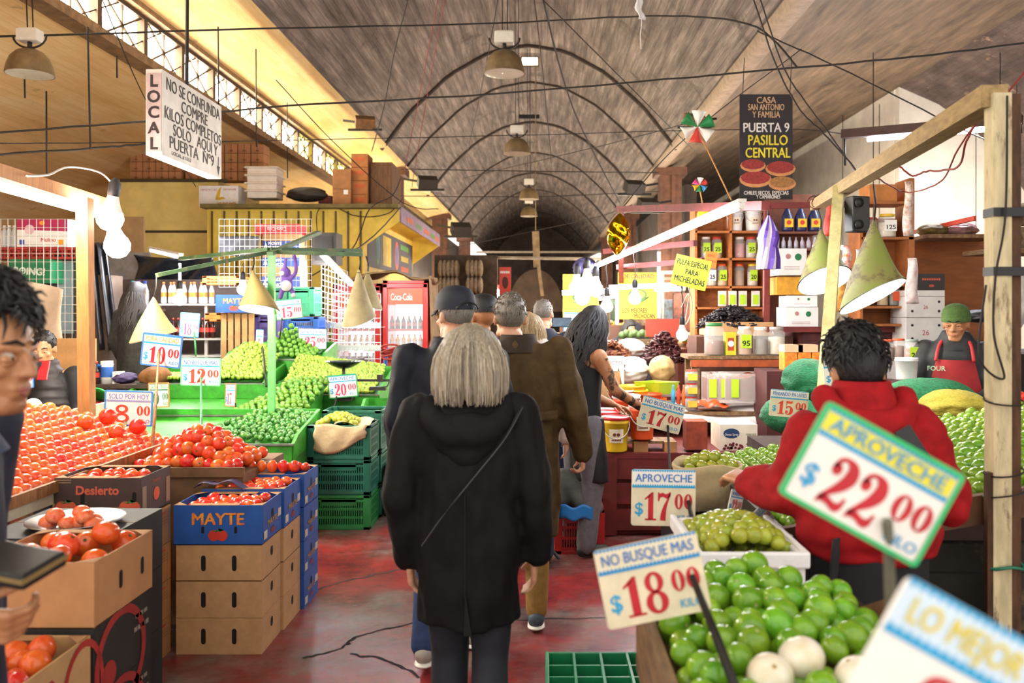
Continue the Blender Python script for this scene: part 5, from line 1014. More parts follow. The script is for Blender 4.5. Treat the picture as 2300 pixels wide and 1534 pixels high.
# right-hand back: stacked white boxes, brown panel, shelf
b = B(); b.box((X(2135,8.2), 8.2, (Z(540,8.2)+Z(800,8.2))/2), (X(2215,8.2)-X(2050,8.2), .03, Z(540,8.2)-Z(800,8.2))); tag(b.obj('plywood_sheet', M('a2602f', .7, .25, 3, stretch=(1,1,3))), 'large reddish-brown plywood panel behind the vendor in the green hat', 'panel')
b = B(); b.box((X(2140,8), 8.0, Z(535,8)), (X(2220,8)-X(2050,8), .5, .035)); tag(b.obj('wall_shelf', OLDW), 'long plank shelf on top of the plywood panel', 'shelf')
roll('pinkish plastic bag bulging on the plank shelf', 2150, 534, 7.95, 90, 34, M('a87a86', .3, .3, 10, c2='5a4a3a'), 'bag', 3); roll('olive sack lying on the left end of the plank shelf', 2095, 534, 7.95, 70, 32, M('6b5a2c', .7, .3, 10), 'sack', 3)
b = B(); b.bar(P(2052,522,8.1), P(2190,490,7.6), .04); tag(b.obj('red_bar', M('e0503a', .5, .1)), 'slanting bright red bar above the plank shelf', 'bar')
def holes(t, w, d, h): T = FR_(w, d, h); b = B(); [disc(b, (x*w,z*h), .012, 0, T) for x in (-.35,.35) for z in (.3,.75)]; b.txt('26', (0,0,h*.5), h*.25, 1, T=T); b.obj('print', [BLACK, M('c0504a')], t, world=False)
for i, (y0, y1) in enumerate(((714,760),(666,713),(652,665))):
    a, c = P(2036, y1+ (20 if i == 0 else 0), 7.5), P(2122, y0, 7.5); carton('white box with round holes, %s of the stack beside the green-hatted vendor' % ('lowest','middle','top flat one')[i], a.x, c.x, 7.5, 7.85, a.z, c.z, M('dedad6', .6, .08), art=holes if i < 2 else None, closed=True, group='stacked white boxes')
a, c = P(2062, 651, 7.5), P(2122, 615, 7.5); carton('black and red printed box on top of the stacked white boxes', a.x, c.x, 7.5, 7.8, a.z, c.z, M('2a2222', .6, .2), closed=True, art=lambda t, w, d, h: (lambda b: (bars(b, 0, h*.66, w*.7, h*.18, 0, FR_(w,d,h), 8), tomato_art(b, 0, h*.25, h*.12, 0, 0, FR_(w,d,h)), b.obj('print', [M('c0503a')], t, world=False)))(B()))
b = B(); a = P(2080, 780, 7.5); b.box((a.x, 7.7, a.z/2), (.45,.4,a.z)); tag(b.obj('white_stand', M('cfcac4', .7, .1)), 'pale block under the stacked white boxes', 'box')
# nets and sacks behind the bed
NETG = M('1d8a58', .7, .35, 60, bump=.5, c2='0d5638', stretch=(1,1,2.5)); NETY = M('b5a13a', .8, .3, 60, bump=.5, c2='8a8a2c', stretch=(1,1,2))
b = B(); b.box((2.07,5.25,.40), (1.36,.9,.80)); tag(b.obj('sack_platform', M('3a2420', .8, .3)), 'dark platform under the green net sacks', 'platform')
roll('tall green net sack right of the fifteen-peso sign', 1815, 905, 5.2, 110, 100, NETG, folds=3, dpt=.4); roll('low green net sack behind the fifteen-peso sign', 1775, 975, 4.95, 130, 85, NETG, folds=3, dpt=.4); roll('long green net sack lying behind the yellow net sack', 2085, 968, 5.4, 230, 120, NETG, folds=2, dpt=.5); roll('yellow net sack lying in front of the long green one', 2140, 956, 4.9, 145, 82, NETY, folds=4, dpt=.4)
bucket('white bucket with black dots behind the long green net sack', 2036, 852, 5.9, 50, 50, BUCW, None, handle=False); jar('jar with a neon price band behind the white bucket', 2048, 6.1, 34, 60, .8, M('8a9a94'), SPB, py=822, group='back jars', lab=NEON, txt='20'); jar('jar of brown powder with an orange lid left of the neon-banded jar', 2018, 6.2, 32, 48, .8, ORG, SPB, py=808, group='back jars'); jar('squat jar with an orange lid beside the white bucket', 1990, 6.2, 34, 50, .8, ORG, SPB, py=812, group='back jars')
b = B(); a = P(2030, 850, 6.15); b.box((2.46, 6.22, a.z/2-.01), (.42,.44,a.z-.03)); tag(b.obj('rear_table', M('5b2422', .8, .3)), 'dark red table under the jars by the green-hatted vendor', 'table')
# poles, beam, junction box
POLE = M('d3c98a', .6, .2, 12, dirt=('8a7a4a', 14, .66)); BEAM = M('a58a5c', .8, .25, 7, stretch=(6,1,6), dirt=('6b4a2c', 9, .64)); POST = M('d2c49c', .75, .2, 7, stretch=(4,4,1), dirt=('54331c', 4, .55))
t = thing('timber_gantry', 'rough timber beam on a pale yellow pole and a cracked timber post at the right', 'frame', (1.8,4.5,0))
b = B(); b.bar((1.83,5.5,2.43),(1.72,4.55,.86), .07, .055); b.v = []; b.f = []; b.m = []; b.sm = []; b.bar(P(1884,425,5.6), P(1849,905,4.47), .068); b.obj('yellow_pole', POLE, t)
b = B(); b.bar(P(2234,215,2.86), P(1832,462,6.75), .085, .075); b.obj('beam', BEAM, t)
b = B(); b.box((1.553,2.875,1.19), (.062,.06,2.38)); b.box((1.605,2.885,1.19), (.04,.045,2.38), m=1); b.box((1.522,2.862,.55), (.035,.025,1.1), m=1); b.obj('timber_post', [POST, M('5a3a22', .8, .4, 7, stretch=(4,4,1))], t)
for z, mt in ((1.145,0),): pass
TAPE = M('15151c', .5, .2); b = B()
for py in (478, 610): b = B(); z = P(0,py,2.87).z; b.box((1.574,2.875,z), (.108,.07,.03)); b.obj('black_tape', TAPE, t)
b = B(); z = P(0,1270,2.87).z; b.tube([(1.573+.062*math.cos(a), 2.875+.05*math.sin(a), z+.006*math.sin(3*a)) for a in [i*.3 for i in range(46)]], .006, 5); b.obj('green_strap', M('1f7a5c', .5), t)
b = B()
for k, py in enumerate((900, 1060, 1110)):
    z = P(0,py,2.87).z; b.tube([(1.573+.064*math.cos(a), 2.875+.052*math.sin(a), z+.012*math.sin(a+k)) for a in [i*.35 for i in range(40)]], .003, 4)
b.tube(spline([P(2262,215,2.83), P(2258,480,2.83), P(2236,620,2.83), P(2232,750,2.83), P(2255,850,2.83), P(2200,800,2.83), P(2215,640,2.83)], 8), .004, 5); b.obj('wire_ties', CABLE, t)
b = B()
for k in range(5):
    p = P(1832+9*k, 455-5*k, 6.6-.05*k); b.tube([p + V((.06*math.cos(a), .03*math.sin(a), .055*math.sin(a+.6*k))) for a in [i*.35 for i in range(38)]], .004, 4)
b.obj('wire_coils', M('5a2a22', .7, .3), t)
t = thing('junction_box', 'black junction box fixed on the yellow pole', 'junction box', P(1925,480,5.5)); b = B(); c = P(1925,482,5.45); b.box(c, (.13,.09,.23), (0,0,.3)); b.obj('box_body', M('2e2c2a', .5, .2), t, bevel=.008); b = B()
for dz in (.07,-.07): b.lathe([(.001,0),(.03,0),(.03,.012),(.001,.012)], n=14, T=TR(c+V((-.012,-.062,dz)), rad(90), 0, .3))
b.obj('knockouts', M('1f1e1d', .5, .2), t)
GRS = M('887c50', .65, .35, 5, dirt=('4a3c26', 5, .52), c2='7f8f3c'); LNG = M('f0f7ee', .5, .04, emit=.0)
cone_shade('large green-brown cone lampshade tilted before the open cabinet', 1962, 490, 4.6, 175, 140, GRS, LNG, 2.5, .22, tilt=(rad(-3), rad(2)), cord=(1962,415,5.0), br=.06); cone_shade('green-brown cone lampshade left of the yellow pole, mouth facing out', 1843, 512, 5.9, 118, 118, GRS, LNG, 4.9, -.22, tilt=(rad(-4), rad(-3)), cord=(1838,470,6.3), br=.06)
t = thing('tube_fixture', 'rusty fluorescent fixture hanging before the white gable', 'tube light', P(2050,290,9)); b = B(); b.bar(P(1892,302,9), P(2296,268,8), .10, .09); b.obj('housing', M('4a2c24', .7, .3), t); b = B(); b.tube([P(1950,312,9), P(2285,283,8)], .03, 8); b.obj('glowing_tube', M('f6f6ff', .4, 0, emit=180), t); b = B(); b.tube([P(1897,310,9), P(1898,372,9)], .012, 5); b.tube([P(2292,270,8), P(2293,300,8)], .012, 5); b.obj('end_bracket', IRON, t)
# right edge clutter behind the post
b = B(); b.box((3.32,5.15,.49), (1.0,.6,.98)); tag(b.obj('rear_stall_table', M('2a1f1c', .8, .3)), 'dark table at the right edge behind the timber post', 'table')
tomf = mound(lambda u, v: (2.86+u*.5, 5.0+v*.3, 1.01+.12*v), 8, 4, .2); scatter(dup(tom2), tomf, 'tomatoes at the far right edge', 'small red tomato heaped at the right edge behind the timber post', .9, 1)
a, c = P(2250, 975, 4.7), P(2345, 920, 4.7); carton('tan box at the right edge behind the timber post', a.x, c.x, 4.7, 5.0, a.z, c.z, M('d0a468', .7, .1), closed=True)
for i, (px, py) in enumerate(((2262,560),(2290,562),(2268,505),(2298,508))): roll('brown mesh bundle, %s at the right edge' % ('lower left','lower right','upper left','upper right')[i], px, py, 7.4, 36, 52, M('8f7a5e', .9, .3, 30, bump=.3), 'mesh_bundle', 2)
b = B(); b.box((X(2290,7.4), 7.45, Z(566,7.4)), (.7,.5,.04)); tag(b.obj('high_shelf', OLDW), 'high plank shelf with brown mesh bundles at the right edge', 'shelf')
roll('clear white sack standing at the right edge', 2275, 745, 7.2, 60, 150, M('d8d4cc', .4, .2, 14, bump=.2), folds=3); crate('black slatted crate at the right edge beside the white sack', 3.85, 4.3, 6.5, 6.9, 1.02, 1.3, BLACK)
roll('black bag heaped behind the green-hatted vendor', 2200, 725, 7.0, 70, 30, BLACK, 'bag', 3)
b = B(); b.box((4.0,7.1,.65), (1.4,.9,1.3)); tag(b.obj('storage_chest', M('332823', .8, .3)), 'dark chest under the clear white sack at the right edge', 'chest')
# crates and backpack in the aisle
crate('grey-blue plastic crate with a blue bag, beside the tank-top vendor', .19, .44, 6.3, 6.75, .34, .78, M('26303c', .5, .2), None, 10, 3); crate('dark blue crate under the grey-blue crate', .19, .44, 6.3, 6.75, 0, .335, M('1c2c58', .5, .2), None, 10, 2)
b = B(); b.grid(lambda u, v: (.20+u*.23, 6.31+v*.40, .76+.10*math.sin(3.1*u)*math.sin(2.2*v+.6)+.02*math.sin(19*u+7*v)), 16, 12); tag(b.obj('blue_bag', M('1f3fb8', .25, .3, 20), solid=.003), 'crumpled blue plastic bag stuffed in the grey-blue crate', 'bag')
crate('red plastic crate on the floor under the grey backpack', .09, .43, 5.7, 6.15, 0, .30, M('b8231f', .45, .15), None, 14, 3)
t = thing('backpack', 'grey backpack with dangling straps lying on the red crate', 'backpack', (.2,5.8,.3)); b = B(); BPK = M('5d605c', .8, .2, 14); 
b.ball((.22,5.75,.44), (.20,.14,.12), 18, rot=(0,.35,0)); b.ball((.10,5.72,.40), (.10,.12,.12), 14); b.ball((.30,5.7,.36), (.14,.13,.08), 14, rot=(0,.6,0)); b.obj('pack_body', BPK, t, remesh=.018, smooth=6)
b = B(); b.tube(spline([(.02,5.62,.42),(.0,5.58,.25),(.04,5.55,.12),(.12,5.50,.0+.03)], 6), .012, 5); b.tube(spline([(.10,5.60,.36),(.05,5.56,.24),(.02,5.56,.10)], 6), .010, 5); b.obj('strap', M('4a4c50', .8), t)
b = B(); b.grid(lambda u, v: (.12+u*.22, 5.57-.02*math.sin(3*u), .36-.09*v+.012*math.sin(11*u)), 10, 5); tag(b.obj('blue_packet', M('2a86d8', .3, .15), solid=.004), 'bright blue plastic packet under the grey backpack', 'packet')
for i, (a, c) in enumerate((((5.5,14,2.75),(7.6,14,2.75)),((9.0,16,2.9),(11,16,2.9)),((4.6,18,3.0),(6.6,18.5,3.0)),((7.0,17.5,3.2),(9,17.5,3.2)))):  # unseen tubes with wires, added only to brighten the white gable
    tl = tube_light('tube light added unseen behind the wooden shelves, %s brightening the white gable' % ('first','second','third','fourth')[i], a, c, .03, glow=M('fffaf0', .4, 0, emit=250), group='added tube lights brightening the white gable')
    b = B(); b.tube([a, (a[0], a[1], 5.9)], .008, 4); b.obj('hanging_wire', CABLE, tl); b = B(); b.tube([c, (c[0], c[1], 5.9)], .008, 4); b.obj('hanging_wire', CABLE, tl)
# ---------- left back: kiosk, cabin, boxes on the roofs ----------
KY = M('f2d052', .6, .15, 4, dirt=('8a6a28', 5, .69)); KYD = M('b5902c', .7, .2)
t = thing('kiosk', 'yellow ribbed kiosk with a slanting sign awning over the aisle', 'kiosk', (-3.9,14,0)); b = B()
b.box((-3.93,15.5,1.6), (2.40,5.0,3.2)); b.obj('body', KY, t); b = B()
for i in range(13): b.box((-5.05+.19*i,12.985,2.35), (.022,.03,1.62), m=0)
b.obj('rib_joint', M('6b5424', .7, .2), t); b = B()
b.box((-3.66,15.4,3.22), (3.0,5.2,.06)); b.obj('roof_edge', M('7a6a34', .7, .3), t)
b = B(); b.prism([(-2.74,3.22),(-2.17,3.22),(-2.17,3.0),(-2.74,2.6)], 12.98, 13.0); b.box((-2.45,15.5,3.19), (.56,5.0,.02)); b.prism([(-2.74,3.22),(-2.17,3.22),(-2.17,3.0),(-2.74,2.6)], 18.0, 18.02); b.obj('awning_end', KY, t)
b = B(); b.box((-2.16,15.5,3.11), (.02,5.0,.24)); T = Matrix.Translation((-2.147,15.5,3.10)) @ Matrix.Rotation(rad(90), 4, 'Z')
for x, m in ((-1.6,1),(-.6,2),(.4,1),(1.3,2),(2.0,1)): bars(b, x, 0, .7, .12, m, T, 5)
b.obj('fascia_sign', [M('94789a', .6, .2), M('e06a3a'), M('7a9a4a')], t)
b = B(); b.box((-2.73,15.6,2.66), (.02,4.6,.66)); T = Matrix.Translation((-2.717,15.6,2.66)) @ Matrix.Rotation(rad(90), 4, 'Z')
for x, r, m in ((-1.5,.16,1),(.35,.22,2)): disc(b, (x,0), r, m, T, rz=.27); disc(b, (x,0), r*.6, 3, T @ Matrix.Translation((0,-.004,0)), rz=.2)
flat(b, [(-1.05,-.25),(-.25,-.25),(-.25,.27),(-1.05,.27)], 4, T)
bars(b, 1.3, .2, 1.0, .14, 1, T, 6); bars(b, 1.3, -.02, .9, .15, 4, T, 6); bars(b, 1.3, -.22, .9, .14, 2, T, 6); b.obj('menu_sign', [M('2c2440'), M('4fae3a'), M('e0562c'), M('3a6ab0'), M('e0c02c')], t)
b = B(); b.box((-6.0,14.6,1.86), (1.62,2.0,3.72)); b.box((-5.9,13.59,3.72), (1.7,.06,.05), m=1); b.box((-5.9,13.59,2.9), (1.6,.02,.04), m=1); tag(b.obj('storage_cabin', [M('f6dc84', .65, .12, 3, dirt=('c0a04c', 4, .70)), M('4a3c22')]), 'ochre yellow storage cabin stacked with cartons left of the kiosk', 'cabin')
# cartons piled on the cabin and kiosk
sd = thing('cardboard_box', 'x', 'box', (0,0,0)); b = B(); b.box((0,0,.073), (.199,.3,.143)); b.obj('box_body', M('bd8658', .8, .15, 8, rnd=.01), sd, world=False, bevel=.003); b = B(); b.box((0,-.151,.075), (.01,.002,.148)); b.box((0,-.151,.04), (.05,.002,.03)); b.obj('tape_seam', M('8a5a36'), sd, world=False)
pos = [(-6.58+.21*i, 13.9, 3.75+.15*j) for i in range(4) for j in range(7)]
for i, p in enumerate(pos):
    o = sd if i == 0 else dup(sd); o.location = p; o['label'] = 'small brown carton in the tall column piled on the ochre cabin'; o['group'] = 'cartons of the tall column'
for i in range(6):
    for j in range(4): dup(sd, (-5.70+.215*i, 13.95, 3.75+.15*j), label='small brown carton in the low wall piled beside the tall column', group='cartons of the low wall')
def foam(label, px, py, Y, w, h, grp): c = P(px, py, Y); b = B(); b.box((0,0,h*.49), (w,.35,h*.96)); b.box((0,0,h*.86), (w*1.14,.44,h*.22)); o = b.obj('foam_tray', M('efe4d4', .6, .08), bevel=.01); o.location = c; return tag(o, label, 'foam box', grp)
for i in range(2): foam('white foam box, %s of the two on the tall carton column' % ('lower','upper')[i], 278, 278-20*i, 13.9, .68, .15, 'foam boxes on the cabin')
for i in range(4): foam('white foam box, %s in the stack on the kiosk roof' % ('lowest','second','third','topmost')[i], 596, 448-17.5*i, 13.4, .46, .125, 'foam boxes on the kiosk')
def banana(t, w, d, h):
    T = FR_(w, d, h); b = B(); b.txt('BANANAS', (w*.28,0,h*.82), h*.14, 0, T=T, rot=3.1416); b.txt('DE CALIDAD', (-w*.25,0,h*.80), h*.14, 0, T=T, rot=3.1416); strip(b, [(-.03,h*.3,.02),(-.01,h*.5,.03),(.01,h*.75,.02),(.04,h*.92,.006)], 1, T); strip(b, [(.0,h*.35,.02),(.06,h*.4,.02),(.10,h*.36,.006)], 1, T); b.txt('BANANA', (w*.2,0,h*.12), h*.22, 2, T=T, bold=.03, rot=3.1416)
    b.obj('print', [M('b54a4a'), M('e2b82a'), M('e08a2a')], t, world=False)
a, c = P(447, 470, 13.2), P(535, 424, 13.2); carton('white banana box printed upside down at the left corner of the kiosk roof', a.x, c.x, 13.2, 13.55, 3.26, 3.26+c.z-a.z, WHITE, art=banana, closed=True)
a, c = P(747, 456, 13.3), P(788, 368, 13.3); carton('tall brown carton with a white sticker on the kiosk roof', a.x, c.x, 13.3, 13.7, 3.26, 3.26+.28, M('b07a4a', .8, .15), closed=True, art=lambda t, w, d, h: (lambda b: (flat(b, [(.03,.2),(.1,.2),(.1,.27),(.03,.27)], 0, FR_(w,d,h)), b.obj('sticker', WHITE, t, world=False)))(B())); carton('brown carton on top of the stickered one on the kiosk roof', a.x, c.x, 13.3, 13.7, 3.545, 3.86, M('b07a4a', .8, .15), closed=True)
for i in range(4): a, c = P(789, 456, 13.4), P(826, 368, 13.4); carton('orange-printed carton, %s of the narrow stack on the kiosk roof' % ('lowest','second','third','topmost')[i], a.x, c.x, 13.4, 13.8, 3.26+.215*i, 3.26+.215*i+.21, M('b5743e', .8, .15), closed=True, group='narrow carton stack', art=lambda t, w, d, h: (lambda b: (flat(b, [(-.08,h*.5),(.08,h*.5),(.08,h*.75),(-.08,h*.75)], 0, FR_(w,d,h)), b.obj('print', M('d0602c'), t, world=False)))(B()))
b = B(); a = P(832, 456, 13.5); c = P(880, 352, 13.5); b.box(((a.x+c.x)/2, 13.9, 3.26+.37), (c.x-a.x, .8, .74)); tag(b.obj('wooden_crate', M('7a5638', .8, .3, 5, stretch=(6,6,1))), 'tall brown wooden crate at the right end of the kiosk roof', 'crate')
roll('dark tarpaulin bundle on the kiosk roof beside the foam boxes', 690, 454, 13.3, 90, 34, M('2c2622', .6, .3, 12), 'bundle', 3); a, c = P(715, 455, 13.6), P(744, 424, 13.6); carton('dark red printed box end on the kiosk roof behind the bundle', a.x, c.x, 13.6, 13.9, 3.26, 3.26+.22, M('6e2430', .6, .3, 12), closed=True)
# fridges
FRD = M('c4231c', .35, .1); INL = M('f4f8fa', .5, 0, emit=2.2); SODA = M('3a1a14', .2, .2); FRO = M('d8402a', .4, .1)
def fridge(label, x0, x1, y, ztop, grp):
    w, h, d = x1-x0, ztop, .7; c = V(((x0+x1)/2, y, 0)); t = thing('drinks_fridge', label, 'fridge', c, grp); b = B()
    b.box((-w/2+.03,d/2,h/2), (.06,d,h)); b.box((w/2-.03,d/2,h/2), (.06,d,h)); b.box((0,d-.02,h/2), (w,.04,h)); b.box((0,d/2,h-.05), (w,d,.10)); b.box((0,d/2,.12), (w,d,.24)); b.obj('cabinet_body', FRD, t, world=False)
    b = B(); b.box((0,d-.05,h*.55), (w-.13,.01,h*.75)); b.obj('lit_back_panel', INL, t, world=False)
    b = B(); z0 = .26
    for x in (-w/2+.035, w/2-.035): b.box((x,-.02,(h-.04+z0)/2), (.07,.04,h-.04-z0))
    b.box((0,-.02,h-.07), (w,.04,.07)); b.box((0,-.02,z0+.03), (w,.04,.07)); b.obj('door_frame', FRD, t, world=False, bevel=.01)
    b = B(); b.box((0,-.012,h-.22), (w-.14,.02,.21)); b.txt('Coca-Cola', (-.05,-.025,h-.22), .13, 1, fit=(w-.14)*.62, bold=.01); b.obj('header_sign', [M('e2481f', .4, .05, emit=.6), WHITE], t, world=False)
    b = B(); b.box((0,-.004,(h-.34+z0)/2), (w-.14,.006,h-.34-z0)); b.obj('glass_pane', GLASS, t, world=False)
    for k in range(5):
        z = .36+.25*k; b = B(); b.box((0,d/2,z), (w-.14,d-.15,.012)); b.box((0,.04,z+.012), (w-.14,.01,.03), m=1); b.obj('shelf', [CHROME, FRO], t, world=False)
    return t
def bottle_mesh(b, c, r, h, mats=(0,1,0,2)): b.lathe([(.001,0),(r*.9,.003),(r,h*.06),(r*.92,h*.3),(r*.92,h*.52),(r*.95,h*.6),(r*.4,h*.85),(r*.36,h*.9),(r*.42,h*.9),(r*.42,h),(.001,h)], c, 10, mats=[mats[0],mats[0],mats[0],mats[1],mats[0],mats[0],mats[0],mats[2+0],mats[3],mats[3]])
def bottle(label, grp, p, r, h, liquid, lab, capm): b = B(); bottle_mesh(b, (0,0,0), r, h, (0,1,0,2)); o = b.obj('bottle', [liquid, lab, capm]); o.location = p; return tag(o, label, 'bottle', grp)
f1 = fridge('red drinks fridge with a lit header nearest the aisle, blue trolley before it', -2.13, -1.52, 11.4, 2.04, None)
f2 = fridge('red drinks fridge left of the aisle-side one, behind the wire rack', -2.80, -2.16, 11.4, 2.0, None)
for x0, x1, w_ in ((-2.06,-1.60,'aisle-side'),(-2.72,-2.24,'rack-side')):
    for k in range(5):
        mt = [M('e8e4dc', .2, .1), M('e88a2c', .2, .1), M('d8d0c0', .2, .1), M('e8a83a', .2, .1), SODA][k]
        for i in range(6): bottle('bottle on the %s shelf of the %s fridge' % (('lowest','second','middle','fourth','top')[k], w_), '%s fridge, shelf %s' % (w_, 'abcde'[k]), (x0+(x1-x0)*(i+.5)/6, 11.50, .372+.25*k), .035, .19, mt, M('c8402c') if k % 2 == 0 else M('e8e0d0'), RED)
b = B(); b.grid(lambda u, v: (-2.80+u*1.36 , 11.34+v*.78, 2.06+.06*math.sin(5*u)*math.sin(3.1*v)+.10*math.exp(-((u-.55)/.2)**2)+.014*math.sin(21*u+4*v)), 30, 12)
b.grid(lambda u, v: (-1.50+.02*math.sin(14*u)+.03*v, 11.36+u*.75, 2.10-1.15*v*(1-.25*math.sin(3*u))), 20, 14); tag(b.obj('tarp', M('a5855f', .8, .2, 5, bump=.15), solid=.006), 'beige tarpaulin thrown over both drinks fridges', 'tarp')
def wiregrid(name, label, o, ux, uz, nx, nz, r=.0032, mt=None, cat='wire screen'):
    o, ux, uz = V(o), V(ux), V(uz); b = B()
    for i in range(nx+1): b.tube([o+ux*i/nx, o+ux*i/nx+uz], r, 4)
    for j in range(nz+1): b.tube([o+uz*j/nz, o+uz*j/nz+ux], r, 4)
    return tag(b.obj(name, mt or WIRE), label, cat)
WIRE = M('d6d2c8', .4, .1, metal=.3)
t = thing('wire_rack', 'white wire display rack with scalloped shelves before the drinks fridges', 'rack', (-2.1,9.6,0)); Yk = 9.6
a, c = P(735, 1000, Yk), P(855, 660, Yk)
for nm, y in (('front_grid', Yk),):
    b = B()
    for i in range(10): x = a.x+(c.x-a.x)*i/9; b.tube([(x,y,.35),(x,y,c.z)], .005, 4)
    for j in range(17): z = .35+(c.z-.35)*j/16; b.tube([(a.x,y,z),(c.x,y,z)], .005, 4)
    b.obj(nm, WIRE, t)
for k, py in enumerate((735, 785, 830, 900)):
    z = P(0,py,Yk).z; b = B()
    for i in range(14): x = a.x+(c.x-a.x)*i/13; b.tube([(x,Yk,z+.06),(x,Yk-.03,z),(x,Yk+.25,z)], .005, 4)
    b.box(((a.x+c.x)/2, Yk-.02, z+.02), (c.x-a.x,.006,.06)); b.obj('wire_shelf', CHROME, t)
wiregrid('wire_screen', 'large curved white wire panel at the left of the drinks fridges', P(722,900,9.9), P(745,900,10.6)-P(722,900,9.9)+V((.2,0,0)), (0,0,1.62), 8, 24)
# blue hand truck with red rope
t = thing('hand_truck', 'blue steel hand truck leaning beside the drinks fridge', 'hand truck', (-1.4,8.7,0)); HB = M('2f7cc4', .45, .15); b = B(); Yh = 8.7
for px in (866, 948): b.tube([P(px,1075,Yh), P(px,800,Yh+.15), P(px+6,784,Yh+.1)], .02, 8)
b.tube([P(866,796,Yh+.15), P(948,796,Yh+.15)], .02, 8)
for py in (836, 864, 905, 960): b.tube([P(866,py,Yh+.1), P(948,py,Yh+.1)], .016, 6)
b.tube([P(923,796,Yh+.15), P(923,905,Yh+.1)], .016, 6); b.obj('frame', HB, t); b = B(); b.box(P(907,1075,Yh)+V((0,-.12,0)), (.40,.28,.015)); b.obj('toe_plate', HB, t)
for px in (858, 956): b = B(); b.lathe([(.03,-.025),(.10,-.025),(.11,0),(.10,.025),(.03,.025)], n=16, T=TR(P(px,1062,Yh)+V((0,.08,0)), 0, rad(90), 0)); b.obj('wheel', BLACK, t)
b = B(); c = P(884, 800, Yh-.06)
for i in range(11): b.tube(spline([c+V((-.05+.012*i,0,.0)), c+V((-.04+.013*i+R.uniform(-.01,.01),-.04,-.35)), c+V((-.02+.010*i,-.03,-.75-.03*(i%4))), c+V((-.01+.009*i,-.0,-1.0-.05*(i%3)))], 5), .011, 5)
for k in range(4): b.tube([c+V((-.03+.09*math.cos(q), .05*math.sin(q)-.01, .03*k+.03*math.sin(q+k))) for q in [i*.4 for i in range(17)]], .011, 5)
tag(b.obj('rope', M('a8382c', .8, .25, 40)), 'bundle of dark red rope looped over the blue hand truck', 'rope')
# crates and boxes stacked in the left middle ground
CG = M('2f9a6a', .5, .15); CP = M('6b58a8', .5, .15); CBL = M('2a66b8', .5, .15); COR = M('ea7a2a', .5, .15)
def cr(label, px0, py0, px1, py1, Y, mt, d=.35, grp=None, n=12): a, c = P(px0, py1, Y), P(px1, py0, Y); return crate(label, a.x, c.x, Y, Y+d, a.z, c.z, mt, grp, n, 2)
def bx(label, px0, py0, px1, py1, Y, mt, d=.3, grp=None, art=None, closed=True): a, c = P(px0, py1, Y), P(px1, py0, Y); return carton(label, a.x, c.x, Y, Y+d, a.z, c.z, mt, grp and CARDIN or CARDIN, art=art, closed=closed, group=grp)
cr('purple plastic crate left of the green post', 570, 708, 632, 800, 9.2, CP); cr('blue plastic crate, lower of the blue pair right of the green post', 634, 756, 712, 800, 9.3, CBL, grp='blue crates'); cr('blue plastic crate, upper of the blue pair right of the green post', 636, 712, 714, 755, 9.3, CBL, grp='blue crates')
cr('green plastic crate, left one of the pair behind the purple toy', 588, 645, 645, 706, 9.4, CG, grp='green crates up'); cr('green plastic crate, right one of the pair behind the purple toy', 648, 645, 705, 710, 9.35, CG, grp='green crates up')
def mb(t, w, d, h): T = FR_(w, d, h); b = B(); flat(b, [(-w*.5,0),(w*.5,0),(w*.5,h*.55),(-w*.5,h*.55)], 0, T); T = T @ Matrix.Translation((0,-.002,0)); b.txt('MONTE', (-w*.16,0,h*.40), h*.24, 1, T=T, bold=.03); b.txt('BLANCO', (-w*.14,0,h*.14), h*.24, 1, T=T, bold=.03); flat(b, [(-w*.47,h*.12),(-w*.36,h*.12),(-w*.41,h*.42)], 1, T); b.obj('print', [M('24407e'), WHITE], t, world=False)
for i, (y0, y1) in enumerate(((600,646),(562,599),(525,561))): bx('navy-banded brown box, %s of the tier above the green crates' % ('lowest','middle','topmost')[i], 588+i, y0, 674-i, y1, 9.45, M('a97a4e', .8, .15), art=mb, grp='navy-banded boxes')
def coke(t, w, d, h): b = B(); b.txt('Coca-Cola', (0,0,h*.5), h*.6, 0, fit=w*.42, T=FR_(w,d,h), rot=3.1416); b.obj('lettering', M('f0c8c4'), t, world=False)
bx('red drinks crate lettered upside down on the navy-banded boxes', 571, 503, 672, 526, 9.45, M('b8242a', .5, .1), art=coke)
bx('blue tomato box left behind the hanging bulb', 484, 662, 566, 702, 8.9, MB, art=mayte); cr('orange plastic crate above the blue tomato box', 454, 620, 540, 640, 9.0, COR, d=.3, grp='orange crates', n=8); cr('orange plastic crate under the blue tomato box', 460, 703, 496, 722, 9.0, COR, d=.3, grp='orange crates', n=6)
t = thing('slatted_crate', 'upright wooden slat crate left of the purple crate', 'crate', P(535,805,9.0)); b = B()
for i in range(5): px = 503+15.5*i; a, c = P(px, 808, 9.0), P(px, 705, 9.0); b.box(((a.x+c.x)/2, 9.0, (a.z+c.z)/2), (.055,.014,c.z-a.z))
b.obj('slats', M('c9965a', .7, .25, 6), t); b = B(); a, c = P(500, 808, 9.03), P(570, 705, 9.03)
for z in (a.z+.03, c.z-.03, (a.z+c.z)/2): b.box(((a.x+c.x)/2, 9.03, z), (c.x-a.x,.03,.04))
b.obj('rails', M('8a6236'), t)
b = B(); b.box((-3.0,9.45,P(0,806,9.3).z/2), (2.0,1.0,P(0,806,9.3).z-.01)); tag(b.obj('back_platform', M('4a4038', .8, .3)), 'dark platform carrying the coloured crates behind the lime stand', 'platform')
wiregrid('wire_screen', 'white wire panel before the red drinks crate and grey tarp', P(492,645,9.0), (X(700,9.0)-X(492,9.0),0,0), (0,0,(645-492)*9.0/F), 18, 10)
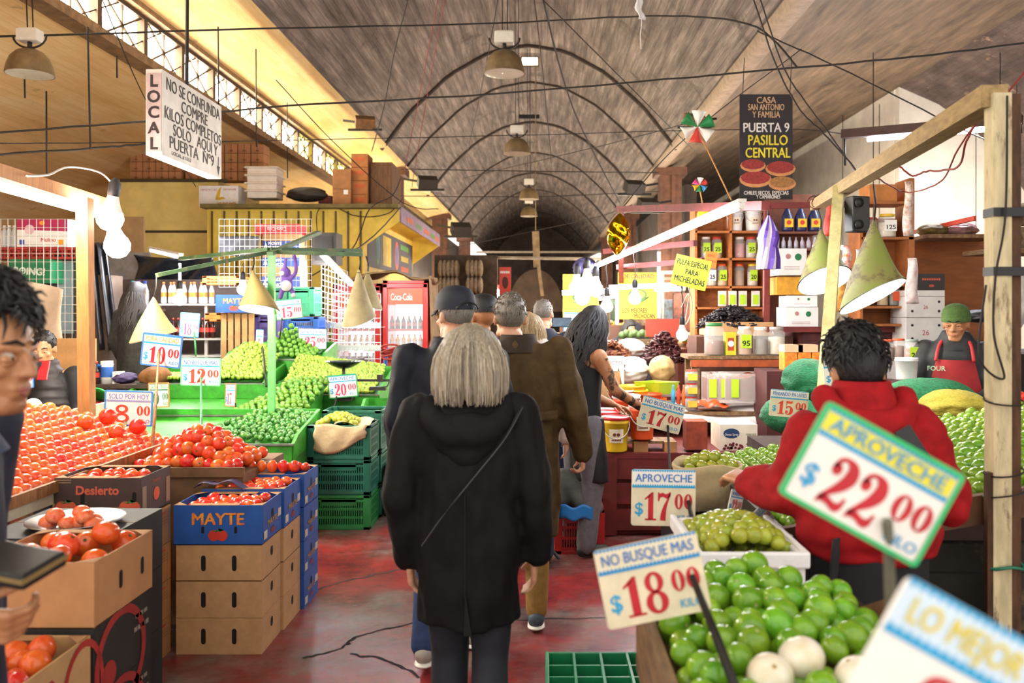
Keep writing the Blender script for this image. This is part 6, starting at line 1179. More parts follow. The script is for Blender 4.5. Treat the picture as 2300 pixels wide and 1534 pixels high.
b = B(); b.grid(lambda u, v: V(P(490+u*90, 530+v*45, 9.15)) + V((0,.03*math.sin(8*u+3*v),0)), 10, 8); tag(b.obj('grey_tarp', M('4a4a50', .5, .2, 10), solid=.004), 'dark grey tarp tied behind the upper wire panel', 'tarp')
b = B(); c = P(735, 560, 9.8); b.box(c, (.28,.3,.36)); b.box(c+V((0,-.155,0)), (.20,.01,.28), m=1); tag(b.obj('old_machine', [M('3a3632', .6, .3), M('22201e', .6, .4, 20)]), 'dark boxy machine mounted on the kiosk wall', 'machine')
bulb('bulb glowing behind the cone shade at the lime stand', 546, 650, 7.4, .05, (548,590,7.4)); bulb('bulb hanging before the shelf of orange-labelled bottles', 404, 672, 7.6, .055, (404,590,7.6))
tube_light('tube light slanting above the black tarp', P(338,562,9), P(407,578,8), .016, glow=M('f4f5ff', .4, 0, emit=240)); tube_light('tube light slanting under the kiosk at the wire panel', P(718,568,9), P(790,640,10.5), .022, glow=M('f4f5ff', .4, 0, emit=240))
tube_light('thin upright tube light before the black tarp', P(404,585,8.2), P(404,640,8.2), .01, body=False)
# purple plush monkey hanging
t = thing('plush_toy', 'purple and white plush monkey hanging by its long arm from the stand frame', 'plush toy', P(648,620,6.9)); PL = M('7a58b0', .9, .2, 40, bump=.3); b = B(); s = 6.9/F
def pp(x, y): return P(x, y, 6.9)
b.ball(pp(641,612), .045, 12); b.ball(pp(644,640), (.05,.04,.06), 12); b.tube(spline([pp(650,630), pp(664,612), pp(664,590), pp(660,572)], 5), .017, 8); b.tube(spline([pp(634,630), pp(640,600), pp(642,580)], 4), .013, 8); b.cap(pp(634,650), pp(630,668), .022, .018); b.cap(pp(652,648), pp(660,660), .022, .018); b.obj('body', PL, t, remesh=.008, smooth=3)
b = B(); b.ball(pp(645,642)+V((0,-.03,0)), (.045,.03,.045), 12); b.ball(pp(636,614)+V((0,-.035,0)), (.025,.02,.02), 10); b.ball(pp(660,663)+V((0,-.01,0)), .02, 8); b.obj('white_patches', M('e8e0e4', .9, .1), t)
# shelves of bottles, tarps, partition behind
t = thing('shelf_unit', 'grey steel shelf of bottled drinks behind the lime stand', 'shelf', (-3.9,9.2,0)); b = B()
for py in (684, 762, 800): b.box(((X(352,9.2)+X(500,9.2))/2, 9.35, Z(py,9.2)), (X(500,9.2)-X(352,9.2), .35, .02))
for px in (356, 462, 498): b.box((X(px,9.2), 9.22, Z(684,9.2)/2), (.03,.03,Z(684,9.2)))
b.obj('shelf_boards', M('b8b0a4', .5, .15), t)
CLR = M('dfe6e6', .15, .05, alpha=.6)
for i in range(10): bottle('clear bottle with an orange band on the grey shelf', 'orange-banded bottles', V((X(368+11.5*i, 9.25), 9.25+.05*(i%2), Z(684,9.2)+.012)), .032, .235, CLR, M('f08a3a'), M('f07a3a'))
for i in range(9): bottle('dark soda bottle with a red label on the second steel shelf', 'dark sodas', V((X(388+11*i, 9.2), 9.22, Z(762,9.2)+.012)), .03, .22, SODA, RED, RED)
b = B(); b.grid(lambda u, v: V(P(300+u*182-10*v*u, 572+v*(112-30*abs(u-.5))+8*math.sin(3*u), 10.2)) + V((0,.06*math.sin(10*u+8*v)+.1*math.sin(3*v),0)), 24, 14); tag(b.obj('black_tarp', M('2a2c33', .25, .3, 6, bump=.4), solid=.004), 'shiny black plastic tarp stretched above the drinks shelf', 'tarp')
b = B(); b.grid(lambda u, v: V(P(196+u*40+16*v*u+18*v, 545+v*240, 8.6)) + V((0,.06*math.sin(16*u),0)), 14, 14); tag(b.obj('black_drape', M('23252c', .3, .3, 8, bump=.3), solid=.004), 'black plastic drape hanging beside the timber post', 'drape')
b = B(); b.box((X(262,10.5), 10.5, 1.4), (X(330,10.5)-X(205,10.5), .04, 2.8)); b.box((X(290,10.4), 10.42, Z(640,10.4)), (.5,.03,.8), m=1); tag(b.obj('cardboard_partition', [M('a9855a', .8, .2, 4), M('8f8a86', .6, .2)]), 'tall brown cardboard partition behind the person in the dark coat', 'partition')
b = B(); b.box((X(300,9.6), 9.9, 1.0), (3.4,.04,2.0)); tag(b.obj('brown_partition', M('54453a', .6, .2, 12)), 'dark brown low wall behind the drinks shelf', 'partition')
for i, (px, mt) in enumerate(((298,M('2fa0a8')),(312,M('6a5ad0')),(326,M('4a5ad8')))): bottle('big clear bottle with a %s cap behind the dark-haired person' % ('teal','violet','blue')[i], 'big capped bottles', V((X(px,9.6), 9.6, Z(690,9.6))), .045, .30, CLR, M('b8c4e4'), mt)
b = B(); b.box((X(312,9.6), 9.62, Z(696,9.6)), (.5,.2,.03)); tag(b.obj('small_shelf', OLDW), 'small plank shelf under the big capped bottles', 'shelf')
# far left wire stall
wiregrid('wire_screen', 'big white wire grid panel behind the person with the red phone', P(-30,800,8.0), (X(178,8)-X(-30,8),0,0), (0,0,(800-492)*8.0/F), 13, 16)
def cook(t, w, d, h):
    T = FR_(w, d, h); b = B(); flat(b, [(-w*.5,h*.62),(w*.5,h*.55),(w*.5,h),(-w*.5,h)], 0, T); disc(b, (-w*.25,h*.62), h*.18, 1, T @ Matrix.Translation((0,-.001,0))); disc(b, (0,h*.86), h*.1, 2, T @ Matrix.Translation((0,-.001,0)), rz=h*.08); b.txt('Mulino', (.06,0,h*.25), h*.2, 3, T=T, bold=.02); flat(b, [(-w*.45,h*.05),(-w*.35,h*.05),(-w*.35,h*.25),(-w*.45,h*.25)], 4, T); flat(b, [(w*.3,h*.05),(w*.42,h*.05),(w*.42,h*.25),(w*.3,h*.25)], 2, T)
    b.obj('print', [M('b82a5c'), M('f0c8d0'), M('f0a02c'), M('c8402c'), M('3a5ab0')], t, world=False)
bx('white and magenta printed food box on the red crates behind the wire grid', 38, 492, 152, 554, 8.4, WHITE, art=cook); cr('long red plastic crate under the white and magenta box', -20, 555, 180, 582, 8.4, M('b5362a', .5, .2), n=18)
def boing(t, w, d, h): b = B(); b.txt('BOING!', (0,0,h*.5), h*.42, 0, fit=w*.75, T=FR_(w,d,h), bold=.05, rot=-.05); b.obj('lettering', M('dfe8d8'), t, world=False)
bx('green drinks box with big white lettering behind the wire grid', 20, 582, 112, 636, 8.35, M('1c7a4c', .5, .15), d=.5, art=boing)
t = thing('glass_cabinet', 'glass-fronted drinks cabinet behind the wire grid', 'fridge', P(150,700,8.6)); a, c = P(118, 760, 8.6), P(180, 575, 8.6); b = B()
for x in (a.x+.03, c.x-.03): b.box((x, 8.6, (a.z+c.z)/2), (.05,.04,c.z-a.z))
b.box(((a.x+c.x)/2, 8.6, c.z-.03), (c.x-a.x,.05,.08)); b.box(((a.x+c.x)/2, 8.9, (a.z+c.z)/2), (c.x-a.x,.5,c.z-a.z-.04)); b.obj('cabinet_body', M('3a3c40', .4, .2), t); b = B(); b.box(((a.x+c.x)/2, 8.595, (a.z+c.z)/2), (c.x-a.x-.1,.01,c.z-a.z-.1)); b.obj('glass_door', M('8fa4a8', .1, .2, 3), t)
b = B(); b.box((-5.0,8.75,.5), (1.7,.8,1.0)); b.box((-5.0,8.75,1.5),(1.2,.3,1.0)); tag(b.obj('storage_block', M('5b4a3c', .8, .3, 4)), 'brown block of stored goods behind the wire grid', 'goods')
b = B(); b.grid(lambda u, v: V(P(-20+u*160, 625+v*150+25*u*u, 8.1-.35)) + V((0,.03*math.sin(9*u+5*v),0)), 16, 10); tag(b.obj('cardboard_sheet', M('cdb49a', .8, .15, 6), solid=.006), 'pale torn cardboard sheet leaning on the wire grid', 'cardboard')
b = B(); b.box(P(140, 850, 7.6), (.6,.03,.72)); tag(b.obj('cardboard_sheet', M('c9955c', .8, .15)), 'tan cardboard panel behind the person with the red phone', 'cardboard')
for i in range(3): bottle('empty clear bottle on the red crates left of the magenta box', 'empty clear bottles', V((X(10+11*i,8.5), 8.5, Z(554,8.4))), .035, .22, CLR, CLR, PLASTICW)
# counter with drinks between post and stand
b = B(); b.box((-3.72,7.45,Z(865,7.4)), (.75,.4,.03)); b.box((-3.72,7.45,.47), (.7,.38,.9)); tag(b.obj('side_counter', M('4a3a30', .8, .3)), 'dark side counter left of the lime stand', 'counter')
z = Z(862,7.4)
b = B(); b.lathe([(.001,0),(.05,.0),(.13,.06),(.135,.065),(.05,.01),(.001,.01)], (X(212,7.4),7.45,z+.10), 20); b.lathe([(.001,0),(.03,0),(.02,.1),(.001,.1)], (X(212,7.4),7.45,z), 10); tag(b.obj('scale_bowl', M('2f78d0', .35, .1)), 'bright blue plastic bowl on the side counter', 'bowl')
bottle('dark cola bottle on the side counter', None, V((X(222,7.4),7.35,z)), .035, .20, SODA, RED, RED)
b = B(); b.lathe([(.001,0),(.05,0),(.05,.2),(.001,.2)], (X(240,7.4),7.4,z), 16, mats=[0,0,0]); b.lathe([(.051,.06),(.051,.15)], (X(240,7.4),7.4,z), 16, m=1); tag(b.obj('paper_roll', [WHITE, M('2f68c0')]), 'white and blue roll standing on the side counter', 'roll')
bx('white carton beside the blue-banded roll on the side counter', 252, 835, 268, 862, 7.35, WHITE, d=.1); roll('purple mesh bag on the side counter', 282, 862, 7.45, 40, 26, M('4a3a68', .7, .3, 30), 'bag', 3)
cr('red crate standing on the floor at the left end of the lime stand', 200, 905, 240, 985, 6.3, M('b5302c', .5, .2), n=6); b = B(); b.grid(lambda u, v: V(P(196+u*42, 880+v*26-8*math.sin(3.1*u), 6.25+.2*v)), 8, 4); tag(b.obj('green_tub', M('1f8a3c', .4, .1), solid=.01), 'green plastic tub on the red crate at the lime stand', 'tub')
cr('blue crate under the red one at the left end of the lime stand', 200, 988, 240, 1060, 6.3, M('2450a0', .5, .2), n=6)
roll('brown paper bag lying at the left end of the upper green tray', 350, 868, 7.45, 64, 46, M('8a5a2c', .8, .3, 10, bump=.3), 'bag', 2)
# left timber frame, tube light and the two big bulbs
LP_ = M('c8884a', .65, .2, 6, stretch=(6,6,1)); t = thing('timber_gantry', 'orange-brown timber post and beam at the left carrying a long tube light', 'frame', (-2.85,5.3,0))
b = B(); b.bar((-2.835,5.3,0), P(190,445,5.3), .075); b.obj('post', LP_, t); b = B(); b.bar(P(-60,372,4.2), P(256,468,6.1), .07, .09); b.obj('beam', LP_, t)
tube_light('long bright tube light fixed along the left timber beam', P(-40,408,4.2), P(232,486,5.9), .022, glow=M('fff8ee', .4, 0, emit=170))
b = B(); b.tube(spline([P(60,395,4.6), P(110,392,4.9), P(155,375,5.2), P(225,388,5.6), P(262,425,5.8)], 6), .006, 5); tag(b.obj('cable', M('d8d4cc', .5)), 'white cable looping over the left timber beam', 'cable')
BG = M('fff6e6', .4, 0, emit=240)
bulb('big dazzling bulb, upper of the pair at the left timber frame', 247, 490, 5.6, .086, (262,425,5.7), BG, 'big dazzling bulbs', .15); bulb('big dazzling bulb, lower of the pair at the left timber frame', 263, 552, 5.8, .086, (275,440,5.8), BG, 'big dazzling bulbs', -.2)
# far stalls along both sides of the nave
for sx, nm in ((-1,'left'),(1,'right')):
    b = B(); x = -4.4 if sx < 0 else 3.9; b.box((x, 42, 2.2), (.3, 40, 5.4)); struct(b.obj('wall_far_' + nm, M('43352c', .9, .4, 2)))
    for i in range(9):
        y = 15+3.1*i + (5 if sx < 0 else 0); xx = (-3.4+.12*R.random()) if sx < 0 else 2.9; col_ = ['8a6a44','4a5a6a','7a3a2c','3a5a44','9a8a6a','5a4a6a'][(i*5+(sx>0)*2) % 6]; h = 1.2+.5*R.random()
        tt = thing('far_stall', 'market stall %s down the %s side of the aisle' % (('first','second','third','fourth','fifth','sixth','seventh','eighth','ninth')[i], nm), 'stall', (xx,y,0), 'stalls down the %s side' % nm); b = B(); b.box((xx,y,.5), (1.3,2.2,1.0)); b.obj('counter', M(col_, .8, .3, 3), tt); b = B(); b.box((xx-.2*sx*-1,y+1.0,1.2), (1.2,.1,h)); b.obj('back_rack', M(col_, .8, .4, 8, c2='2a2420'), tt)
        b = B(); b.box((xx,y+1.0,2.35), (1.4,.06,.06)); [b.box((xx+.6*a,y+1.0,1.2), (.05,.05,2.3)) for a in (-1,1)]; b.obj('gantry', M(['9a9084','6b5a4a','3a4a5a'][i%3], .7, .3), tt)
        for k in range(2):
            b = B(); b.ball((xx-.5*sx*(-1 if sx<0 else 1)*(.6), y-.9+k*1.2, 2.12), .06, 10); b.obj('lamp_bulb', M('fff0d8', .4, 0, emit=800), tt)
        b = B(); [b.ball((xx+R.uniform(-.5,.5), y-1+R.uniform(0,1.8), 1.03+R.uniform(0,.15)), R.uniform(.05,.10), 8, m=R.randrange(4)) for _ in range(40)]; o = b.obj('heaped_goods', [M('8aa03a'), M('d8782c'), M('c8b48a'), M('6a2c24')], tt); o['kind'] = 'stuff'
t = None
for i in range(2):
    for j in range(9): b = B(); c = P(990+ (j*9) + (68 if j > 4 else 0)*.25, 603+38*i, 14.5); b.ball(c, (.05,.16,.15), 10); tag(b.obj('sponge_roll', M('b5a284', .9, .3, 20, bump=.3)), 'beige rolled bundle in the %s row hung behind the kiosk' % ('upper','lower')[i], 'bundle', '%s row of rolled bundles' % ('upper','lower')[i])
b = B(); c = P(1045, 585, 14.7); b.box(c+V((0,.2,-.45)), (1.1,.2,1.1)); b.box((c.x,14.9,.8), (1.1,.4,1.6)); tag(b.obj('bundle_rack', M('5a4a3a', .8, .3)), 'rack carrying the beige rolled bundles behind the kiosk', 'rack')
board('banner', 'narrow red hanging banner printed with a dark glass far down the aisle', 'banner', 1121, 600, 1148, 663, 14.9, M('d8452c', .5, .1), [], art=lambda t, w, h, T: (lambda b: (bars(b, 0, .32*h, .8*w, .12*h, 1, T, 5), disc(b, (0,-.05*h), .26*w, 0, T, rz=.22*h), b.obj('printed_glass', [M('5a1a14'), WHITE], t, world=False)))(B()))
b = B(); b.tube([P(1010,577,15), P(1350,582,15)], .03, 8); tag(b.obj('pipe', M('b8ab94', .6, .2)), 'pale horizontal pipe crossing the far aisle', 'pipe')
b = B(); b.bar(P(1203,520,19.5), P(1206,600,19.5), .16, .12); b.bar(P(1210,600,19.4), P(1218,665,19.4), .08); b.tube([P(1203,520,19.5), P(1203,120,19.5)], .012, 4); tag(b.obj('hanging_post', M('9a8060', .8, .3, 6)), 'old wooden post hanging from the vault at the far centre', 'post')
roll('purple striped cloth pile above the yellow banners', 1315, 628, 10.4, 56, 50, M('4a4478', .8, .35, 14, stretch=(.3,.3,6)), 'cloth_pile', 6)
for i, (px, py) in enumerate(((1062,652),(1093,649),(1119,655),(1010,668))): bulb('%s small bulb of the far stalls left of the grey-haired heads' % ('first','second','third','lowest')[i], px, py, 15, .07, (px+2, 612, 15), M('fff3e0', .4, 0, emit=200), 'far small bulbs')
# ---------- hanging lamps, sign box, cables ----------
LSH = M('7d6848', .45, .25, 6, c2='5e4c34'); LIN = M('cdbfa4', .4, .1); BAL = M('ddd8cc', .5, .1)
def hall_lamp(label, px, py, Y, wpx, yoke=True, top=40):
    s = Y/F; r = wpx*s/2; c = P(px, py, Y); t = thing('hanging_lamp', label, 'hanging lamp', c, 'bell lamps under the vault'); b = B()
    pr = [(r,0),(r*.985,r*.12),(r*.93,r*.4),(r*.80,r*.75),(r*.55,r*1.02),(r*.25,r*1.15),(r*.12,r*1.17)]
    b.lathe(pr, n=28); b.obj('bell_shade', LSH, t, world=False); b = B(); b.lathe([(x*.965, z) for x, z in pr][:6], n=28); b.obj('inner_reflector', LIN, t, world=False)
    b = B(); b.lathe([(r*.97,.0),(r*.8,-r*.05),(r*.4,-r*.09),(.001,-r*.1)], n=24); b.obj('glass_lens', M('e8e2d0', .05, 0, alpha=.35), t, world=False)
    b = B(); b.box((0,0,r*1.75), (r*.95,r*.6,r*.55)); b.box((0,0,r*2.02), (r*.8,r*.5,r*.1)); b.obj('ballast_box', BAL, t, world=False, bevel=.01)
    b = B(); b.tube([(0,0,r*1.15),(0,0,r*1.5)], r*.1, 8); b.tube([(r*.75*math.cos(a), 0, r*1.75-r*.55*math.sin(a)) for a in [math.pi*i/10 for i in range(11)]], r*.045, 6); b.obj('yoke', IRON, t, world=False)
    b = B(); zc = P(px, py-top*1.0-wpx*1.2, Y).z - c.z; zt = (7.6 if px > 500 else 4.35) - c.z; b.tube([(r*.15,0,r*2.0),(r*.1,0,zt)], .006, 5); b.tube([(-r*.1,0,r*2.0),(-r*.16,0,zt)], .006, 5); b.obj('hanging_wires', CABLE, t, world=False)
    return t
hall_lamp('brown bell lamp hanging highest over the middle of the aisle', 1133, 166, 10.0, 92); hall_lamp('second brown bell lamp along the aisle, below and behind the highest one', 1161, 346, 14, 62); hall_lamp('third bell lamp along the aisle with a hooked wire', 1188, 448, 19.3, 45); hall_lamp('farthest and lowest bell lamp along the aisle', 1188, 486, 23, 39); hall_lamp('brown bell lamp at the left above the stalls, near the windows', 67, 168, 7.3, 100)
t = thing('sign_box', 'hanging white box sign painted with black words, LOCAL down its narrow end', 'sign', (-2.47,5.9,2.64)); b = B(); b.box((-2.47,5.9,2.91), (.11,1.0,.55)); b.obj('box_body', M('d9d4c8', .6, .15, 5, dirt=('9a9488', 6, .66)), t, bevel=.006)
T = Matrix.Translation((-2.413,5.9,2.91)) @ Matrix.Rotation(rad(90), 4, 'Z'); b = B()
for tx, x, z, sz, ft in (('NO SE CONFUNDA',.0,.20,.115,.90),('COMPRE',.0,.105,.11,.44),('KILOS COMPLETOS',.0,.012,.115,.95),('SOLO   AQUI Y',.03,-.078,.11,.76),('PUERTA  Nº9',-.03,-.168,.115,.74),('LOCAL # 1553',-.22,-.235,.035,.30)): b.txt(tx, (x,0,z), sz, 0, fit=ft, T=T, bold=.006)
strip(b, [(.43,-.12,.006),(.43,-.20,.006)], 0, T); flat(b, [(.40,-.19),(.46,-.19),(.43,-.26)], 0, T); b.obj('painted_words', M('2a2420'), t)
b = B()
b.box((-2.47,5.398,2.91), (.095,.004,.5), m=1)
for i, chx in enumerate('LOCAL'): b.txt(chx, (-2.47, 5.394, 3.11-.10*i), .105, 0, bold=.03)
b.obj('end_lettering', [M('2a1a1a'), M('cdb0aa', .6, .2)], t)
b = B(); b.tube([(-2.47,5.9,3.18),(-2.47,5.9,3.26),(-2.47,5.92,4.6)], .012, 6); b.obj('hanging_cable', CABLE, t)
cables = [
 ('thick black cable crossing the whole hall in front of the LOCAL sign and banner', [(-40,300,6.5),(325,272,6.8),(620,240,7.2),(1100,212,7.6),(1500,178,7.4),(1700,160,7.2),(2050,128,6.8),(2340,92,6.4)], .011),
 ('black cable running past the highest bell lamp along the top of the picture', [(-20,82,7.4),(200,76,7.8),(620,64,9),(1120,52,10),(1400,38,9.6),(1560,38,9),(1700,62,8.4),(1790,150,8)], .013),
 ('thin wire crossing level behind the LOCAL sign at the height of the second lamp', [(-20,322,8),(500,318,10),(1150,304,12),(1700,290,10),(1900,300,9.4)], .007),
 ('dark sagging cable from the left wall under the LOCAL sign to the cabin', [(-20,348,7),(210,333,7.6),(330,322,8),(460,300,8.4)], .012),
 ('steel tie wire stretched between the columns at the second lamp', [(900,380,18),(1160,384,18),(1480,388,18)], .014),
 ('long straight cable dropping from the top centre to the right column', [(1215,-20,9),(1290,250,12),(1400,470,15)], .015),
 ('thin cable slanting from top centre past the highest lamp to the gold balloon', [(1200,-20,9.5),(1450,230,11),(1560,340,13)], .008),
 ('pair of black wires looping down from the top right to the beam end', [(1690,-10,6.2),(1745,150,6.2),(1800,250,6.3),(1850,300,6.4),(1925,390,6.5),(1880,425,6.5)], .008),
 ('black wire looping close beside that pair down to the beam', [(1705,-10,6.3),(1760,150,6.3),(1810,230,6.4),(1870,310,6.5),(1930,395,6.6)], .007),
 ('straight green-grey guy wire slanting down before the white gable', [(1700,70,8),(1880,150,8.2),(2130,275,8.2),(2215,315,8.2)], .009),
 ('red-brown wire hanging in a loop beneath the timber beam', [(2210,240,4.0),(2170,320,4.2),(2150,375,4.4),(2080,385,4.8),(2050,395,5),(2020,372,5.2)], .007),
 ('second red wire looping from the beam to the open cabinet', [(2205,255,4),(2150,340,4.4),(2110,410,5),(2035,432,6),(1970,400,5.2)], .006),
 ('red wire running from the top of the timber post to the right edge', [(2240,230,3.3),(2270,200,3.4),(2320,140,3.5)], .005),
 ('long slanting wire from the vault edge to the kiosk awning', [(620,180,11),(760,330,12),(905,455,12.8),(985,470,13)], .009),
 ('thin wire from the upper left window to the cabin roof', [(230,0,7),(330,230,9),(440,420,12)], .007),
 ('vertical dark cable hanging left of the LOCAL sign', [(197,60,7),(200,200,7),(203,335,7)], .010),
 ('frayed cable hanging down the vault left of the highest lamp', [(918,-10,11),(885,120,12.5),(862,240,14),(835,340,16)], .014),
 ('thin paired wires hanging from the vault towards the kiosk', [(985,-10,11),(945,200,13),(905,400,15)], .008),
 ('single wire hanging from the vault just right of the paired wires', [(1000,-10,11),(960,210,13),(925,420,16)], .008),
 ('long wire dropping from the vault left of the highest lamp to the far stalls', [(1120,-10,10.5),(1085,180,13),(1050,340,18)], .009),
 ('wire hanging right of the highest bell lamp', [(1200,0,10.6),(1218,150,11.6),(1240,380,15)], .008),
 ('wire fanning from the gold balloon up to the vault edge', [(1395,470,8),(1540,310,9),(1800,110,9)], .007),
 ('low wire fanning from the far stalls to the large windmill', [(1040,400,17),(1300,340,14),(1570,270,10)], .008),
 ('tangled black cable drooping over the kiosk front', [(700,620,12.6),(790,560,12.7),(830,470,12.8),(880,440,12.8),(900,400,12.9)], .012),
 ('black cable fan from the kiosk corner to the lime stand arm', [(900,465,12.8),(850,520,11),(800,560,8),(770,565,7)], .011),
 ('dark cable looping over the yellow kiosk wall', [(715,540,12.9),(712,480,12.9),(740,460,12.9),(800,485,12.9),(870,480,12.9),(905,445,12.9)], .009),
 ('faint wire crossing the far vault below the third lamp', [(1000,560,16),(1170,525,18),(1330,490,16),(1420,460,14)], .009),
 ('steel tie wire across the far vault at the fourth lamp', [(880,440,20),(1190,442,20),(1480,430,20)], .014),
 ('old string hanging from the tube light at the yellow-green sign', [(1530,640,6.6),(1535,700,6.6),(1528,725,6.6)], .006),
 ('tangle of pale flex hanging below the yellow-green sign', [(1545,640,6.6),(1555,690,6.6),(1538,730,6.6),(1548,660,6.6),(1530,690,6.6)], .006),
]
for lb_, pts, r in cables:
    b = B(); q = spline([P(*p) for p in pts], 7); q = [p + V((0,0,R.uniform(-.004,.004))) for p in q]; b.tube(q, r*.8, 5); o = b.obj('cable', M('d0c8ba', .6) if 'pale' in lb_ else (M('8a2c24', .6) if 'red' in lb_.split()[0] or 'red wire' in lb_ or 'red-brown' in lb_ else CABLE)); tag(o, lb_, 'cable', 'cables of the hall')
for i, (px, py, Y, nm) in enumerate(((820,275,15,'left vault edge near the windows'),(1560,270,13.5,'right vault edge behind the windmill'),(960,410,19,'left side below the tie wire'),(1425,420,17,'right column, upper one'),(1455,460,17.5,'right column, lower one'),(1035,515,21,'far left column'))):
    c = P(px, py, Y); t = thing('floodlight', 'dusty floodlight on an iron bracket at the ' + nm, 'floodlight', c, 'floodlights on brackets'); b = B(); k = Y/15; b.box((0,0,0), (.34*k,.22*k,.18*k), (.5,0,.3)); b.obj('lamp_head', M('8a6038' if i < 2 else '2a2422', .6, .3), t, world=False); b = B(); b.bar((0,.05,0), (.45*k*(-1 if px<1200 else 1),.3,.1*k), .04*k); b.bar((-.3*k,0,-.13*k), (.3*k,0,-.13*k), .04*k); b.obj('bracket', IRON, t, world=False)
b = B(); b.grid(lambda u, v: V(P(1425+u*16+8*v, -10+v*52, 5.2)) + V((.01*math.sin(9*v), .03*u, 0)), 4, 8); tag(b.obj('plastic_scrap', M('e8e6e4', .4, .05), solid=.003), 'white plastic scrap dangling at the top of the picture', 'plastic scrap')
b = B(); b.tube(spline([P(1432,-30,5.2), P(1441,42,5.2), P(1438,80,5.2), P(1440,110,5.2)], 5), .004, 4); tag(b.obj('plastic_strip', M('cfc4c4', .4)), 'thin pale strip hanging below the white plastic scrap', 'plastic strip')
# (rods hanging from the side vault)
for i, (px, y0, y1, Y) in enumerate(((55,170,220,7.6),(104,205,390,8.4),(262,125,175,7.8),(490,60,250,9),(575,110,330,11),(645,230,400,13))):
    b = B(); b.tube([P(px,y0,Y), P(px+1,y1,Y)], .008, 5); tag(b.obj('hanging_rod', IRON), 'thin rusty rod hanging from the left side vault, number %s from the left' % ('one','two','three','four','five','six')[i], 'rod', 'rods of the left vault')
# ---------- people ----------
SKIN = {'light': M('d9a988', .5, .12, 14, c2='c98f70'), 'tan': M('b57f58', .5, .15, 14, c2='9a6544'), 'brown': M('c48f66', .45, .15, 14, c2='a97350')}
def nrm(v): return V(v).normalized()
def hand(b, w, d, n, side, curl=.5, s=1.0, m=0, spread=.0):
    """palm, four bent fingers of unequal length and a thumb leaving the side of the palm; side points to the thumb"""
    w, d = V(w), nrm(d); n = nrm(V(n) - d*d.dot(V(n))); t = d.cross(n); t = t if t.dot(V(side)) > 0 else -t
    ln = (.068, .076, .071, .056)
    for i in range(4):
        o = .027 - .018*i; k = w + d*.088*s + t*o*s; b.cap(w + d*.012*s + t*o*.7*s, k, .0155*s, .0125*s, 8, m)
        dd = d + t*(.08-.05*i)*(1+spread); c1 = curl*(.9+.08*i); c2 = curl*1.9+.1*i*curl
        e1 = nrm(dd*math.cos(c1) + n*math.sin(c1)); p1 = k + e1*ln[i]*.52*s; e2 = nrm(dd*math.cos(c2) + n*math.sin(c2)); p2 = p1 + e2*ln[i]*.34*s; e3 = nrm(dd*math.cos(c2*1.35) + n*math.sin(c2*1.35)); p3 = p2 + e3*ln[i]*.26*s
        b.cap(k, p1, .0098*s, .0090*s, 8, m); b.cap(p1, p2, .0090*s, .0082*s, 8, m); b.cap(p2, p3, .0082*s, .0072*s, 8, m)
    a = w + d*.025*s + t*.026*s; e = nrm(d*.62 + t*.62 + n*.35); p1 = a + e*.042*s; e2 = nrm(d*.85 + t*.25 + n*.5); p2 = p1 + e2*.030*s; p3 = p2 + nrm(e2 + n*.3)*.024*s
    b.cap(w + d*.01*s + t*.012*s, a, .017*s, .015*s, 8, m); b.cap(a, p1, .0135*s, .0115*s, 8, m); b.cap(p1, p2, .0112*s, .0100*s, 8, m); b.cap(p2, p3, .0100*s, .0082*s, 8, m)
def head_geo(b, T, s=1.0, m=0, face=True):
    k = B()
    k.ball((0,-.012,.030), (.076,.094,.096), 20); k.ball((0,.018,-.040), (.060,.072,.080), 18); k.ball((0,.058,-.098), (.030,.028,.022), 12)
    k.cap((-.050,.010,-.075), (-.02,.060,-.098), .022, .022, 10); k.cap((.050,.010,-.075), (.02,.060,-.098), .022, .022, 10)
    if face:
        k.cap((0,.082,.012), (0,.103,-.030), .0085, .0125, 10); k.ball((-.012,.093,-.033), .009, 8); k.ball((.012,.093,-.033), .009, 8)
        k.cap((-.046,.070,.022), (-.012,.083,.018), .010, .010, 8); k.cap((.046,.070,.022), (.012,.083,.018), .010, .010, 8)
        k.ball((-.040,.062,-.025), (.022,.020,.018), 10); k.ball((.040,.062,-.025), (.022,.020,.018), 10)
        k.cap((-.020,.081,-.060), (.020,.081,-.060), .010, .010, 8); k.cap((-.016,.080,-.073), (.016,.080,-.073), .010, .010, 8)
    for q in (-1, 1): k.ball((q*.079,-.010,-.008), (.009,.020,.032), 10, rot=(rad(-10),0,q*.35)); k.ball((q*.083,-.020,.004), (.008,.012,.018), 8)
    b.add([T @ (V(v)*s) for v in k.v], k.f, m, True)
def fold(o, amp, fr=(9,9,4), seed=0):
    me = o.data; me.update(); nn = [v.normal.copy() for v in me.vertices]
    for v, n in zip(me.vertices, nn):
        q = V((v.co.x*fr[0], v.co.y*fr[1], v.co.z*fr[2])); v.co += n*amp*(noise.noise(q + V((seed,0,0))) + .5*noise.noise(q*2.1))
    me.update()
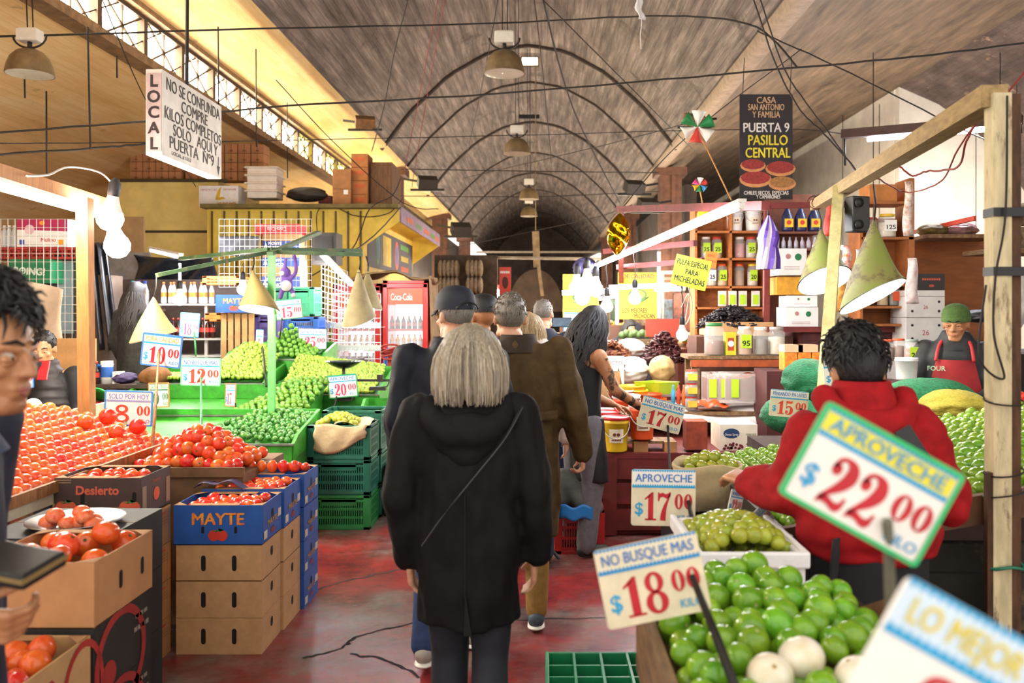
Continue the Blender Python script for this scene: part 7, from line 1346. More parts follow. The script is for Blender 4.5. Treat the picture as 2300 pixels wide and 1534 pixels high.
def person(label, loc, rz, s, skin, J, hands, head, tor=None, vox=.008, group=None, face=True):
    """one continuous skinned body; J holds the joints in metres, facing +Y; hands: {side: (dir, palm normal, curl)}; head: (centre, yaw, pitch, roll)"""
    b = B(); c, ya, pi_, ro = head; T = TR(c, pi_, ro, ya)
    head_geo(b, T, s, face=face)
    nb = V(J['neck']); b.cap(nb + V((0,-.01,-.03)), V(c) + V((0,-.022,-.07))*s, .058*s, .050*s, 14)
    hp = V(J['pelvis']); b.loft([(hp + V((0,0,-.06)), .13*s, .10*s), (hp + V((0,0,.05)), .15*s, .105*s), (hp.lerp(nb,.35), .125*s, .09*s), (hp.lerp(nb,.65), .15*s, .10*s), (hp.lerp(nb,.86), .15*s, .085*s), (nb + V((0,0,-.02)), .058*s, .06*s)], 18)
    for q in 'LR':
        sh, el, wr = (V(J[k+q]) for k in ('sh','el','wr')); b.cap(nb.lerp(sh,.25) + V((0,0,-.05*s)), sh + V((0,0,-.012)), .055*s, .054*s, 12); b.cap(sh, el, .052*s, .040*s, 12); b.cap(el, wr, .041*s, .027*s, 12)
        d, n, cu = hands[q]; d = V(d) if d else (wr-el); hand(b, wr, d, n, (J.get('thumb'+q) or (0,1,0)), cu, s)
        hi, kn, an = (V(J[k+q]) for k in ('hi','kn','an')); b.cap(hi, kn, .085*s, .055*s, 12); b.cap(kn, an, .052*s, .036*s, 12)
        f = V(J.get('ft'+q) or (0,1,0)); b.cap(an + V((0,0,-.045)), an + f*.15*s + V((0,0,-.055)), .036*s, .03*s, 10)
    o = b.obj('person', SKIN[skin], None, remesh=vox, smooth=3); o.location = loc; o.rotation_euler = (0,0,rz); base[o] = V((0,0,0))
    return tag(o, label, 'person', group)
def garment(p, name, mat, build, vox=.012, smooth=6, folds=.006, fr=(10,10,4), seed=1):
    b = B(); build(b); o = b.obj(name, mat, p, world=False, remesh=vox, smooth=smooth)
    if folds: fold(o, folds, fr, seed)
    return o
def features(p, head, s, iris='2a1a10', lips='a86a5a', brow='17120f', shut=.5):
    c, ya, pi_, ro = head; T = TR(c, pi_, ro, ya) @ Matrix.Scale(s, 4)
    for q in (-1, 1):
        b = B(); b.ball((q*.031,.0722,.001), .0125, 12); b.v = [T @ v for v in b.v]; e = b.obj('eye', M('b5a89c', .35, .02), p, world=False)
        b = B(); b.ball((q*.031,.0803,-.001), (.0066,.0058,.0066), 10); b.v = [T @ v for v in b.v]; b.obj('iris', M(iris, .2), e, world=False)
        b = B(); b.cap((q*.031-.012,.0765,.010-.011*shut), (q*.031+.012,.0765,.010-.011*shut), .0088, .0088, 8); b.cap((q*.031-.011,.0755,-.0115), (q*.031+.011,.0755,-.0115), .007, .007, 8); b.v = [T @ v for v in b.v]; b.obj('eyelid', p.data.materials[0], p, world=False)
        b = B(); b.tube([T @ V(v) for v in ((q*.013,.093,.027),(q*.030,.089,.034),(q*.050,.072,.028))], [.003*s,.0042*s,.002*s], 6); b.obj('eyebrow', M(brow, .9), p, world=False)
    b = B(); b.tube([T @ V(v) for v in ((-.024,.082,-.066),(-.008,.0905,-.063),(0,.0905,-.0645),(.008,.0905,-.063),(.024,.082,-.066))], [.002,.0048,.0045,.0048,.002], 8); b.tube([T @ V(v) for v in ((-.020,.082,-.068),(0,.090,-.0715),(.020,.082,-.068))], [.002,.006,.002], 8); b.obj('lips', M(lips, .4, .1), p, world=False)
def hairmat(c, c2): return M(c, .45, .3, 30, c2=c2, stretch=(6,6,.5), bump=.4)
def shorthair(p, head, s, mat, back=-.045, thick=1.08, top=.012, strands=140, ln=.03):
    c, ya, pi_, ro = head; T = TR(c, pi_, ro, ya) @ Matrix.Scale(s, 4); b = B()
    b.ball((0,-.020,.038+top*.5), (.080*thick,.093*thick,.092*thick+top), 22)
    k = []
    for v in b.v:
        fr = v.y - (.055 - .5*max(0, .065-v.z)); v2 = V(v)
        if v.z < back: v2.z = back + (v.z-back)*.12; v2.x *= .94
        if fr > 0 and v.z < .085: v2.y -= fr*.95
        k.append(T @ v2)
    b.v = k
    for i in range(strands):
        a = R.uniform(0, 6.28); e = R.uniform(-.1, 1.45); n = V((math.cos(a)*math.cos(e), math.sin(a)*math.cos(e), math.sin(e))); q = V((n.x*.082*thick, n.y*.094*thick-.02, n.z*(.092*thick+top)+.038))
        if q.y > .02 and q.z < .085 or q.z < back+.01: continue
        d = V((R.uniform(-.8,.8), R.uniform(-.8,.8), -.55)); d = nrm(d - n*(d.dot(n) - .10)); b.tube([T @ (q - n*.004), T @ (q + d*ln*.55 + n*.003), T @ (q + d*ln - n*(ln*ln*3.5))], [.0042*s,.0034*s,.001], 4, cap=False)
    return b.obj('hair', mat, p, world=False)
def collar(p, mat, c, k=1.0):
    b = B(); b.lathe([(.118*k,-.035),(.098*k,.0),(.086*k,.035),(.080*k,.055),(.072*k,.055),(.072*k,.02),(.085*k,-.03)], c, 28, sy=.95); return b.obj('collar', mat, p, world=False)
def leg(b, hi, kn, an, r0, r1, r2, m=0): b.cap(hi, kn, r0, r1, 14, m); b.cap(kn, an, r1, r2, 14, m)
def shoe(p, an, f, mat, s=1.0, sole=None):
    an, f = V(an), nrm(f); b = B(); b.cap(an + V((0,0,-.04)) - f*.03, an + V((0,0,-.052)) + f*.14*s, .042*s, .036*s, 12); b.cap(an + V((0,0,.01)), an + V((0,0,-.03)), .045*s, .045*s, 12)
    for v in b.v: v.z = max(v.z, an.z-.085)
    o = b.obj('shoe', mat, p, world=False, remesh=.008, smooth=3)
    if sole: k = B(); k.cap(an + V((0,0,-.078)) - f*.035, an + V((0,0,-.078)) + f*.145*s, .043*s, .037*s, 12); [setattr(v, 'z', an.z-.075+(v.z-an.z+.078)*.3) for v in k.v]; k.obj('sole', sole, o, world=False)
def std(h, w=.19, **k):
    s = h/1.70; J = dict(neck=(0,-.01,1.43*s), pelvis=(0,0,.93*s), shL=(-w,-.01,1.385*s), shR=(w,-.01,1.385*s), elL=(-w-.045,-.03,1.10*s), elR=(w+.045,-.03,1.10*s), wrL=(-w-.05,.03,.86*s), wrR=(w+.05,.03,.86*s), hiL=(-.09,0,.90*s), hiR=(.09,0,.90*s), knL=(-.10,.03,.50*s), knR=(.10,.03,.50*s), anL=(-.10,-.02,.09), anR=(.10,-.02,.09), thumbL=(0,1,0), thumbR=(0,1,0)); J.update(k); return J
DH = {'L': (None, (1,0,0), .35), 'R': (None, (-1,0,0), .35)}
def sleeve(b, J, q, r0, r1, r2, cut=.97): sh, el, wr = (V(J[k+q]) for k in ('sh','el','wr')); b.cap(sh, el, r0, r1, 14); b.cap(el, el.lerp(wr, cut), r1, r2, 14)
# --- woman in the black hooded coat ---
J = std(1.60, .165, elL=(-.225,-.05,1.03), wrL=(-.205,.02,.80), elR=(.225,-.03,1.03), wrR=(.222,.04,.80), knL=(-.07,.05,.47), anL=(-.07,-.02,.09), knR=(.075,-.02,.48), anR=(.08,-.22,.14), hiL=(-.075,0,.86), hiR=(.075,0,.86))
hd = ((0.005,.01,1.463), 0, rad(-4), 0)
p1 = person('person with a grey-blond bob in a long black hooded coat, seen from behind mid-aisle', (-.245,2.87,0), 0, .94, 'light', J, DH, hd, vox=.007)
COAT = M('111012', .8, .25, 20, spec=.25)
def coat(b):
    b.loft([((0,0,.60),.172,.135),((0,0,.72),.178,.14),((0,-.005,.86),.180,.14),((0,-.01,1.0),.170,.128),((0,-.01,1.14),.182,.125),((0,-.012,1.25),.185,.115),((0,-.012,1.30),.165,.10),((0,-.012,1.345),.10,.085),((0,-.01,1.375),.075,.075)], 26)
    for q in 'LR': sleeve(b, J, q, .070, .062, .053, .93); b.cap((0,-.01,1.30), V(J['sh'+q])+V((0,0,-.025)), .07, .068, 12)
garment(p1, 'coat', COAT, coat, .011, 6, .016, (13,13,5), 3)
def hood(b):
    for i in range(13):
        a = math.pi*(i/12) ; b.ball((.125*math.cos(a), -.035-.095*math.sin(a), 1.325-.085*math.sin(a)), (.045,.042,.045), 10)
    b.ball((0,-.105,1.235), (.115,.045,.085), 14); b.ball((0,-.12,1.18), (.06,.035,.05), 12); b.cap((-.10,.03,1.33), (.10,.03,1.33), .05, .05, 10)
garment(p1, 'hood', COAT, hood, .010, 7, .006, (14,14,9), 5)
b = B(); q = [(.175,-.075,1.315),(.12,-.118,1.22),(.03,-.146,1.11),(-.06,-.155,1.00),(-.13,-.145,.90)]; q = spline(q, 6); vs = []
for v in q: vs += [v+V((.010,0,.012)), v+V((-.010,0,-.012))]
b.add(vs, [(2*i,2*i+1,2*i+3,2*i+2) for i in range(len(q)-1)]); b.obj('bag_strap', M('37363a', .5, .1), p1, world=False, solid=.004)
b = B(); b.tube([(0,-.145,1.06),(0,-.153,.86),(.0,-.152,.72)], .0022, 4); b.prism([(-.004,.60),(.022,.60),(.002,.73)], -.152, -.12); b.obj('back_seam', M('0b0b0c', .9), p1, world=False)
garment(p1, 'trousers', M('1f232e', .8, .2, 20), lambda b: (leg(b, J['hiL'], J['knL'], J['anL'], .088,.066,.055), leg(b, J['hiR'], J['knR'], J['anR'], .088,.066,.055)), .011, 4, .005)
for q, f in (('L',(0,1,0)),('R',(0,1,-.5))): shoe(p1, J['an'+q], f, BLACK, .95)
def bob(p, head, s, mats, n=520):
    c, ya, pi_, ro = head; T = TR(c, pi_, ro, ya) @ Matrix.Scale(s, 4); b = B()
    rows = [(.0,.142),(.045,.136),(.080,.115),(.102,.08),(.116,.03),(.124,-.03),(.130,-.075),(.128,-.10),(.118,-.115)]; k = 34; vs = []
    for r, z in rows:
        for j in range(k): a = 2*math.pi*j/k; g = 1+.05*math.sin(7*a+z*9)+.03*math.sin(13*a); vs.append(T @ V((r*g*math.cos(a), r*g*.95*math.sin(a)-.018, z)))
    fs = []
    for i in range(len(rows)-1):
        for j in range(k):
            a = 2*math.pi*(j+.5)/k
            if math.sin(a) > .55 and rows[i][1] < .075: continue
            fs.append((i*k+j, (i+1)*k+j, (i+1)*k+(j+1)%k, i*k+(j+1)%k))
    b.add(vs, fs, 0, True)
    for i in range(n):
        a = R.uniform(math.pi*.85, math.pi*2.15); o = []; L = R.uniform(-.150,-.115); w_ = R.uniform(.97,1.06); a2 = a + R.uniform(-.12,.12)
        for t_ in range(7):
            f = t_/6; z = .145-(.145-L)*f**1.15; r = .020+.112*min(1, (f*1.7))**.62; r = min(r, .130)*w_ - .018*max(0, f-.85)/.15*R.random(); aa = a+(a2-a)*f; o.append(T @ V((r*math.cos(aa), r*.95*math.sin(aa)-.018, z)))
        b.tube(o, [.004*s,.005*s,.005*s,.005*s,.0045*s,.0035*s,.001], 4, R.randrange(len(mats)), cap=False)
    return b.obj('hair', mats, p, world=False)
bob(p1, hd, .94, [hairmat('a59a88','7a6f60'), hairmat('c6bba8','968a78'), hairmat('857a6c','5e554a'), hairmat('b5a68c','8a7c68')])
# --- man in the navy cap ---
J = std(1.74, .20, wrL=(-.25,.08,.88), elL=(-.25,-.04,1.12), knL=(-.10,.0,.50), anL=(-.10,-.16,.12), anR=(.1,.14,.09))
hd = ((.015,.03,1.615), rad(38), 0, 0); p2 = person('person in a navy cap and dark navy jacket, head turned left, beside the grey-blond bob', (-.43,4.02,0), 0, 1.0, 'light', J, DH, hd)
NAVY = M('171c29', .7, .25, 14, spec=.3)
def jack(b, h=1.0, hem=.72, w=.205, d=.135):
    b.loft([((0,0,hem),w*.93,d),((0,0,.95),w*.95,d),((0,-.01,1.15),w,d),((0,-.01,1.32),w*1.02,d*.92),((0,-.012,1.40),w*.80,d*.80),((0,-.008,1.445),.12,.10),((0,-.005,1.50),.085,.085)], 24)
garment(p2, 'jacket', NAVY, lambda b: (jack(b), [sleeve(b, J, q, .075,.066,.056) for q in 'LR'], [b.cap((0,-.01,1.37), V(J['sh'+q])+V((0,0,-.01)), .075,.072,12) for q in 'LR']), .012, 5, .014, (11,11,6), 9)
collar(p2, NAVY, (0,-.008,1.465), 1.0)
garment(p2, 'jeans', M('27406e', .8, .25, 24), lambda b: (leg(b, J['hiL'], J['knL'], J['anL'], .095,.072,.062), leg(b, J['hiR'], J['knR'], J['anR'], .095,.072,.062)), .012, 4, .005)
for q in 'LR': shoe(p2, J['an'+q], (0,1,-.25 if q == 'L' else 0), M('b8b2a8', .6, .2), 1.05, WHITE)
shorthair(p2, hd, 1.0, hairmat('8a8680','6a665f'), -.06, 1.02, 0, 60, .02); features(p2, hd, 1.0)
def cap_hat(p, hd, s, mat, brimdir=0):
    c, ya, pi_, ro = hd; T = TR(c, pi_, ro, ya) @ Matrix.Scale(s, 4); b = B(); b.lathe([(.104,0),(.105,.03),(.098,.065),(.075,.095),(.04,.110),(.001,.114)], (0,-.012,.035), 24, sx=.86, sy=1.02, T=T); cp = b.obj('cap', mat, p, world=False)
    b = B(); b.grid(lambda u, v: T @ V(((u-.5)*.155*(1-.35*v*v), .075+.075*v-.03*(2*u-1)**2, .042-.012*v-.03*(2*u-1)**2)), 12, 6); b.obj('brim', mat, cp, world=False, solid=.006)
    b = B(); b.tube([T @ V((.055*math.cos(a), -.118+.0*a, .055+.032*math.sin(a)-.02)) for a in [math.pi*i/10 for i in range(11)]], .004*s, 5); b.obj('closure_strap', M('0f1117', .5), cp, world=False)
cap_hat(p2, hd, 1.02, M('1a2030', .7, .2, 20)); b = B(); T = TR(hd[0], 0, 0, hd[1])
for q in (-1, 1): b.tube([T @ V((q*.031+.02*math.cos(a), .094, .0+.016*math.sin(a))) for a in [i*.5 for i in range(14)]], .0017, 4); b.tube([T @ V((q*.052,.09,.005)), T @ V((q*.082,-.005,.008))], .0017, 4)
b.obj('glasses', M('8a4a58', .3), p2, world=False)
# --- man in the brown coat ---
J = std(1.76, .205, elR=(.285,-.03,1.12), wrR=(.33,.06,.90), elL=(-.25,.02,1.12), knR=(.1,0,.5), anR=(.09,-.05,.10), anL=(-.1,.2,.09))
hd = ((-.05,.02,1.600), rad(14), 0, 0); p3 = person('grey-haired person in an olive-brown coat with a dark collar, right of the navy cap', (-.115,4.42,0), 0, 1.0, 'light', J, {'L': DH['L'], 'R': ((.1,.05,-1), (-1,0,0), .9)}, hd)
BRC = M('574326', .8, .25, 12, c2='43331a', spec=.3)
garment(p3, 'coat', BRC, lambda b: (b.loft([((0,0,.48),.215,.165),((0,0,.75),.215,.16),((0,0,.98),.21,.15),((0,-.01,1.2),.215,.14),((0,-.01,1.34),.215,.125),((0,-.012,1.42),.165,.11),((0,-.008,1.46),.12,.10),((0,-.005,1.50),.088,.085)], 26), [sleeve(b, J, q, .082,.072,.060) for q in 'LR'], [b.cap((0,-.01,1.38), V(J['sh'+q])+V((0,0,-.01)), .078,.078,12) for q in 'LR']), .012, 5, .015, (12,12,5), 21)
collar(p3, M('33261a', .85, .2, 40), (-.005,-.008,1.465), 1.10)
b = B(); b.grid(lambda u, v: ((u-.5)*.40, -.152+.035*(2*u-1)**2-.004*v, 1.14-.05*v-.01*(1-(2*u-1)**2)), 16, 3); b.obj('yoke_flap', BRC, p3, world=False, solid=.008)
garment(p3, 'trousers', M('a07c3c', .8, .2, 20), lambda b: (leg(b, J['hiL'], J['knL'], J['anL'], .095,.07,.058), leg(b, J['hiR'], J['knR'], J['anR'], .095,.07,.058)), .012, 4, .005)
for q in 'LR': shoe(p3, J['an'+q], (0,1,0), M('4a5a68', .6, .3, 40), 1.05, WHITE)
shorthair(p3, hd, 1.0, hairmat('8d857c','5f5850'), -.062, 1.03, .004, 200, .022)
# --- tank-top vendor with long dark hair ---
J = std(1.66, .185, neck=(.02,.03,1.38), elR=(.23,.12,1.12), wrR=(.20,.36,.985), shR=(.19,.03,1.34), shL=(-.17,.03,1.34), elL=(-.2,.12,1.08), wrL=(-.12,.33,.98), thumbR=(-1,0,0), thumbL=(1,0,0))
hd = ((.01,.10,1.53), rad(-6), rad(-20), 0); p4 = person('long-haired vendor in a black tank top, tattooed arm over the buckets', (.27,5.72,0), rad(-62), .98, 'tan', J, {'L': ((.3,.9,-.3), (0,-.2,-1), .3), 'R': ((-.1,.95,-.35), (0,-.3,-1), .35)}, hd)
TNK = M('15171c', .8, .2, 20)
garment(p4, 'tank_top', TNK, lambda b: (b.loft([((0,0,.86),.165,.13),((0,0,1.0),.155,.125),((0,.01,1.15),.165,.125),((.01,.02,1.26),.155,.115),((.015,.025,1.33),.11,.09),((.02,.03,1.36),.07,.07)], 22), b.cap((-.08,.03,1.34), (-.09,.02,1.24), .05,.06,10), b.cap((.09,.03,1.34), (.09,.02,1.24), .05,.06,10)), .011, 5, .006)
garment(p4, 'apron', BLACK, lambda b: b.loft([((.03,.05,.50),.17,.11),((.02,.04,.7),.17,.11),((0,.02,.93),.165,.125)], 20), .012, 4, .006)
garment(p4, 'trousers', M('6d6a70', .85, .15, 30), lambda b: (leg(b, J['hiL'], J['knL'], J['anL'], .10,.08,.07), leg(b, J['hiR'], J['knR'], J['anR'], .10,.08,.07), b.ball((0,-.02,.88), (.16,.13,.12), 14)), .012, 4, .006)
for q in 'LR': shoe(p4, J['an'+q], (0,1,0), BLACK)
TAT = M('2c332e', .6, .3, 18); nt = TAT.node_tree; n_ = nt.nodes.new('ShaderNodeTexNoise'); n_.inputs['Scale'].default_value = 16; n_.inputs['Detail'].default_value = 3
c_ = nt.nodes.new('ShaderNodeValToRGB'); c_.color_ramp.elements[0].position = .50; c_.color_ramp.elements[1].position = .56; c_.color_ramp.elements[1].color = (.7,.7,.7,1); t_ = nt.nodes.new('ShaderNodeTexCoord')
nt.links.new(t_.outputs['Object'], n_.inputs[0]); nt.links.new(n_.outputs[0], c_.inputs[0]); nt.links.new(c_.outputs[0], nt.nodes['Principled BSDF'].inputs['Alpha'])
b = B(); sh, el, wr = V(J['shR']), V(J['elR']), V(J['wrR']); b.tube(spline([sh.lerp(el,.1), sh.lerp(el,.5), el, el.lerp(wr,.5), wr], 5), [.0515-.0005*0-.024*i/20 for i in range(21)], 18, cap=False); b.obj('tattoo', TAT, p4, world=False)
def longhair(p, head, s, mats, n=220, L0=-.30, wide=.12):
    c, ya, pi_, ro = head; T = TR(c, pi_, ro, ya) @ Matrix.Scale(s, 4); b = B(); b.ball((0,-.022,.042), (.092,.104,.104), 18); [setattr(v, 'y', v.y-.9*max(0, v.y-.045)) for v in b.v if v.z < .08]; b.v = [T @ v for v in b.v]
    for i in range(n):
        a = R.uniform(math.pi*.80, math.pi*2.2); L = R.uniform(L0, L0+.12); o = []; f1 = R.uniform(1,3)
        for t_ in range(7): f = t_/6; z = .14-(.14-L)*f**1.1; r = .02+.095*min(1, f*1.8)**.6+(wide-.10)*f; aa = a+.14*math.sin(f*6*f1+i); o.append(T @ V((r*math.cos(aa)*.95, r*math.sin(aa)-.02, z)))
        b.tube(o, [.006*s,.010*s,.011*s,.011*s,.010*s,.007*s,.001], 5, R.randrange(len(mats)), cap=False)
    return b.obj('hair', mats, p, world=False)
longhair(p4, hd, 1.0, [hairmat('17131a','0c0a0e'), hairmat('231e26','120f14')], 200, -.30, .15)
# --- person in red ---
J = std(1.66, .20, neck=(0,.02,1.355), pelvis=(0,0,.90), shL=(-.168,.03,1.265), shR=(.175,.03,1.27), elL=(-.225,.03,1.085), wrL=(-.31,.20,1.08), elR=(.275,.06,1.05), wrR=(.20,.26,.98), thumbL=(.3,.2,1), thumbR=(-1,0,0))
hd = ((-.005,.075,1.445), rad(8), rad(-22), 0); p5 = person('black-haired person in a red hooded sweatshirt bending over the lime bed', (1.0,2.60,0), 0, 1.0, 'brown', J, {'L': ((-.45,.85,.1), (.3,0,-.9), .5), 'R': (None, (-1,0,0), .5)}, hd)
REDC = M('a0121a', .85, .2, 18, spec=.25)
def red(b):
    b.loft([((0,-.01,.905),.195,.145),((0,-.015,.98),.215,.155),((0,-.01,1.08),.215,.150),((0,.0,1.2),.20,.14),((0,.02,1.27),.175,.12),((0,.03,1.325),.135,.105),((0,.035,1.38),.10,.09),((0,.038,1.41),.085,.08)], 26)
    for q in 'LR': sleeve(b, J, q, .078, .076, .060, .92); b.cap((0,.02,1.28), V(J['sh'+q])+V((0,0,-.01)), .078,.072,12)
garment(p5, 'sweatshirt', REDC, red, .011, 5, .016, (9,9,13), 31)
def rhood(b):
    for i in range(13): a = math.pi*i/12; b.ball((.125*math.cos(a), .01-.085*math.sin(a), 1.375-.07*math.sin(a)), (.042,.038,.045), 10)
    b.ball((0,-.065,1.28), (.12,.05,.075), 14); b.cap((-.11,.06,1.38), (.11,.06,1.38), .03,.03,8)
collar(p5, REDC, (0,.038,1.375), 1.06)
garment(p5, 'hood', REDC, rhood, .010, 6, .006, (12,12,9), 2)
garment(p5, 'trousers', M('121218', .85, .2, 20), lambda b: (b.loft([((0,-.01,.78),.185,.14),((0,-.01,.93),.185,.138)], 20), leg(b, J['hiL'], J['knL'], J['anL'], .10,.08,.065), leg(b, J['hiR'], J['knR'], J['anR'], .10,.08,.065)), .012, 4, .006)
b = B(); b.grid(lambda u, v: (-.155-.04*v+.03*u, -.158+.03*u, .985-.42*v), 3, 8); b.obj('apron_tie', M('1a1a1e', .9), p5, world=False, solid=.008)
b = B(); q = spline([(.06,-.11,1.30),(.10,-.145,1.22),(.17,-.155,1.12)], 6); vs = []
for v in q: vs += [v+V((.022,-.006,.012)), v+V((-.022,-.006,-.012))]
b.add(vs, [(2*i,2*i+1,2*i+3,2*i+2) for i in range(len(q)-1)]); b.obj('apron_strap', BLACK, p5, world=False, solid=.006)
for q in 'LR': shoe(p5, J['an'+q], (0,1,0), BLACK)
shorthair(p5, hd, 1.0, hairmat('141014','0a080a'), -.068, 1.09, .022, 420, .045)
b = B(); e, w_ = V(J['elL']), V(J['wrL']); d = (w_-e).normalized(); u = d.orthogonal().normalized(); k = d.cross(u); b.tube([w_ - d*.012 + (u*math.cos(a)+k*math.sin(a))*.032 for a in [i*.45 for i in range(15)]], .006, 5); b.lathe([(.001,0),(.018,0),(.018,.006),(.001,.006)], (0,0,0), 14, T=TR(w_ - d*.012 + V((-.034,0,.012)), 0, rad(-70), 0)); b.obj('wristwatch', CHROME, p5, world=False)
b = B(); b.lathe([(.001,0),(.09,.002),(.125,.022),(.128,.026),(.09,.008),(.001,.006)], P(1786,1142,2.80), 26); tag(b.obj('scale_pan', CHROME), 'shallow metal pan of the scale held at the left hand of the person in red', 'pan')
# --- close person at the left edge ---
J = std(1.74, .21, neck=(0,.06,1.41), elR=(.25,.07,1.16), wrR=(.16,.25,1.10), elL=(-.27,-.10,1.13), wrL=(-.26,-.06,.90), thumbR=(0,.3,1), thumbL=(1,0,0))
hd = ((0,.175,1.58), rad(2), rad(-5), 0); p6 = person('close dark-haired person at the left edge in navy, holding a black wallet', (-1.30,1.74,-.02), rad(-98), 1.0, 'brown', J, {'L': (None, (1,0,0), .6), 'R': ((-.35,.8,-.2), (-.8,-.2,.3), .75)}, hd, vox=.005)
features(p6, hd, 1.0, lips='b06a5e', shut=1.15); shorthair(p6, hd, 1.0, hairmat('15110f','0a0807'), -.05, 1.14, .03, 700, .06)
NV = M('232b42', .7, .25, 16)
garment(p6, 'jacket', NV, lambda b: (jack(b, 1, .70, .215, .14), [sleeve(b, J, q, .080,.070,.055) for q in 'LR'], [b.cap((0,-.01,1.36), V(J['sh'+q])+V((0,0,-.01)), .08,.078,12) for q in 'LR'], b.lathe([(.095,1.40),(.085,1.47),(.075,1.47)], (0,0,0), 16)), .011, 6, .008, (9,9,6), 14)
collar(p6, M('3a4668', .7, .2), (0,.06,1.41), 1.15)
garment(p6, 'trousers', BLACK, lambda b: (leg(b, J['hiL'], J['knL'], J['anL'], .10,.08,.065), leg(b, J['hiR'], J['knR'], J['anR'], .10,.08,.065)), .012, 4, .005)
for q in 'LR': shoe(p6, J['an'+q], (0,1,0), BLACK)
wp = P(30, 1268, 1.58); t = thing('wallet', 'black wallet with a tan stripe held at the left edge of the picture', 'wallet', wp); b = B(); b.box((0,0,0), (.15,.10,.030), (rad(12),rad(4),rad(-16))); b.obj('wallet_body', M('17181c', .5, .2), t, world=False, bevel=.006); b = B(); b.box((0,0,.003), (.152,.102,.010), (rad(12),rad(4),rad(-16))); b.obj('stripe', M('8a7446', .6, .1), t, world=False)
# --- seated person with the red phone ---
J = std(1.72, .22, neck=(0,-.01,1.18), pelvis=(0,-.05,.68), shL=(-.215,-.01,1.12), shR=(.215,-.01,1.12), elR=(.27,.06,.86), wrR=(.13,.25,.97), elL=(-.27,.02,.84), wrL=(-.20,.25,.72), hiL=(-.1,0,.64), hiR=(.1,0,.64), knL=(-.14,.40,.56), knR=(.14,.40,.56), anL=(-.14,.40,.10), anR=(.14,.40,.10), thumbR=(-.5,-.4,.6), thumbL=(1,0,0))
hd = ((.005,.03,1.335), rad(6), rad(-14), 0); p7 = person('seated person in a black padded vest looking at a red phone', (-3.95,6.75,0), rad(-172), 1.02, 'brown', J, {'L': (None, (1,0,0), .4), 'R': ((-.15,.25,1), (-.2,-.9,.1), .55)}, hd, vox=.008)
features(p7, hd, 1.02, shut=.85); shorthair(p7, hd, 1.02, hairmat('1d1613','0e0b0a'), -.04, 1.03, .008, 160, .02)
garment(p7, 'jacket', M('16171c', .7, .2, 16), lambda b: (b.loft([((0,-.03,.62),.20,.16),((0,-.02,.8),.21,.16),((0,-.01,1.0),.215,.145),((0,-.01,1.1),.20,.12),((0,-.01,1.18),.10,.09)], 22), [sleeve(b, J, q, .082,.074,.060) for q in 'LR']), .012, 5, .007)
garment(p7, 'padded_vest', M('2f2a2c', .6, .3, 12, c2='241f22'), lambda b: (b.loft([((0,.0,.64),.205,.165),((0,.0,.8),.22,.17),((0,.0,1.0),.205,.16),((0,0,1.1),.17,.135),((0,0,1.2),.10,.10),((0,0,1.25),.085,.09)], 22)), .012, 4, .012, (4,4,24), 4)
collar(p7, BLACK, (0,.0,1.18), 1.1)
garment(p7, 'trousers', BLACK, lambda b: (leg(b, J['hiL'], J['knL'], J['anL'], .10,.08,.065), leg(b, J['hiR'], J['knR'], J['anR'], .10,.08,.065)), .012, 4, .005)
for q in 'LR': shoe(p7, J['an'+q], (0,1,0), BLACK)
b = B(); b.box((-4.0,6.86,.28), (.4,.36,.56)); tag(b.obj('stool', OLDW), 'wooden box stool under the seated person with the red phone', 'stool')
t = thing('phone', 'red phone held up by the seated person in the padded vest', 'phone', P(98,832,6.46)); b = B(); b.box((0,0,0), (.078,.012,.155), (rad(-20),0,rad(4))); b.obj('phone_case', M('a81f26', .35, .1), t, world=False, bevel=.006); b = B(); b.box((-.018,-.020,.05), (.028,.006,.032), (rad(-20),0,rad(4))); b.obj('camera_bump', BLACK, t, world=False)
# --- dark-haired person standing far left ---
b = B(); b.box((-3.95,8.25,.10), (.8,.7,.2)); tag(b.obj('step_platform', M('4a3a2c', .8, .3)), 'low wooden step under the dark-coated person behind the stand', 'platform')
J = std(1.70, .18, elL=(-.24,-.02,1.12), wrL=(-.22,.1,.9)); hd = ((0,.02,1.575), rad(-20), rad(-8), 0)
p8 = person('person with long dark hair and a dark grey coat behind the left cone shade', (-3.93,8.2,.2), rad(-20), 1.0, 'tan', J, DH, hd, face=False)
garment(p8, 'coat', M('3a3a36', .85, .3, 24, c2='262622'), lambda b: (b.loft([((0,0,.62),.185,.14),((0,0,.9),.185,.14),((0,0,1.1),.175,.13),((0,0,1.3),.185,.12),((0,0,1.4),.12,.09),((0,0,1.46),.08,.08)], 22), [sleeve(b, J, q, .075,.066,.055) for q in 'LR'], [b.cap((0,-.01,1.36), V(J['sh'+q])+V((0,0,-.01)), .07,.07,12) for q in 'LR']), .012, 6, .008)
garment(p8, 'jeans', M('1f2836', .8, .2, 20), lambda b: (leg(b, J['hiL'], J['knL'], J['anL'], .09,.07,.06), leg(b, J['hiR'], J['knR'], J['anR'], .09,.07,.06)), .012, 4, .004)
for q in 'LR': shoe(p8, J['an'+q], (0,1,0), BLACK)
longhair(p8, hd, 1.0, [hairmat('2b2422','171312'), hairmat('3f3733','241f1c')], 150, -.36, .115)
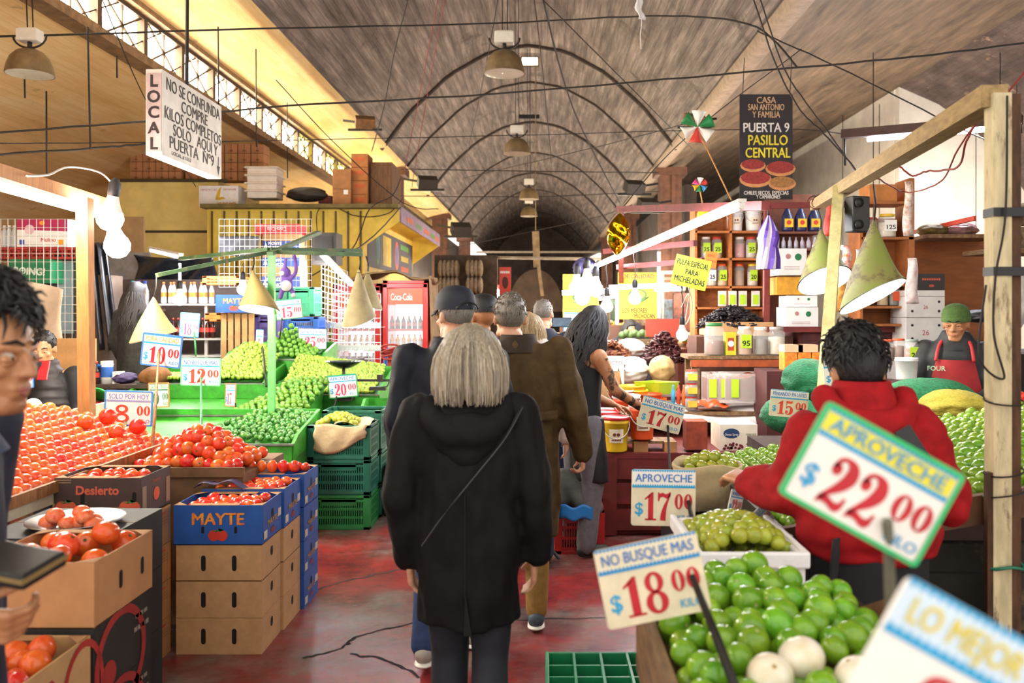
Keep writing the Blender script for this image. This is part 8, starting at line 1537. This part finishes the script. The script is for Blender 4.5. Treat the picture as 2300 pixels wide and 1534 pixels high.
# --- vendor in the green knit hat ---
J = std(1.66, .20, elR=(.27,.06,1.08), wrR=(.12,.27,1.0), elL=(-.27,.06,1.08), wrL=(-.12,.27,1.0), thumbR=(0,0,1), thumbL=(0,0,1)); hd = ((0,.03,1.545), rad(-6), rad(-6), 0)
p9 = person('vendor in a green knit hat, black jacket and red apron behind the green net sacks', (2.93,5.97,0), rad(150), 1.0, 'tan', J, {'L': ((1,.3,0), (0,-1,0), .4), 'R': ((-1,.3,0), (0,-1,0), .4)}, hd)
features(p9, hd, 1.0, shut=.55); BKJ = M('1f2226', .7, .3, 12)
garment(p9, 'jacket', BKJ, lambda b: (jack(b, 1, .78, .215, .14), [sleeve(b, J, q, .085,.075,.06) for q in 'LR'], [b.cap((0,-.01,1.34), V(J['sh'+q])+V((0,0,-.01)), .08,.08,12) for q in 'LR'], b.lathe([(.10,1.38),(.09,1.46),(.078,1.46)], (0,0,0), 16)), .012, 5, .008, (6,6,12), 8)
garment(p9, 'apron', M('9c1a22', .75, .15, 20), lambda b: (b.grid(lambda u, v: ((u-.5)*(.24+.16*min(1, v*2.2)), .150+.0*v-.05*(2*u-1)**2, 1.30-.75*v), 14, 16),), .0, 0, .0).data.update()
b = B(); [b.tube(spline([(q*.12,.135,1.29),(q*.10,.10,1.40),(q*.06,.0,1.45)], 5), .012, 6) for q in (-1,1)]; b.box((0,.158,1.0), (.40,.006,.035)); b.obj('apron_straps', M('c02a30', .6), p9, world=False)
b = B(); b.txt('FOUR', (0,0,0), .045, 0, T=TR((.115,.152,1.24), 0, 0, rad(180)), bold=.02); b.obj('chest_emblem', M('b8d8b0'), p9, world=False)
collar(p9, BKJ, (0,-.005,1.40), 1.05)
garment(p9, 'trousers', BLACK, lambda b: (leg(b, J['hiL'], J['knL'], J['anL'], .10,.08,.065), leg(b, J['hiR'], J['knR'], J['anR'], .10,.08,.065)), .012, 4, .005)
for q in 'LR': shoe(p9, J['an'+q], (0,1,0), BLACK)
c, ya, pi_, ro = hd; T = TR(c, pi_, ro, ya); b = B(); n = 40; rows = [(.099,.045),(.101,.06),(.101,.085),(.090,.12),(.066,.145),(.03,.158),(.001,.16)]
for r, z in rows[:2]: pass
vs = [T @ V((r*(1+.028*(j%2))*math.cos(2*math.pi*j/n)*.9, r*(1+.028*(j%2))*math.sin(2*math.pi*j/n)-.012, z-.012)) for r, z in rows for j in range(n)]
b.add(vs, [(i*n+j, i*n+(j+1)%n, (i+1)*n+(j+1)%n, (i+1)*n+j) for i in range(len(rows)-1) for j in range(n)], 0, True); b.lathe([(.103,.025),(.106,.03),(.106,.055),(.102,.06)], (0,-.012,-.005), n, T=T, sx=.9); b.obj('knit_hat', M('4d6a34', .95, .2, 40, bump=.3), p9, world=False)
# --- people further down the aisle ---
J = std(1.72, .20, elR=(.30,.12,1.14), wrR=(.27,.32,1.33), elL=(-.28,.1,1.14), wrL=(.02,.36,1.32), thumbR=(-1,0,0), thumbL=(1,0,0)); hd = ((.0,.02,1.605), rad(-10), 0, 0)
p10 = person('person with cropped grey hair in a dark blue sweater raising a phone down the aisle', (.02,6.9,0), rad(-8), 1.0, 'light', J, {'L': ((.2,.1,1), (.3,1,0), .5), 'R': ((-.2,.1,1), (-.3,1,0), .5)}, hd, face=False)
garment(p10, 'sweater', M('1b2234', .8, .2, 20), lambda b: (jack(b, 1, .80, .205, .135), [sleeve(b, J, q, .078,.068,.055) for q in 'LR'], [b.cap((0,-.01,1.36), V(J['sh'+q])+V((0,0,-.01)), .075,.075,12) for q in 'LR']), .012, 5, .008)
collar(p10, M('1b2234', .8, .2, 20), (0,-.008,1.42), .98)
garment(p10, 'jeans', M('24355a', .8, .2, 20), lambda b: (leg(b, J['hiL'], J['knL'], J['anL'], .10,.075,.062), leg(b, J['hiR'], J['knR'], J['anR'], .10,.075,.062)), .012, 4, .004)
for q in 'LR': shoe(p10, J['an'+q], (0,1,0), BLACK)
shorthair(p10, hd, 1.0, hairmat('7d756d','565049'), -.05, 1.0, 0, 60, .012)
t = thing('phone', 'dark phone held up by the person in the dark blue sweater', 'phone', P(1262,724,6.55)); b = B(); b.box((0,0,0), (.15,.01,.075)); b.obj('phone_body', BLACK, t, world=False, bevel=.004); b = B(); b.box((0,-.0062,0), (.14,.001,.066)); b.obj('screen', M('5a6a7a', .1, .3, 20, emit=.4), t, world=False)
J = std(1.62, .18); hd = ((-.02,.02,1.50), 0, 0, 0); p11 = person('person with blond hair in a cream hooded top, half hidden behind the brown coat', (-.07,5.5,0), rad(-10), .96, 'light', J, DH, hd, face=False)
garment(p11, 'hooded_top', M('cfc0b4', .9, .15, 24, bump=.2), lambda b: (jack(b, 1, .72, .185, .13), [sleeve(b, J, q, .075,.066,.055) for q in 'LR'], [b.cap((0,-.01,1.30), V(J['sh'+q])+V((0,0,-.01)), .07,.07,12) for q in 'LR'], b.ball((0,-.10,1.33), (.10,.05,.07), 12)), .012, 5, .008)
garment(p11, 'jeans', M('2a3a58', .8, .2, 20), lambda b: (leg(b, J['hiL'], J['knL'], J['anL'], .09,.07,.06), leg(b, J['hiR'], J['knR'], J['anR'], .09,.07,.06)), .012, 4, .004)
for q in 'LR': shoe(p11, J['an'+q], (0,1,0), BLACK)
bob(p11, hd, .92, [hairmat('b59a72','86704e'), hairmat('cdb48c','9a825e')], 200)
J = std(1.70, .19); hd = ((0,.02,1.60), rad(40), 0, 0); p12 = person('person in a black cap glimpsed between the navy cap and the brown coat', (-.37,5.3,0), 0, 1.0, 'tan', J, DH, hd, face=False)
garment(p12, 'jacket', BKJ, lambda b: (jack(b, 1, .72, .195, .13), [sleeve(b, J, q, .075,.066,.055) for q in 'LR'], [b.cap((0,-.01,1.36), V(J['sh'+q])+V((0,0,-.01)), .07,.07,12) for q in 'LR']), .013, 4, .006)
collar(p12, BKJ, (0,-.008,1.42), 1.0)
garment(p12, 'trousers', BLACK, lambda b: (leg(b, J['hiL'], J['knL'], J['anL'], .09,.07,.06), leg(b, J['hiR'], J['knR'], J['anR'], .09,.07,.06)), .013, 4, .004)
for q in 'LR': shoe(p12, J['an'+q], (0,1,0), BLACK)
cap_hat(p12, hd, 1.02, BLACK)

J = std(1.55, .17); hd = ((0,.02,1.40), rad(30), rad(-15), 0); p13 = person('person with dark hair bending behind the avocado row under the right yellow banner', (X(1418,9.62),9.62,0), rad(160), .92, 'tan', J, DH, hd, face=False)
garment(p13, 'shirt', M('23222a', .8, .2), lambda b: (jack(b, 1, .70, .17, .12), [sleeve(b, J, q, .07,.06,.05) for q in 'LR']), .013, 4, .005)
longhair(p13, hd, .95, [hairmat('1b1614','0e0b0a')], 90, -.26, .12)

for o in [q for q in list(bpy.data.objects) if q.get('label') == 'x']:
    for ch in list(o.children): bpy.data.objects.remove(ch)
    bpy.data.objects.remove(o)
